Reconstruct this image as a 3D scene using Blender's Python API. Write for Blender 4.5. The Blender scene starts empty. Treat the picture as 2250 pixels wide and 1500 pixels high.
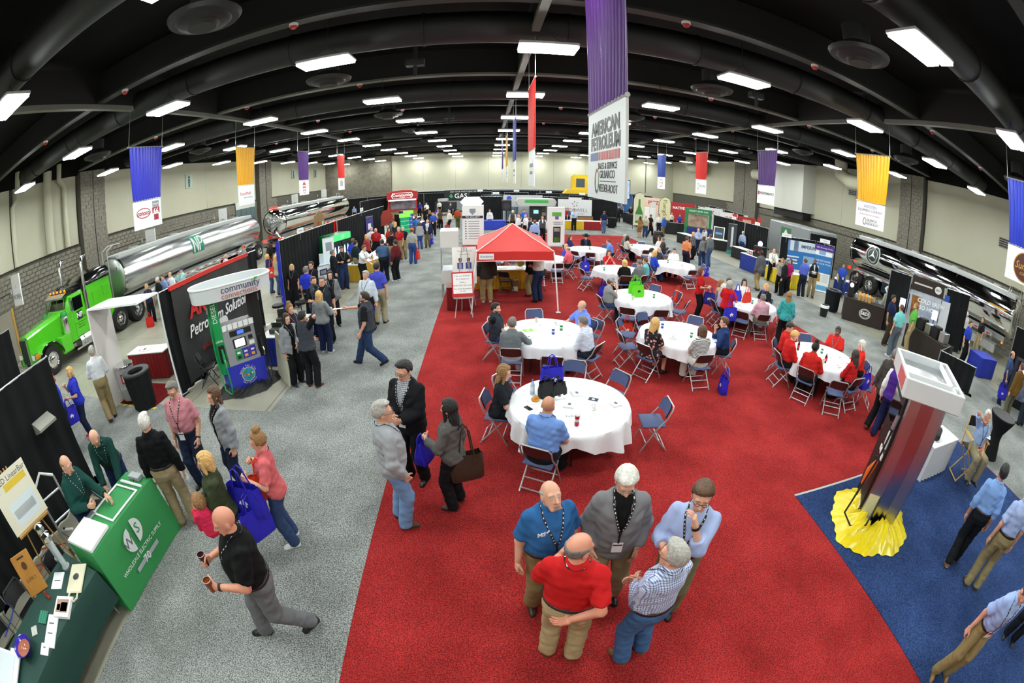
import bpy,bmesh,math,random
import numpy as np
from mathutils import Vector,Matrix
SC = bpy.context.scene
COL = SC.collection
R = math.radians
rnd = random.Random(7)
# ------------------------------------------------------------------ camera, world, exposure
cd = bpy.data.cameras.new('camera')
cam = bpy.data.objects.new('camera',cd); COL.objects.link(cam)
cam.location = (0,0,3.9618)
cam.rotation_mode = 'QUATERNION'
cam.rotation_quaternion = (Matrix.Rotation(-0.0572,3,'Z') @ Matrix.Rotation(math.pi/2-0.3728,3,'X') @ Matrix.Rotation(0.0039,3,'Z')).to_quaternion()
cd.type = 'PANO'
cd.sensor_fit = 'HORIZONTAL'; cd.sensor_width = 36.0; cd.sensor_height = 24.0
_c = cd if hasattr(cd,'panorama_type') else cd.cycles
_c.panorama_type = 'FISHEYE_EQUISOLID'; _c.fisheye_lens = 961.7133*36/2250; _c.fisheye_fov = R(200)
cd.clip_start = 0.05; cd.clip_end = 300
SC.camera = cam
w = bpy.data.worlds.new('world'); SC.world = w; w.use_nodes = True
w.node_tree.nodes['Background'].inputs[0].default_value = (0.9,0.95,1.0,1)
w.node_tree.nodes['Background'].inputs[1].default_value = 0.02
vs = SC.view_settings
SC.display_settings.display_device = 'sRGB'
vs.view_transform = 'Standard'; vs.look = 'None'; vs.gamma = 1.0; vs.use_curve_mapping = False
vs.exposure = 0.30
LAMP_STRENGTH = 61.0
SC.cycles.max_bounces = 5; SC.cycles.diffuse_bounces = 3; SC.cycles.glossy_bounces = 3
SC.cycles.transmission_bounces = 4; SC.cycles.transparent_max_bounces = 6
SC.cycles.sample_clamp_indirect = 6.0
# ------------------------------------------------------------------ materials
def lin(c):
 if isinstance(c,str):
  c = c.lstrip('#'); c = [int(c[i:i+2],16)/255 for i in (0,2,4)]
  return tuple((x/12.92 if x <= 0.04045 else ((x+0.055)/1.055)**2.4) for x in c)
 return tuple(c[:3])
_M = {}
def mat(name,col=None,rough=0.6,metal=0.0,spec=0.5,noise=None,bump=None,emit=None,coat=0.0,sheen=0.0,wave=None):
 """procedural principled material. noise=(scale, col2, contrast), bump=(scale, strength), wave=(scale, strength)"""
 if name in _M: return _M[name]
 m = bpy.data.materials.new(name); m.use_nodes = True
 nt = m.node_tree; b = nt.nodes['Principled BSDF']
 c = lin(col)
 b.inputs['Base Color'].default_value = (*c,1)
 b.inputs['Roughness'].default_value = rough; b.inputs['Metallic'].default_value = metal
 b.inputs['Specular IOR Level'].default_value = spec
 if coat: b.inputs['Coat Weight'].default_value = coat; b.inputs['Coat Roughness'].default_value = 0.08
 if emit:
  b.inputs['Emission Color'].default_value = (*lin(emit[0]),1); b.inputs['Emission Strength'].default_value = emit[1]
 if noise or bump:
  tc = nt.nodes.new('ShaderNodeTexCoord')
 if noise:
  n = nt.nodes.new('ShaderNodeTexNoise'); n.inputs['Scale'].default_value = noise[0]; n.inputs['Detail'].default_value = 4
  r = nt.nodes.new('ShaderNodeValToRGB'); k = noise[2] if len(noise) > 2 else 0.5
  r.color_ramp.elements[0].position = 0.5-0.5*(1-k)*0.5-0.02; r.color_ramp.elements[1].position = 0.5+0.5*(1-k)*0.5+0.02
  r.color_ramp.elements[0].color = (*c,1); r.color_ramp.elements[1].color = (*lin(noise[1]),1)
  nt.links.new(tc.outputs['Object'],n.inputs['Vector']); nt.links.new(n.outputs['Fac'],r.inputs['Fac'])
  nt.links.new(r.outputs['Color'],b.inputs['Base Color'])
 if bump:
  n2 = nt.nodes.new('ShaderNodeTexNoise'); n2.inputs['Scale'].default_value = bump[0]; n2.inputs['Detail'].default_value = 3
  bp = nt.nodes.new('ShaderNodeBump'); bp.inputs['Strength'].default_value = bump[1]; bp.inputs['Distance'].default_value = 0.02
  nt.links.new(tc.outputs['Object'],n2.inputs['Vector']); nt.links.new(n2.outputs['Fac'],bp.inputs['Height']); nt.links.new(bp.outputs['Normal'],b.inputs['Normal'])
 _M[name] = m
 return m
def cloth(col):
 key = 'cloth_'+(col if isinstance(col,str) else '%.2f_%.2f_%.2f' % tuple(col)).lstrip('#')
 return mat(key,col,rough=0.85,spec=0.2,bump=(8,0.45))
def paint(col,rough=0.45):
 return mat('paint_%s_%d' % (col.lstrip('#'),rough*100),col,rough=rough)
def gloss(col): return mat('gloss_'+col.lstrip('#'),col,rough=0.18,coat=0.6)
CHROME = mat('chrome',(0.78,0.79,0.80),rough=0.12,metal=1.0)
STEEL = mat('steel',(0.62,0.63,0.64),rough=0.32,metal=1.0)
BRUSH = mat('brushed_steel',(0.55,0.55,0.57),rough=0.28,metal=1.0,noise=(3,(0.62,0.62,0.64),0.2))
ALU = mat('grey_tube','#b9bcc0',rough=0.35,metal=0.7)
BLACK = mat('black_plastic','#101011',rough=0.5)
RUBBER = mat('rubber','#161617',rough=0.8)
WHITE = mat('white_paint','#f1f2f4',rough=0.5)
PAPER = mat('paper','#f4f3f0',rough=0.8,spec=0.1)
GLASS_DARK = mat('dark_glass','#0b0e10',rough=0.08,coat=0.4)
def glow(col,s): return mat('glow_%s_%d' % (col.lstrip('#'),int(s*10)),col,emit=(col,s))
# ------------------------------------------------------------------ mesh helpers
class MB:
 """collects vertices and faces, then becomes one mesh"""
 def __init__(s): s.v = []; s.f = []; s.mi = []
 def add(s,v,f,m=0):
  o = len(s.v); s.v += [tuple(x) for x in v]; s.f += [tuple(i+o for i in q) for q in f]; s.mi += [m]*len(f)
  return s
 def box(s,x0,x1,y0,y1,z0,z1,m=0,bev=0.0):
  if bev > 0:
   b = min(bev,(x1-x0)*.45,(y1-y0)*.45,(z1-z0)*.45)
   V = []; ids = {}
   for i,(xa,dx) in enumerate(((x0,1),(x1,-1))):
    for j,(ya,dy) in enumerate(((y0,1),(y1,-1))):
     for k,(za,dz) in enumerate(((z0,1),(z1,-1))):
      ids[i,j,k] = len(V)
      V += [(xa,ya+dy*b,za+dz*b),(xa+dx*b,ya,za+dz*b),(xa+dx*b,ya+dy*b,za)]
   g = lambda i,j,k,a: ids[i,j,k]+a
   F = []
   for a in (0,1):
    F.append([g(a,0,0,0),g(a,1,0,0),g(a,1,1,0),g(a,0,1,0)][::(1 if a else -1)])
    F.append([g(0,a,0,1),g(1,a,0,1),g(1,a,1,1),g(0,a,1,1)][::(-1 if a else 1)])
    F.append([g(0,0,a,2),g(1,0,a,2),g(1,1,a,2),g(0,1,a,2)][::(1 if a else -1)])
   for a in (0,1):
    for c in (0,1):
     F.append([g(0,a,c,1),g(0,a,c,2),g(1,a,c,2),g(1,a,c,1)][::(1 if a == c else -1)])
     F.append([g(a,0,c,2),g(a,0,c,0),g(a,1,c,0),g(a,1,c,2)][::(1 if a == c else -1)])
     F.append([g(a,c,0,0),g(a,c,0,1),g(a,c,1,1),g(a,c,1,0)][::(1 if a == c else -1)])
   for i in (0,1):
    for j in (0,1):
     for k in (0,1):
      F.append([g(i,j,k,0),g(i,j,k,1),g(i,j,k,2)][::(1 if (i+j+k) % 2 == 0 else -1)])
   return s.add(V,F,m)
  V = [(x,y,z) for x in (x0,x1) for y in (y0,y1) for z in (z0,z1)]
  return s.add(V,[(0,1,3,2),(4,6,7,5),(0,4,5,1),(2,3,7,6),(0,2,6,4),(1,5,7,3)],m)
 def tube(s,pts,r,n=8,m=0,closed=False,caps=True):
  P = [Vector(p) for p in pts]; k = len(P)
  rr = r if isinstance(r,(list,tuple)) else [r]*k
  T = []
  for i in range(k):
   a = P[(i-1) % k] if (i > 0 or closed) else P[i]; b = P[(i+1) % k] if (i < k-1 or closed) else P[i]
   t = (b-a); T.append(t.normalized() if t.length > 1e-9 else Vector((0,0,1)))
  up = Vector((0,0,1)) if abs(T[0].z) < 0.9 else Vector((0,1,0))
  nrm = T[0].cross(up).normalized(); V = []
  for i in range(k):
   nrm = (nrm - T[i]*nrm.dot(T[i])).normalized(); bn = T[i].cross(nrm)
   for j in range(n):
    a = 2*math.pi*j/n; V.append(P[i]+(nrm*math.cos(a)+bn*math.sin(a))*rr[i])
  F = []
  for i in range(k if closed else k-1):
   i2 = (i+1) % k
   for j in range(n):
    j2 = (j+1) % n; F.append((i*n+j,i*n+j2,i2*n+j2,i2*n+j))
  if caps and not closed:
   F.append(tuple(range(n))[::-1]); F.append(tuple((k-1)*n+j for j in range(n)))
  return s.add(V,F,m)
 def cyl(s,c,r,z0,z1,n=20,m=0,r2=None):
  return s.lathe([(0,z0),(r,z0),(r2 if r2 is not None else r,z1),(0,z1)],c,n,m)
 def lathe(s,prof,c=(0,0),n=24,m=0):
  V = []; F = []
  for (r,z) in prof:
   for j in range(n):
    a = 2*math.pi*j/n; V.append((c[0]+r*math.cos(a),c[1]+r*math.sin(a),z))
  for i in range(len(prof)-1):
   for j in range(n):
    j2 = (j+1) % n; F.append((i*n+j,i*n+j2,(i+1)*n+j2,(i+1)*n+j))
  return s.add(V,F,m)
 def prism(s,poly,a0,a1,axis='x',m=0):
  """extrude a 2-D outline; axis x: poly=(y,z); y: poly=(x,z); z: poly=(x,y)"""
  n = len(poly)
  def mk(t,p): return {'x': (t,p[0],p[1]),'y': (p[0],t,p[1]),'z': (p[0],p[1],t)}[axis]
  V = [mk(a0,p) for p in poly]+[mk(a1,p) for p in poly]
  F = [tuple(range(n))[::-1],tuple(range(n,2*n))]+[(i,(i+1) % n,(i+1) % n+n,i+n) for i in range(n)]
  return s.add(V,F,m)
 def grid(s,fn,nu,nv,m=0,cu=False):
  V = [fn(i/nu,j/nv) for i in range(nu+1) for j in range(nv+1)]
  F = [(i*(nv+1)+j,(i+1)*(nv+1)+j,(i+1)*(nv+1)+j+1,i*(nv+1)+j+1) for i in range(nu) for j in range(nv)]
  return s.add(V,F,m)
 def mesh(s,name='mesh',fix=False):
  me = bpy.data.meshes.new(name); me.from_pydata(s.v,[],s.f)
  if any(s.mi): me.polygons.foreach_set('material_index',s.mi)
  if fix:
   bm = bmesh.new(); bm.from_mesh(me); bmesh.ops.recalc_face_normals(bm,faces=bm.faces); bm.to_mesh(me); bm.free()
  return me
def smooth(me,ang=40):
 me.polygons.foreach_set('use_smooth',[True]*len(me.polygons))
 try: me.set_sharp_from_angle(angle=R(ang))
 except Exception: pass
 return me
def obj(name,me,mats=None,parent=None,loc=None,rotz=None,sm=None,fix=True):
 if isinstance(me,MB): me = me.mesh(name,fix)
 if sm is not None: smooth(me,sm)
 o = bpy.data.objects.new(name,me); COL.objects.link(o)
 if mats is not None and len(me.materials) == 0:
  for m in (mats if isinstance(mats,(list,tuple)) else [mats]): me.materials.append(m)
 if parent is not None: o.parent = parent
 if loc is not None: o.location = loc
 if rotz is not None: o.rotation_euler = (0,0,rotz)
 return o
def tag(o,label=None,cat=None,group=None,kind=None):
 if label: o['label'] = label
 if cat: o['category'] = cat
 if group: o['group'] = group
 if kind: o['kind'] = kind
 return o
def thing(name,label,cat,loc=(0,0,0),rotz=0.0,group=None):
 o = bpy.data.objects.new(name,None); COL.objects.link(o); o.empty_display_size = 0.1
 o.location = (*loc,0)[:3]; o.rotation_euler = (0,0,rotz)
 return tag(o,label,cat,group)
def struct(name,me,mats,parent=None,fix=True,sm=None):
 o = obj(name,me,mats,parent,fix=fix,sm=sm)
 if parent is None: o['kind'] = 'structure'
 return o
def clone(o,parent=None):
 c = o.copy(); COL.objects.link(c); c.parent = parent
 for ch in o.children: clone(ch,c)
 return c
_fonts = {}
def text(parent,s,size,loc,rot,m,name='lettering',align='CENTER',depth=0.002,squash=1.0,shear=0.0,bold=0.0):
 cu = bpy.data.curves.new('txt','FONT'); cu.body = s; cu.size = size; cu.align_x = align; cu.align_y = 'CENTER'
 cu.extrude = depth; cu.resolution_u = 2; cu.shear = shear; cu.offset = bold
 t = bpy.data.objects.new('txt',cu); COL.objects.link(t)
 me = bpy.data.meshes.new_from_object(t); bpy.data.objects.remove(t); bpy.data.curves.remove(cu)
 me.materials.clear(); me.materials.append(m)
 o = bpy.data.objects.new(name,me); COL.objects.link(o); o.parent = parent
 o.location = loc; o.rotation_euler = rot; o.scale = (squash,1,1); o['kind'] = 'stuff'
 return o
def front(a): return (math.pi/2,0,a)      # upright lettering read from the -Y side, turned by a about Z
# ------------------------------------------------------------------ the hall
XL,XR,YF,YN,ZT = -21.0,24.5,55.0,-7.0,8.7
def carpet_mat(name,c1,c2,c3,fine=185,big=1.1):
 m = bpy.data.materials.new(name); m.use_nodes = True; nt = m.node_tree; b = nt.nodes['Principled BSDF']
 b.inputs['Roughness'].default_value = 0.95; b.inputs['Specular IOR Level'].default_value = 0.1
 tc = nt.nodes.new('ShaderNodeTexCoord')
 n = nt.nodes.new('ShaderNodeTexNoise'); n.inputs['Scale'].default_value = fine/2.6; n.inputs['Detail'].default_value = 3; n.inputs['Roughness'].default_value = 0.7
 r = nt.nodes.new('ShaderNodeValToRGB'); r.color_ramp.elements[0].position = 0.42; r.color_ramp.elements[1].position = 0.60
 r.color_ramp.elements[0].color = (*lin(c1),1); r.color_ramp.elements[1].color = (*lin(c2),1)
 n2 = nt.nodes.new('ShaderNodeTexNoise'); n2.inputs['Scale'].default_value = big; n2.inputs['Detail'].default_value = 5
 r2 = nt.nodes.new('ShaderNodeValToRGB'); r2.color_ramp.elements[0].position = 0.35; r2.color_ramp.elements[1].position = 0.7
 r2.color_ramp.elements[0].color = (*lin(c3),1); r2.color_ramp.elements[1].color = (1,1,1,1)
 mx = nt.nodes.new('ShaderNodeMix'); mx.data_type = 'RGBA'; mx.blend_type = 'MULTIPLY'; mx.inputs[0].default_value = 1.0
 nt.links.new(tc.outputs['Object'],n.inputs['Vector']); nt.links.new(tc.outputs['Object'],n2.inputs['Vector'])
 nt.links.new(n.outputs['Fac'],r.inputs['Fac']); nt.links.new(n2.outputs['Fac'],r2.inputs['Fac'])
 nt.links.new(r.outputs['Color'],mx.inputs[6]); nt.links.new(r2.outputs['Color'],mx.inputs[7])
 nt.links.new(mx.outputs[2],b.inputs['Base Color'])
 bp = nt.nodes.new('ShaderNodeBump'); bp.inputs['Strength'].default_value = 0.6; bp.inputs['Distance'].default_value = 0.008
 nt.links.new(n.outputs['Fac'],bp.inputs['Height']); nt.links.new(bp.outputs['Normal'],b.inputs['Normal'])
 return m
M_GREY = carpet_mat('grey_carpet','#5c5e5d','#bcbfbd','#cdcdcb')
M_RED = carpet_mat('red_carpet','#742023','#c23a37','#d2c8c6')
M_BLUE = carpet_mat('blue_carpet','#213357','#3f5688','#c4c8d0',fine=170)
def concrete_mat():
 m = mat('concrete_floor','#8d8a7c',rough=0.38,noise=(0.9,'#a8a595',0.1),bump=(30,0.05))
 nt = m.node_tree; b = nt.nodes['Principled BSDF']; src = b.inputs['Base Color'].links[0].from_socket
 tc = nt.nodes.new('ShaderNodeTexCoord'); br = nt.nodes.new('ShaderNodeTexBrick')
 br.offset = 0.0; br.inputs['Scale'].default_value = 1.0; br.inputs['Brick Width'].default_value = 2.2; br.inputs['Row Height'].default_value = 2.2
 br.inputs['Mortar Size'].default_value = 0.010; br.inputs['Mortar Smooth'].default_value = 0.2
 br.inputs['Color1'].default_value = (1,1,1,1); br.inputs['Color2'].default_value = (0.93,0.93,0.92,1); br.inputs['Mortar'].default_value = (0.12,0.12,0.11,1)
 mx = nt.nodes.new('ShaderNodeMix'); mx.data_type = 'RGBA'; mx.blend_type = 'MULTIPLY'; mx.inputs[0].default_value = 1.0
 nt.links.new(tc.outputs['Object'],br.inputs['Vector']); nt.links.new(src,mx.inputs[6]); nt.links.new(br.outputs['Color'],mx.inputs[7]); nt.links.new(mx.outputs[2],b.inputs['Base Color'])
 return m
struct('floor',MB().box(XL-1,XR+1,YN,YF+0.5,-0.3,0.0),concrete_mat())
def slab(name,x0,x1,y0,y1,m,label,h=0.012):
 o = obj(name,MB().box(x0,x1,y0,y1,0.0,h),m); return tag(o,label,'carpet',kind='structure')
slab('floor_carpet',-1.5,10.25,-6,31.0,M_RED,'deep red carpet laid down the middle of the hall')
slab('floor_carpet',-4.42,-1.5,-6,6.6,M_GREY,'speckled grey carpet beside the green supply booth')
slab('floor_carpet',-4.28,-1.5,6.6,9.5,M_GREY,'grey carpet patch beside the fuel dispenser corner')
slab('floor_carpet',-4.95,-1.5,9.5,54,M_GREY,'long speckled grey carpet aisle left of the red carpet')
slab('floor_carpet',-14.0,-4.42,3.3,6.6,M_GREY,'grey carpet cross aisle leading to the green truck')
slab('floor_carpet',-1.5,10.25,31.0,36.5,M_GREY,'grey carpet strip beyond the end of the red carpet')
slab('floor_carpet',10.25,13.6,-6,54,M_GREY,'grey carpet aisle right of the red carpet')
slab('floor_carpet',13.6,16.6,-6,8.0,M_GREY,'grey carpet on the near right of the hall')
o = obj('floor_carpet',MB().box(4.4,10.2,-3,3.63,0.012,0.022),M_BLUE); tag(o,'navy blue carpet square under the fuel dispenser with yellow drape','carpet',kind='structure')
o = obj('trim_1',MB().box(4.4,10.2,3.63,3.67,0.012,0.024),paint('#a8a8a4')); o['kind'] = 'structure'
# walls: cream plaster above, concrete block below
M_CREAM = mat('cream_plaster','#b3b09a',rough=0.8,noise=(0.35,'#bcbaa6',0.2))
M_BLOCK = mat('split_block','#6b675d',rough=0.9,noise=(7,'#878276',0.2),bump=(24,0.9))
M_BLOCK2 = mat('smooth_block','#7a766b',rough=0.85,noise=(3,'#8c887c',0.3),bump=(12,0.3))
M_MORTAR = mat('mortar','#55524a',rough=0.9)
M_STONE = mat('rough_stone','#645f54',rough=0.95,noise=(2.5,'#7d776a',0.2),bump=(5,1.0))
M_CEIL = mat('black_ceiling','#0b0c0b',rough=0.85,spec=0.15,noise=(0.6,'#101110',0.3))
M_BEAM = mat('dark_beam','#131412',rough=0.7)
M_FLANGE = mat('grey_flange','#6a6b63',rough=0.6)
M_DUCT = mat('painted_duct','#121312',rough=0.6,noise=(1.2,'#191a18',0.3))
wl = struct('wall_left',MB().box(XL-0.4,XL-0.06,YN,YF+0.4,0,ZT),[M_MORTAR])
wr = struct('wall_right',MB().box(XR+0.06,XR+0.4,YN,YF+0.4,0,ZT),[M_MORTAR])
wf = struct('wall_far',MB().box(XL-0.4,XR+0.4,YF,YF+0.4,0,ZT),[M_MORTAR])
struct('wall_near',MB().box(XL-0.4,XR+0.4,YN-0.4,YN,0,ZT),[M_CREAM])
struct('ceiling',MB().box(XL-0.4,XR+0.4,YN-0.4,YF+0.4,ZT,ZT+0.3),M_CEIL)
# upper plaster panels (each panel between pilasters is its own piece)
def panel(par,x0,x1,y0,y1,z0,z1,m=M_CREAM,name='plaster_panel'): return obj(name,MB().box(x0,x1,y0,y1,z0,z1),m,par)
for (a,b) in ((YN,3.9),(3.9,9.6),(9.9,14.5),(16.6,22.3),(22.32,27.9),(27.92,35.9),(38.6,46),(46.02,YF)):
 panel(wl,XL-0.06,XL+0.06,a,b,3.95,7.5)
for (a,b) in ((YN,7.0),(7.02,14.9),(17.0,23),(23.02,29),(29.02,34.2),(38.4,46),(46.02,YF)):
 panel(wr,XR-0.06,XR+0.06,a,b,3.3,7.5)
panel(wl,XL-0.06,XL+0.2,YN,YF,7.5,ZT,M_CEIL,'black_band'); panel(wr,XR-0.2,XR+0.06,YN,YF,7.5,ZT,M_CEIL,'black_band')
for k in range(8):
 x0 = -12.0+k*4.05; panel(wf,x0,x0+4.03,YF-0.12,YF,2.9,7.45)
panel(wf,-12.0,20.5,YF-0.2,YF,2.62,2.9,paint('#b9bab2'),'track_rail')
panel(wf,XL,-12.02,YF-0.3,YF,0,7.6,M_STONE,'stone_face'); panel(wf,20.5,XR,YF-0.2,YF,0,7.6,M_CREAM)
panel(wf,XL,XR,YF-0.32,YF,7.6,ZT,M_CEIL,'black_band')
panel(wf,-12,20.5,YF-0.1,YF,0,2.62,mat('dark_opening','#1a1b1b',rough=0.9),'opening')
# concrete blocks: the 300 largest in view are single pieces, the others one part
def blocks(par,X,side,zs,yr,near,skip=()):
 base = MB().box(0,0.10,0,0.385,0,0.185,bev=0.012).mesh('block',True); base.materials.append(M_BLOCK)
 rest = MB(); cells = []
 H = 0.2; nrow = int(zs/H)
 for k in range(nrow):
  y = yr[0] - (0.2 if k % 2 else 0)
  while y < yr[1]:
   cells.append((y,k*H)); y += 0.4
 key = lambda c: (c[0]-near)**2 + (c[1]-3.0)**2*9
 cells.sort(key=key)
 for i,(y,z) in enumerate(cells):
  band = 2.4 < z+0.1 < 3.0
  d = rnd.uniform(-0.012,0.012) + (-0.02 if band else 0)
  if i < 300:
   o = bpy.data.objects.new('block',base); COL.objects.link(o); o.parent = par
   o.location = ((X-0.03+d) if side > 0 else (X-0.07-d),y,z)
  else:
   x0 = (X-0.03+d) if side > 0 else (X-0.07-d); rest.box(x0,x0+0.1,y,y+0.385,z,z+0.185)
 o = obj('block_course',rest,M_BLOCK,par,fix=False); o['kind'] = 'stuff'
blocks(wl,XL,1,3.96,(YN,40),14.0)
blocks(wr,XR,-1,3.3,(3,40),15.0)
for (x0,x1,z0,z1) in ((XL+0.07,XL+0.1,3.02,3.05),): obj('conduit',MB().tube([(x0,YN,3.0),(x0,36,3.0)],0.02,6),BLACK,wl)
obj('conduit',MB().tube([(XR-0.1,0,2.7),(XR-0.1,34,2.7)],0.02,6),BLACK,wr)
# pilasters of split block
def pilaster(par,x0,x1,y0,y1):
 o = obj('pilaster',MB().box(x0,x1,y0,y1,0,7.6),M_MORTAR,par)
 mb = MB(); k = 0
 xin = x1 if x1 < 0 else x0
 z = 0.0
 while z < 7.6:
  n = 5; w = (y1-y0)/n
  off = w/2 if k % 2 else 0
  edges = [y0]+[y0+off+i*w for i in range(1,n)]+[y1] if off == 0 else [y0]+[y0-off+i*w for i in range(1,n+1)]+[y1]
  for a,b in zip(edges[:-1],edges[1:]):
   if abs((a+b)/2-(y0+y1)/2) < 0.0: continue
   d = rnd.uniform(0.02,0.05)
   mb.box(min(xin-0.02,xin-0.02) if xin < 0 else xin-d,xin+d if xin < 0 else xin+0.02,a+0.008,b-0.008,z+0.006,z+0.194)
  z += 0.2; k += 1
 q = obj('block_course',mb,M_BLOCK,o,fix=False); q['kind'] = 'stuff'
 obj('conduit',MB().tube([((xin+0.07) if xin < 0 else xin-0.07,(y0+y1)/2,0),((xin+0.07) if xin < 0 else xin-0.07,(y0+y1)/2,7.6)],0.022,6),BLACK,o)
pilaster(wl,XL,XL+0.45,14.6,16.6); pilaster(wl,XL,XL+0.45,36.0,38.5)
pilaster(wr,XR-0.45,XR,15.0,17.0); pilaster(wr,XR-0.45,XR,34.3,38.4)
# wall-mounted ducts and boxes
def column(par,pts,r,m=M_CREAM,n=14,name='wall_duct'): return obj(name,MB().tube(pts,r,n),m,par,sm=50)
column(wl,[(XL+0.32,12.2,3.96),(XL+0.32,12.2,7.9)],0.27)
column(wl,[(XL+0.25,9.75,3.96),(XL+0.25,9.75,6.6),(XL+0.25,10.1,7.0),(XL+0.25,10.1,8.2)],0.16)
column(wl,[(XL+0.25,13.5,3.96),(XL+0.25,13.5,7.0),(XL+0.25,13.1,7.4),(XL+0.25,13.1,8.2)],0.16)
obj('wall_duct',MB().box(XL,XL+0.3,37.6,38.9,3.96,7.5),M_CREAM,wl)
column(wr,[(XR-1.4,18.0,6.4),(XR-1.4,21.0,6.4),(XR-1.0,22.4,6.9),(XR-0.9,22.5,8.0)],0.52,n=20)
column(wr,[(XR-1.2,30.5,6.2),(XR-1.2,33.6,6.2)],0.5,n=20)
column(wr,[(XR-1.2,44,6.6),(XR-1.2,47,6.6),(XR-1.2,47.4,7.0),(XR-1.2,47.4,8.0)],0.55,n=20)
obj('projection_box',MB().box(XR-1.5,XR,26.2,31.0,3.6,7.3),mat('white_plaster','#c6c6be',rough=0.8),wr)
obj('projection_slot',MB().box(XR-1.0,XR,26.6,30.6,3.0,3.6),BLACK,wr)
for (y,z) in ((21.6,5.6),(8.3,5.0),(6.9,4.6)):
 v = obj('louvre_frame',MB().box(XR-0.1,XR-0.02,y,y+0.75,z,z+0.5),paint('#8a8a80'),wr)
 for i in range(4): obj('louvre',MB().box(XR-0.13,XR-0.09,y+0.03,y+0.72,z+0.05+i*0.115,z+0.12+i*0.115),BLACK,v)
# restroom pictogram glass panels and hanging signs on the left wall
for (y,z) in ((25.6,6.2),(44.5,6.1),(51.0,6.1)):
 g = obj('pictogram_panel',MB().box(XL+0.07,XL+0.12,y-0.42,y+0.42,z-0.5,z+0.5),mat('frosted_glass','#93a797',rough=0.25),wl)
 mb = MB(); mb.lathe([(0,0.19),(0.07,0.22),(0.08,0.29),(0.05,0.34),(0,0.36)],n=8); mb.box(-0.10,0.10,-0.02,0.02,-0.15,0.16); mb.box(-0.07,-0.01,-0.02,0.02,-0.42,-0.15); mb.box(0.01,0.07,-0.02,0.02,-0.42,-0.15)
 q = obj('pictogram',mb,paint('#20463c'),g); q.location = (XL+0.135,y,z); q.rotation_euler = (0,0,math.pi/2)
def wall_sign(y,z,w,h,s,label):
 t = thing('restroom_sign',label,'sign',(XL+1.0,y,z))
 obj('board',MB().box(-0.9,-0.85,-0.02,0.02,-0.1,0.1).box(-w/2,w/2,-0.03,0.03,-h/2,h/2),WHITE,t)
 text(t,s,0.26*w,(0,-0.034,-h*0.22),front(0),paint('#3c3f42'),squash=0.9)
 text(t,'♀' if 0 else 'i',0.2*w,(0,-0.034,h*0.12),front(0),paint('#3c3f42'))
wall_sign(9.14,3.04,1.15,1.35,'WOMEN','large white WOMEN sign on the block wall near the green truck')
wall_sign(19.96,2.97,0.95,1.1,'WOMEN','white WOMEN sign on the wall above the middle of the green-lettered tank')
wall_sign(28.7,3.13,0.8,1.2,'MEN','white MEN sign on the wall above the rear of the green-lettered tank')
wall_sign(42.7,3.23,0.75,1.3,'MEN','narrow white MEN sign above the orange-striped tanker')
wall_sign(51.5,3.32,0.7,1.4,'WOMEN','narrow white WOMEN sign by the far end of the orange-striped tanker')
d1 = struct('door_1',MB().box(XL-0.02,XL+0.1,7.6,9.0,0,2.35),paint('#57534b')); obj('door_leaf',MB().box(XL+0.08,XL+0.14,7.7,8.9,0.02,2.3,bev=0.01),paint('#8b8477'),d1)
obj('door_trim',MB().box(XL+0.1,XL+0.16,8.9,9.05,0,2.35),paint('#b58a3e'),d1)
w1 = struct('window_1',MB().box(XL-0.02,XL+0.1,32.0,35.6,2.2,3.95),paint('#444843'))
for i in range(4): obj('pane',MB().box(XL+0.08,XL+0.12,32.1+i*0.88,32.9+i*0.88,2.3,3.6),mat('window_glass','#5f6f73',rough=0.1),w1)
obj('window_blind',MB().box(XL+0.08,XL+0.14,32.1,35.5,3.35,3.95),paint('#c9ccc6'),w1)
# ceiling steel: cross beams, axial pipes, ducts, diffusers
for i,(y,c) in enumerate(((1.4,0),(8.1,0),(14.8,1),(21.3,0),(27.6,0),(36.9,1),(45,0))):
 b = struct('trim_%d' % (10+i),MB().box(XL,XR,y-0.06,y+0.06,7.75,8.65),M_BEAM)
 obj('flange',MB().box(XL,XR,y-0.15,y+0.15,7.68,7.75),M_FLANGE if c else mat('dark_flange','#262723',rough=0.6),b)
for i,x in enumerate((-10.45,1.05,12.6)):
 b = struct('trim_%d' % (20+i),MB().box(x-0.09,x+0.09,YN,YF,7.52,7.66),M_FLANGE)
 obj('joist',MB().box(x-0.05,x+0.05,YN,YF,7.66,8.6),M_BEAM,b)
for i,y in enumerate((3.8,10.0,17.8,24.3,31.5,40.5,48)):
 d = struct('trim_%d' % (30+i),MB().tube([(XL+1.5,y,7.75),(XR-1.5,y,7.75)],0.42,20),M_DUCT,sm=50)
 for j in range(13):
  x = XL+3+j*3.3; obj('duct_seam',MB().tube([(x,y,7.75),(x+0.06,y,7.75)],0.445,20),M_DUCT,d,sm=50)
 for x in (-15.0,-4.4,6.5,17.0):
  mb = MB().lathe([(0.0,-0.02),(0.25,-0.02),(0.3,0.05),(0.45,0.06),(0.5,0.12),(0.62,0.12),(0.66,0.2),(0.3,0.42),(0.3,0.8)],n=24)
  q = obj('diffuser',mb,M_DUCT,d,sm=50); q.location = (x,y+1.7,7.0)
for i,y in enumerate((11.7,22.8)):
 for x in (-2.2,8.0):
  b = struct('trim_%d' % (50+2*i+(x > 0)),MB().box(x,x+0.5,y,y+0.25,7.3,7.5),M_DUCT); obj('bracket',MB().box(x+0.2,x+0.3,y+0.1,y+0.15,7.0,8.6),M_DUCT,b)
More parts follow.
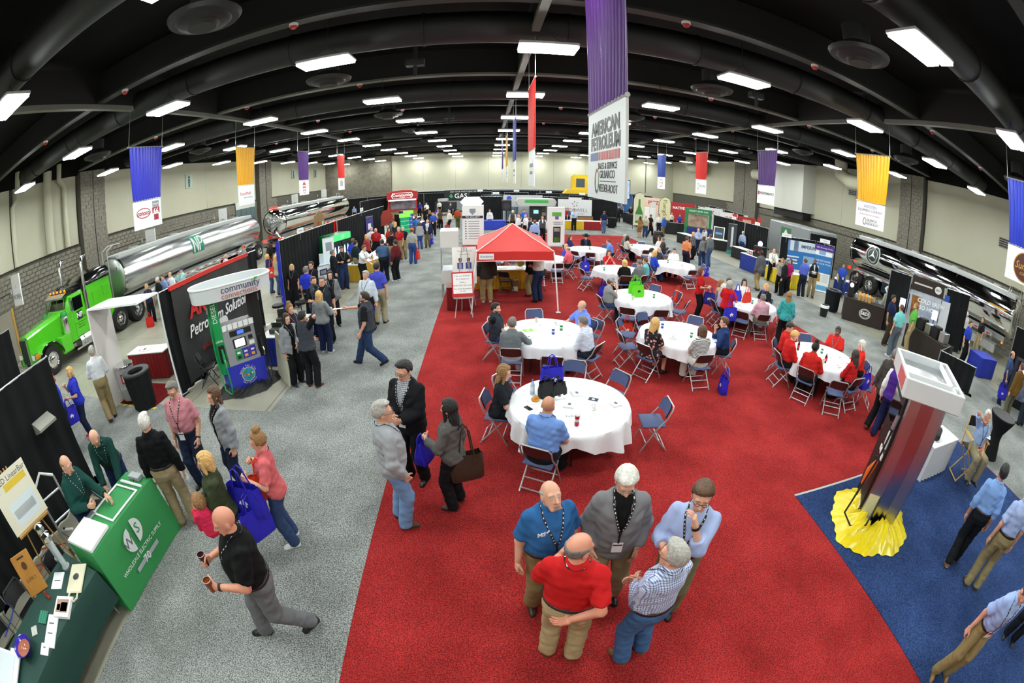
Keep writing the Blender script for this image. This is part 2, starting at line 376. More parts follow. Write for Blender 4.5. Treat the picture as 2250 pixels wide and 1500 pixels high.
# little red and white heat detectors
k = 0
for y in (7.9,14.5,21.0,27.3):
 for x in (-14.2,-9.0,-4.3,3.9,8.0,13.6,18.2):
  t = thing('smoke_detector','small white and red detector fixed under a ceiling beam','detector',(x+rnd.uniform(-.5,.5),y+dict([(7.9,.2),(14.5,.3),(21.0,.3),(27.3,.3)])[y],7.58),group='detectors under the ceiling beams')
  obj('base',MB().cyl((0,0),0.1,0.04,0.1,12),WHITE,t); obj('dome',MB().lathe([(0.0,-0.04),(0.06,-0.02),(0.09,0.04),(0,0.04)],n=12),paint('#b32a22'),t)
# ------------------------------------------------------------------ high-bay lamps: the light of the hall
M_LAMP = mat('lamp_lens','#ffffff',emit=('#f6fdf8',LAMP_STRENGTH))
lamp_body = MB().box(-0.62,0.62,-0.33,0.33,0.03,0.11,bev=0.02).mesh('housing',True); lamp_body.materials.append(paint('#c9cacc'))
lamp_lens = MB().box(-0.6,0.6,-0.13,0.13,-0.01,0.03).mesh('lens',True); lamp_lens.materials.append(M_LAMP)
lamp_wire = MB().tube([(-0.4,0,0.1),(0,0,0.45)],0.008,5).tube([(0.4,0,0.1),(0,0,0.45)],0.008,5).tube([(0,0,0.44),(0,0,1.8)],0.008,5).mesh('hanger',True); lamp_wire.materials.append(M_BEAM)
for c in range(-4,5):
 for k in range(-2,9):
  x = 1.2418+c*4.7501; y = 9.0822+k*5.5235
  t = thing('high_bay_lamp','bright twin-strip lamp hanging from the black ceiling','lamp',(x,y,6.876),group='ceiling lamps in rows')
  o = bpy.data.objects.new('housing',lamp_body); COL.objects.link(o); o.parent = t
  for s in (-1,1):
   o = bpy.data.objects.new('lens',lamp_lens); COL.objects.link(o); o.parent = t; o.location = (0,s*0.165,0)
  o = bpy.data.objects.new('hanger',lamp_wire); COL.objects.link(o); o.parent = t
# ------------------------------------------------------------------ people: one continuous skinned surface per body, grown from a posed skeleton
def snet(F,org,res):
 """surface nets: F sampled on a grid -> verts, quads"""
 ins = F < 0
 nx,ny,nz = F.shape
 c = np.zeros((nx-1,ny-1,nz-1),np.int8)
 for i in (0,1):
  for j in (0,1):
   for k in (0,1): c += ins[i:nx-1+i,j:ny-1+j,k:nz-1+k]
 act = (c > 0) & (c < 8)
 idx = np.argwhere(act)
 if len(idx) == 0: return np.zeros((0,3),np.float32),np.zeros((0,4),np.int32)
 cor = np.array([(i,j,k) for i in (0,1) for j in (0,1) for k in (0,1)])
 val = np.stack([F[idx[:,0]+a[0],idx[:,1]+a[1],idx[:,2]+a[2]] for a in cor],1)
 acc = np.zeros((len(idx),3)); cnt = np.zeros(len(idx))
 for a in range(8):
  for b in range(a+1,8):
   d = cor[b]-cor[a]
   if np.abs(d).sum() != 1: continue
   va,vb = val[:,a],val[:,b]; m = (va < 0) != (vb < 0)
   t = np.where(m,va/np.where(m,va-vb,1),0)
   acc += np.where(m[:,None],cor[a]+t[:,None]*d,0); cnt += m
 V = (idx+acc/cnt[:,None])*res+org
 num = np.full(act.shape,-1,np.int64); num[act] = np.arange(len(idx))
 Q = []
 for ax in range(3):
  o1,o2 = [(1,2),(2,0),(0,1)][ax]
  sl = [slice(1,-1)]*3; sl[ax] = slice(0,-1); a = ins[tuple(sl)]
  sl2 = list(sl); sl2[ax] = slice(1,None); b = ins[tuple(sl2)]
  e = np.argwhere(a != b)
  if len(e) == 0: continue
  flip = ~a[tuple(e.T)]
  base = e.copy(); base[:,o1] += 1; base[:,o2] += 1
  def cell(d1,d2):
   q = base.copy(); q[:,o1] += d1; q[:,o2] += d2; return num[q[:,0],q[:,1],q[:,2]]
  q = np.stack([cell(-1,-1),cell(0,-1),cell(0,0),cell(-1,0)],1)
  q[flip] = q[flip][:,::-1]; Q.append(q)
 return V.astype(np.float32),np.concatenate(Q).astype(np.int32)
def np_mesh(name,V,Q,mask=None):
 me = bpy.data.meshes.new(name); n = len(V); f = len(Q)
 me.vertices.add(n); me.vertices.foreach_set('co',np.ascontiguousarray(V,np.float32).ravel())
 me.loops.add(f*4); me.loops.foreach_set('vertex_index',np.ascontiguousarray(Q,np.int32).ravel())
 me.polygons.add(f); me.polygons.foreach_set('loop_start',np.arange(0,f*4,4,dtype=np.int32))
 me.polygons.foreach_set('use_smooth',np.ones(f,bool))
 if mask is not None:
  at = me.attributes.new('mask','FLOAT_COLOR','POINT'); m4 = np.ones((n,4),np.float32); m4[:,:3] = mask; at.data.foreach_set('color',m4.ravel())
 me.update(calc_edges=True); me.validate()
 return me
def gridpts(lo,hi,res):
 lo = np.asarray(lo,float)-2*res; hi = np.asarray(hi,float)+2*res
 n = np.ceil((hi-lo)/res).astype(int)+1
 g = np.meshgrid(*[lo[i]+res*np.arange(n[i]) for i in range(3)],indexing='ij')
 return g,lo
def smin(a,b,k): 
 h = np.clip(0.5+0.5*(b-a)/k,0,1); return b+(a-b)*h-k*h*(1-h)
def smax(a,b,k): return -smin(-a,-b,k)
def cone(g,a,b,ra,rb):
 a = np.asarray(a,float); b = np.asarray(b,float); d = b-a; L2 = max(d@d,1e-9)
 px,py,pz = g[0]-a[0],g[1]-a[1],g[2]-a[2]
 t = np.clip((px*d[0]+py*d[1]+pz*d[2])/L2,0,1)
 return np.sqrt((px-t*d[0])**2+(py-t*d[1])**2+(pz-t*d[2])**2)-(ra+(rb-ra)*t)
def ell(g,c,r):
 q = np.sqrt(((g[0]-c[0])/r[0])**2+((g[1]-c[1])/r[1])**2+((g[2]-c[2])/r[2])**2)
 return (q-1)*min(r)
# --- head, hair, hand and shoe templates
def head_sdf(g):
 d = ell(g,(0,-0.012,0.028),(0.077,0.096,0.098))
 d = smin(d,ell(g,(0,0.026,-0.045),(0.060,0.066,0.078)),0.03)
 d = smin(d,cone(g,(-0.028,0.055,-0.098),(0.028,0.055,-0.098),0.022,0.022),0.02)
 d = smin(d,cone(g,(-0.04,0.074,0.028),(0.04,0.074,0.028),0.014,0.014),0.02)
 for s in (-1,1):
  d = smax(d,-(np.sqrt((g[0]-s*0.031)**2+(g[1]-0.108)**2+(g[2]-0.006)**2)-0.021),0.012)
  d = np.minimum(d,np.sqrt((g[0]-s*0.031)**2+(g[1]-0.078)**2+(g[2]-0.006)**2)-0.0125)
  d = smin(d,ell(g,(s*0.079,-0.012,-0.008),(0.011,0.022,0.033)),0.008)
 d = smin(d,cone(g,(0,0.088,0.016),(0,0.112,-0.030),0.007,0.013),0.010)
 d = smin(d,cone(g,(-0.013,0.098,-0.033),(0.013,0.098,-0.033),0.009,0.009),0.008)
 d = smin(d,cone(g,(-0.018,0.087,-0.064),(0.018,0.087,-0.064),0.0075,0.0075),0.008)
 return d
def head_mesh(res):
 g,o = gridpts((-0.1,-0.12,-0.15),(0.1,0.135,0.14),res)
 V,Q = snet(head_sdf(g),o,res)
 x,y,z = V[:,0],V[:,1],V[:,2]; ax = np.abs(x)
 soft = lambda v,w: np.clip(v/w+0.5,0,1)
 w = max(0.004,res*0.8)
 brow = soft(0.0055-np.abs(z-0.030+0.1*(ax-0.03)**1),w)*soft(0.050-ax,w)*soft(ax-0.012,w)*soft(y-0.06,0.01)
 lip = soft(0.0085-np.abs(z+0.064),w)*soft(0.024-ax,w)*soft(y-0.07,0.01)
 ew = soft(0.0085-np.abs(z-0.006),w)*soft(0.0155-np.abs(ax-0.031),w)*soft(y-0.06,0.01)
 ir = soft(0.0065-np.hypot(ax-0.031,z-0.006),w)*soft(y-0.06,0.01)
 jaw = soft(-0.035-z,0.02)*soft(y+0.005,0.02)*np.clip(1-lip*1.3,0,1)*soft(0.125-np.abs(z),.02)
 mous = soft(0.008-np.abs(z+0.048),w)*soft(0.028-ax,w)*soft(y-0.06,.01)
 goat = np.maximum(mous,soft(0.026-ax,w)*soft(-0.072-z,w)*soft(y-0.04,.01))*np.clip(1-lip*1.3,0,1)
 stub = soft(0.015-z,0.03)*soft(-0.02-y+0.0,0.03)+soft(z-0.055+0.35*np.maximum(y,0),0.03)
 return V,Q,dict(brow=brow,lip=lip,eye=np.maximum(ew*0.5,ir),beard=np.maximum(jaw,mous),goatee=goat,moustache=mous)
HEADS = [head_mesh(r) for r in (0.0068,0.0118,0.021)]
def hair_mesh(style,res):
 g,o = gridpts((-0.16,-0.2,-0.42),(0.16,0.16,0.24),res)
 x,y,z = g; ax = np.abs(x)
 infl = {'short': 0.013,'thick': 0.022,'bald': 0.004,'crop': 0.007}.get(style,0.019)
 lng = style in ('long','mid','bob','pony','bun','curly')
 hl = np.where(y > 0,0.040+0.70*y,np.where(y > -0.035,0.040+1.7*y,-0.020+0.9*(y+0.035)))
 hl = hl+np.where(y > 0.01,0.40*np.clip(ax-0.028,0,0.05)+0.004*np.sin(x*210),0.003*np.sin(y*230+x*90))
 if not lng: hl = np.where((y > -0.03) & (y < 0.022) & (ax > 0.055),np.minimum(hl,0.004),hl)
 if lng: hl = np.where(y > 0.03,0.062+0.30*y,-0.03+0.0*y)
 if style == 'thick': hl = np.where(y > 0,0.030+0.62*y,hl)
 base = ell(g,(0,-0.014,0.030),(0.079,0.098,0.100))-infl*np.clip((z-hl+0.004)/0.04,0.12,1)
 d = smax(base,-(z-hl),0.006)
 if style in ('short','thick'): d = smax(smin(d,ell(g,(0.018,0.022,0.118),(0.052,0.060,0.026)),0.018),-(z-hl),0.006)
 d = smax(d,y-0.092,0.008)
 d = d if lng else smax(d,-0.075-z,0.01)
 if style == 'thick':
  d = smin(d,ell(g,(0.02,0.03,0.115),(0.06,0.06,0.03)),0.02)
 if style == 'bald':
  d = smax(d,z-0.055-0.35*np.minimum(0,y+0.06),0.012); d = smax(d,y-0.02,0.01)
 if style in ('long','mid','bob'):
  zb = {'long': -0.34,'mid': -0.22,'bob': -0.13}[style]
  back = ell(g,(0,-0.055,(zb+0.06)/2),(0.098,0.062,(0.10-zb)/2+0.02))
  d = smin(d,back,0.03)
  for s in (-1,1):
   d = smin(d,cone(g,(s*0.078,0.028,0.05),(s*0.088,0.025,zb*0.72),0.024,0.022),0.02)
  d = d+0.003*np.sin(x*190+z*15)
  d = smax(d,-(ell(g,(0,0.075,-0.03),(0.062,0.09,0.095))),0.012)
 if style in ('bun','pony'):
  d = smin(d,ell(g,(0,-0.05,-0.0),(0.086,0.066,0.06)),0.02)
 if style == 'bun':
  d = smin(d,ell(g,(0,-0.045,0.165),(0.058,0.055,0.05))+0.006*np.sin(x*130)*np.sin(y*120+z*110),0.015)
 if style == 'pony':
  d = smin(d,cone(g,(0,-0.11,0.06),(0,-0.15,-0.2),0.04,0.03),0.02)+0.002*np.sin(x*160+z*30)
 if style == 'curly':
  d = smin(d,ell(g,(0,-0.03,0.02),(0.112,0.115,0.125)),0.02); d = smax(d,-ell(g,(0,0.10,-0.03),(0.062,0.085,0.09)),0.01)
  d = d+0.008*np.sin(x*95)*np.sin(y*95+1)*np.sin(z*95)
 if style in ('short','thick','bald'): d = d+0.0022*np.sin(x*170+y*40)*np.sin(z*60+y*90)
 V,Q = snet(d,o,res)
 return V,Q
_hair = {}
def hair_get(style,lod):
 if (style,lod) not in _hair:
  V,Q = hair_mesh(style,(0.008,0.013,0.022)[lod]); me = np_mesh('hair',V,Q); me.materials.append(None); _hair[style,lod] = me
 return _hair[style,lod]
def hand_mesh(curl,res):
 """right hand, wrist at origin, fingers along -Z, palm facing -X, thumb forward (+Y)"""
 g,o = gridpts((-0.12,-0.075,-0.22),(0.05,0.10,0.03),res)
 x,y,z = g
 d = cone(g,(0,0,0.015),(0,0,-0.02),0.026,0.026)
 q = np.sqrt(np.maximum(np.abs(x)-0.006,0)**2+np.maximum(np.abs(y)-0.030,0)**2+np.maximum(np.abs(z+0.058)-0.034,0)**2)-0.011
 d = smin(d,q,0.02)
 for i,(yy,L,z0) in enumerate(((0.031,0.072,-0.096),(0.0105,0.080,-0.100),(-0.0105,0.074,-0.098),(-0.031,0.058,-0.092))):
  a = 0.0; p = np.array([0,yy,z0+0.012]); seg = (L*0.46+0.012,L*0.30,L*0.26); r = 0.0088 if i < 3 else 0.0075
  for k in range(3):
   a += R((curl*0.85,curl*1.1,curl*0.75)[k]); e = p+seg[k]*np.array([-math.sin(a),(yy*0.10 if curl < 20 else 0),-math.cos(a)])
   d = smin(d,cone(g,p,e,r,r*0.9),0.004); p = e
 a = R(38 if curl < 45 else 20)
 t0 = np.array([-0.006,0.030,-0.028]); t1 = t0+np.array([-0.018 if curl < 45 else -0.032,0.030,-0.030]); t2 = t1+np.array([-0.012 if curl < 45 else -0.036,0.012 if curl < 45 else 0.0,-0.030])
 d = smin(d,cone(g,t0,t1,0.014,0.011),0.012); d = smin(d,cone(g,t1,t2,0.011,0.009),0.004)
 return snet(d,o,res)
_hands = {}
def hand_get(kind,lod):
 if (kind,lod) not in _hands: _hands[kind,lod] = hand_mesh({'relax': 26,'grip': 62,'flat': 5}[kind],(0.0052,0.012,0.018)[lod])
 return _hands[kind,lod]
def shoe_mesh(kind,res):
 g,o = gridpts((-0.07,-0.10,-0.1),(0.07,0.22,0.12),res)
 x,y,z = g
 d = cone(g,(0,-0.035,-0.035),(0.004,0.105,-0.052),0.040,0.036)
 d = smin(d,cone(g,(0,0.11,-0.055),(0.006,0.145,-0.060),0.036,0.028),0.02)
 hi = 0.09 if kind == 'boot' else 0.03
 d = smin(d,cone(g,(0,-0.012,-0.03),(0,-0.012,hi),0.042,0.046),0.03)
 d = smax(d,z-hi,0.008)
 if kind == 'sandal': d = smax(d,z+0.05,0.005)
 sole = np.maximum(cone(g,(0,-0.03,-0.075),(0.005,0.14,-0.075),0.044,0.036),np.abs(z+0.075)-0.010)
 d = np.minimum(smax(d,-(z+0.076),0.004),sole)
 return snet(d,o,res)
_shoes = {}
def shoe_get(kind,lod):
 if (kind,lod) not in _shoes:
  V,Q = shoe_mesh(kind,(0.008,0.014,0.024)[lod]); me = np_mesh('shoe',V,Q); me.materials.append(None); _shoes[kind,lod] = me
 return _shoes[kind,lod]
def shared(name,me,m,parent,M=None):
 o = bpy.data.objects.new(name,me); COL.objects.link(o); o.parent = parent
 o.material_slots[0].link = 'OBJECT'; o.material_slots[0].material = m
 if M is not None: o.matrix_basis = M
 return o
SKIN = {'fair': '#dba88f','pink': '#d9977f','tan': '#c58d70','brown': '#6a4330','olive': '#b98a66'}
HAIRC = {'black': '#0e0c0b','dark': '#241a13','brown': '#4a3220','light': '#7d5b37','blond': '#b8935a','grey': '#8e8b86','white': '#b4b1ab','auburn': '#5c2f1c','salt': '#5e5a55'}
def skin_mat(tone,hair):
 key = 'skin_%s_%s' % (tone,hair)
 if key in _M: return _M[key]
 m = bpy.data.materials.new(key); m.use_nodes = True; nt = m.node_tree; b = nt.nodes['Principled BSDF']
 b.inputs['Roughness'].default_value = 0.5; b.inputs['Subsurface Weight'].default_value = 0.0
 at = nt.nodes.new('ShaderNodeAttribute'); at.attribute_name = 'mask'; sep = nt.nodes.new('ShaderNodeSeparateColor'); nt.links.new(at.outputs['Color'],sep.inputs[0])
 tc = nt.nodes.new('ShaderNodeTexCoord'); n = nt.nodes.new('ShaderNodeTexNoise'); n.inputs['Scale'].default_value = 9; nt.links.new(tc.outputs['Object'],n.inputs['Vector'])
 s = lin(SKIN[tone]); r = nt.nodes.new('ShaderNodeValToRGB')
 r.color_ramp.elements[0].position = 0.3; r.color_ramp.elements[1].position = 0.7
 r.color_ramp.elements[0].color = (s[0]*0.93,s[1]*0.84,s[2]*0.8,1); r.color_ramp.elements[1].color = (*s,1); nt.links.new(n.outputs['Fac'],r.inputs['Fac'])
 prev = r.outputs['Color']
 def mix(prev,fac,col):
  x = nt.nodes.new('ShaderNodeMix'); x.data_type = 'RGBA'; nt.links.new(fac,x.inputs[0]); nt.links.new(prev,x.inputs[6]); x.inputs[7].default_value = (*col,1); return x.outputs[2]
 prev = mix(prev,sep.outputs[0],lin(HAIRC[hair])); prev = mix(prev,sep.outputs[1],(s[0]*0.75,s[1]*0.45,s[2]*0.42))
 e1 = nt.nodes.new('ShaderNodeMath'); e1.operation = 'MULTIPLY'; e1.inputs[1].default_value = 2.0; e1.use_clamp = True; nt.links.new(sep.outputs[2],e1.inputs[0])
 e2 = nt.nodes.new('ShaderNodeMath'); e2.operation = 'MULTIPLY_ADD'; e2.inputs[1].default_value = 2.0; e2.inputs[2].default_value = -1.0; e2.use_clamp = True; nt.links.new(sep.outputs[2],e2.inputs[0])
 prev = mix(prev,e1.outputs[0],(0.62,0.58,0.55)); prev = mix(prev,e2.outputs[0],(0.02,0.015,0.012))
 nt.links.new(prev,b.inputs['Base Color']); _M[key] = m
 return m
def hair_mat(c): return mat('hair_'+c,HAIRC[c],rough=0.42,spec=0.4,noise=(45,tuple(min(1,v*2.0+0.01) for v in lin(HAIRC[c])),0.1),bump=(120,0.55))
def pattern_mat(kind,c1,c2):
 key = 'pat_%s_%s_%s' % (kind,c1.lstrip('#'),c2.lstrip('#'))
 if key in _M: return _M[key]
 m = bpy.data.materials.new(key); m.use_nodes = True; nt = m.node_tree; b = nt.nodes['Principled BSDF']; b.inputs['Roughness'].default_value = 0.9
 tc = nt.nodes.new('ShaderNodeTexCoord'); mx = nt.nodes.new('ShaderNodeMix'); mx.data_type = 'RGBA'
 mx.inputs[6].default_value = (*lin(c1),1); mx.inputs[7].default_value = (*lin(c2),1)
 if kind == 'stripe':
  wv = nt.nodes.new('ShaderNodeTexWave'); wv.bands_direction = 'Z'; wv.inputs['Scale'].default_value = 11; nt.links.new(tc.outputs['Object'],wv.inputs['Vector'])
  g = nt.nodes.new('ShaderNodeMath'); g.operation = 'GREATER_THAN'; g.inputs[1].default_value = 0.62; nt.links.new(wv.outputs['Fac'],g.inputs[0]); nt.links.new(g.outputs[0],mx.inputs[0])
 elif kind == 'check':
  outs = []
  for dr in 'XYZ':
   wv = nt.nodes.new('ShaderNodeTexWave'); wv.bands_direction = dr; wv.inputs['Scale'].default_value = 16; nt.links.new(tc.outputs['Object'],wv.inputs['Vector'])
   g = nt.nodes.new('ShaderNodeMath'); g.operation = 'GREATER_THAN'; g.inputs[1].default_value = 0.72; nt.links.new(wv.outputs['Fac'],g.inputs[0]); outs.append(g.outputs[0])
  a = nt.nodes.new('ShaderNodeMath'); a.operation = 'ADD'; nt.links.new(outs[0],a.inputs[0]); nt.links.new(outs[2],a.inputs[1])
  q = nt.nodes.new('ShaderNodeMath'); q.operation = 'MULTIPLY'; q.use_clamp = True; q.inputs[1].default_value = 0.6; nt.links.new(a.outputs[0],q.inputs[0]); nt.links.new(q.outputs[0],mx.inputs[0])
 else:
  v = nt.nodes.new('ShaderNodeTexVoronoi'); v.inputs['Scale'].default_value = 14 if kind == 'floral' else 26; nt.links.new(tc.outputs['Object'],v.inputs['Vector'])
  g = nt.nodes.new('ShaderNodeMath'); g.operation = 'LESS_THAN'; g.inputs[1].default_value = 0.36; nt.links.new(v.outputs['Distance'],g.inputs[0]); nt.links.new(g.outputs[0],mx.inputs[0])
 nt.links.new(mx.outputs[2],b.inputs['Base Color']); _M[key] = m
 return m
def wear(c):
 if isinstance(c,tuple): return pattern_mat(*c)
 return cloth(c)
ARM = {'down': (0.055,0.03,-0.535),'relax': (0.08,0.11,-0.50),'hold': (-0.04,0.29,-0.25),'high': (-0.10,0.25,-0.03),'face': (-0.14,0.20,0.06),
  'cross': (-0.27,0.19,-0.25),'pocket': (0.03,0.09,-0.50),'back': (-0.15,-0.17,-0.40),'reach': (-0.02,0.47,-0.22),'point': (0.05,0.53,-0.08),
  'table': (-0.06,0.36,-0.27),'lap': (-0.07,0.26,-0.40),'strap': (-0.03,0.17,-0.10),'out': (0.16,0.38,-0.22),'hip': (0.03,0.02,-0.36),'front': (-0.13,0.22,-0.36),'ear': (-0.05,0.10,0.12)}
GRIP = {'hold': 'grip','bag': 'grip','strap': 'grip','high': 'grip','out': 'flat','ear': 'grip','cross': 'grip'}
def ik(A,T,l1,l2,pole):
 A = np.array(A,float); T = np.array(T,float); d = T-A; L = np.linalg.norm(d); dr = d/max(L,1e-6)
 L = min(L,(l1+l2)*0.995); L = max(L,abs(l1-l2)+0.02); T = A+dr*L
 a = (l1*l1-l2*l2+L*L)/(2*L); hh = math.sqrt(max(l1*l1-a*a,0)); p = np.array(pole,float); p = p-dr*(p@dr); n = np.linalg.norm(p)
 p = p/n if n > 1e-6 else np.array([0,-1,0]); return A+dr*a+p*hh,T
def unit(v): v = np.asarray(v,float); return v/np.linalg.norm(v)
NP_ = 0
def person(x,y,face,label,shirt='#888888',pants='#2b2d33',h=1.76,pose='stand',arms=('down','down'),sleeve='short',skin='fair',hair=('short','brown'),beard=None,
   w=1.0,belly=0.03,female=False,lean=0.0,side=0.0,head=(0,5),step=0.0,shoe=('shoe','#1a1614'),jacket=None,jopen=0.0,vest=None,lanyard=False,badge=False,glasses=False,
   cap=None,seat=0.46,feet=None,tuck=True,z=0.0,child=False,skirt=None,group=None,watch=None,belt=None):
 dist = math.hypot(x,y,2.5)
 lod = 0 if dist < 7.5 else (1 if dist < 15.5 else 2)
 res = 0.0155 if dist < 7.5 else (0.021 if dist < 10.5 else (0.027 if dist < 15 else (0.035 if dist < 25 else 0.048)))
 t = thing('person',label,'person',(x,y,z),-R(face),group)
 s = h/1.78; t.scale = (s,s,s)
 fw = 0.92 if female else 1.0
 # skeleton
 sit = pose == 'sit'
 pz = (seat/s+0.085) if sit else 0.945-0.35*abs(step)**2
 pel = np.array([0,0,pz])
 lr = R(lean); sr = R(side)
 up = unit([math.sin(sr),math.sin(lr)*math.cos(sr),math.cos(lr)*math.cos(sr)]); rt = unit(np.cross([0,1,0],up)) if abs(up[1]) < 0.95 else np.array([1,0,0]); rt = unit(np.array([1,0,0])-up*up[0]); fwd = np.cross(up,rt)
 TL = 0.525
 # torso profile
 tt = np.array([-0.11,-0.04,0.03,0.12,0.22,0.33,0.41,0.47,0.525,0.56])
 if female:
  aa = np.array([0.14,0.170,0.165,0.135,0.132,0.146,0.146,0.118,0.068,0.05]); bb = np.array([0.10,0.118,0.112,0.098,0.10,0.115,0.108,0.085,0.062,0.045])
  yo = np.array([0,-0.01,0,0.005,0.012,0.024,0.015,0,-0.012,-0.012])
 else:
  aa = np.array([0.14,0.165,0.160,0.150,0.155,0.170,0.170,0.135,0.078,0.055]); bb = np.array([0.10,0.115,0.112,0.108,0.112,0.120,0.115,0.09,0.066,0.05])
  yo = np.array([0,-0.008,0,0.003,0.006,0.008,0.0,-0.005,-0.012,-0.012])
 bl = np.array([0,0.2,0.75,1,0.9,0.4,0.1,0,0,0])*belly
 gw = np.array([1,1,1,1,1,1,1,0.9,0.3,0])*(w-1)+1
 aa = aa*gw+bl*0.5; bb = bb*gw+bl*0.6; yo = yo+bl*0.55
 T3 = lambda v: pel+rt*v[0]+fwd*v[1]+up*v[2]
 shx = 0.166*fw*(1+(w-1)*0.6)
 hips = [np.array([sg*0.088*(1+(w-1)*0.5),0,pz-0.02]) for sg in (1,-1)]
 sh = [T3((sg*shx,-0.008,0.437)) for sg in (1,-1)]
 wr_,el_,hk = [],[],[]
 for i,sg in enumerate((1,-1)):
  a = arms[i]; v = ARM[a] if isinstance(a,str) else a
  v = (v[0]+(w-1)*0.25+(0.02 if a == 'down' else 0),v[1]+(belly*0.6 if v[1] > 0.15 else 0),v[2])
  e,wv = ik(sh[i],sh[i]+rt*sg*v[0]+fwd*v[1]+up*v[2],0.295,0.255,rt*sg*0.65-fwd*0.75-up*0.6)
  el_.append(e); wr_.append(wv); hk.append(GRIP.get(a,'relax') if isinstance(a,str) else ('grip' if len(a) > 3 else 'relax'))
 an,kn,fy = [],[],[]
 for i,sg in enumerate((1,-1)):
  if feet: f = np.array([feet[i][0],feet[i][1],0.085+(feet[i][2] if len(feet[i]) > 2 else 0)])
  elif sit: f = np.array([sg*0.13,0.43,0.085])
  elif step: f = np.array([sg*0.075,sg*step,0.085 if sg*step > 0 else 0.085+0.10*min(1,abs(step)*2.5)])
  else: f = np.array([sg*0.115,0.01,0.085])
  k,f = ik(hips[i],f,0.43,0.43,(sg*0.12,1,0.15)); kn.append(k); an.append(f); fy.append(-sg*R(12))
 neck = T3((0,-0.012,0.50)); hd = R(head[0]); hp = R(head[1])
 hc = neck+up*0.145+fwd*0.022
 lw = 1+(w-1)*0.6
 wav = lambda g,k: k*1.25*(np.sin(g[2]*38+g[0]*16+3*math.sin(x*7))*np.sin(g[0]*27-g[2]*11+y*5)+0.5*np.sin(g[2]*75+g[1]*40+9*g[0])+0.4*np.sin(g[2]*50-np.abs(g[0])*62+x))
 def torso(g,inf,t0,t1):
  px,py,pz_ = g[0]-pel[0],g[1]-pel[1],g[2]-pel[2]
  X = px*rt[0]+py*rt[1]+pz_*rt[2]; Y = px*fwd[0]+py*fwd[1]+pz_*fwd[2]; Tq = px*up[0]+py*up[1]+pz_*up[2]
  a = np.interp(Tq,tt,aa)+inf; b = np.interp(Tq,tt,bb)+inf; c = np.interp(Tq,tt,yo)
  d = (np.sqrt((X/a)**2+((Y-c)/b)**2)-1)*np.minimum(a,b)
  return np.maximum(d,np.maximum(Tq-t1,t0-Tq)),X,Y,Tq
 def limb(g,A,B,C,r0,r1,r2,inf): return smin(cone(g,A,B,r0+inf,r1+inf),cone(g,B,C,r1+inf,r2+inf),0.02)
 ar = (0.050*lw*fw,0.042*lw*fw,0.030*fw); lg = (0.088*lw,0.062*lw,0.043)
 allp = np.array(hips+sh+wr_+el_+an+kn+[neck,pel]); lo = allp.min(0)-0.17-belly; hi = allp.max(0)+0.17+belly
 parts = {}
 def mesh_of(name,fn,lo,hi,m,r=res):
  g,o = gridpts(lo,hi,r); V,Q = snet(fn(g).astype(np.float32),o,r)
  if len(V) == 0: return None
  return obj(name,np_mesh(name,V,Q),m,t)
 # body
 def fbody(g):
  d = torso(g,0,-0.12,0.54)[0]
  for i in (0,1):
   d = smin(d,limb(g,sh[i],el_[i],wr_[i]+(wr_[i]-el_[i])*0.04,*ar,0),0.04)
   d = smin(d,limb(g,hips[i],kn[i],an[i],*lg,0),0.04)
  return smin(d,cone(g,neck-up*0.03,hc-up*0.04-fwd*0.01,0.060*lw*fw,0.056*lw*fw),0.03)
 br = min(res*(1.4 if dist < 7.5 else 1.8),0.05); g,o = gridpts(lo,np.maximum(hi,hc),br); V,Q = snet(fbody(g).astype(np.float32),o,br)
 VV = [V]; QQ = [Q]; MM = [np.zeros((len(V),3),np.float32)]; n = len(V)
 Hm = np.stack([rt,fwd,up],1)
 cy,sy = math.cos(hd),math.sin(hd); cp,sp = math.cos(hp),math.sin(hp)
 Hrot = Hm @ np.array([[cy,sy,0],[-sy,cy,0],[0,0,1]]) @ np.array([[1,0,0],[0,cp,sp],[0,-sp,cp]])
 hs = 1.0 if not female else 0.95
 if child: hs = 1.3
 hv,hq,hm = HEADS[lod]
 VV.append((hv*hs) @ Hrot.T+hc); QQ.append(hq+n); n += len(hv)
 mk = np.zeros((len(hv),3),np.float32); mk[:,0] = np.maximum(hm['brow']*0.85,hm[beard]*0.9 if beard else 0); mk[:,1] = hm['lip']*(0.8 if female else 0.45); mk[:,2] = hm['eye']; MM.append(mk)
 for i,sg in enumerate((1,-1)):
  hv,hq = hand_get(hk[i],lod); hv = hv.copy()
  if sg < 0: hv[:,0] *= -1; hq = hq[:,::-1]
  zax = -unit(wr_[i]-el_[i]); inn = -rt*sg; inn = inn-zax*(inn@zax)
  if np.linalg.norm(inn) < 0.2: inn = -up-zax*(-up@zax)
  if (isinstance(arms[i],str) and arms[i] in ('table','out','reach','lap')): inn = -up*0.8-rt*sg*0.5; inn = inn-zax*(inn@zax)
  xax = -unit(inn)*sg; yax = np.cross(zax,xax)
  VV.append(hv @ np.stack([xax,yax,zax],1).T+wr_[i]); QQ.append(hq+n); n += len(hv); MM.append(np.zeros((len(hv),3),np.float32))
 obj('body',np_mesh('body',np.concatenate(VV),np.concatenate(QQ),np.concatenate(MM)),skin_mat(skin,hair[1]),t)
 ki = res*0.18
 # trousers
 def fpants(g):
  inf = 0.014+ki
  d,X,Y,Tq = torso(g,inf,-0.13,0.10)
  for i in (0,1):
   sd = unit(an[i]-kn[i]); L = limb(g,hips[i],kn[i],an[i],lg[0],lg[1]+0.008,lg[2]+0.022,inf)
   L = np.maximum(L,(g[0]-an[i][0])*sd[0]+(g[1]-an[i][1])*sd[1]+(g[2]-an[i][2])*sd[2]-0.035)
   d = smin(d,L,0.03)
  return d+wav(g,0.0035)
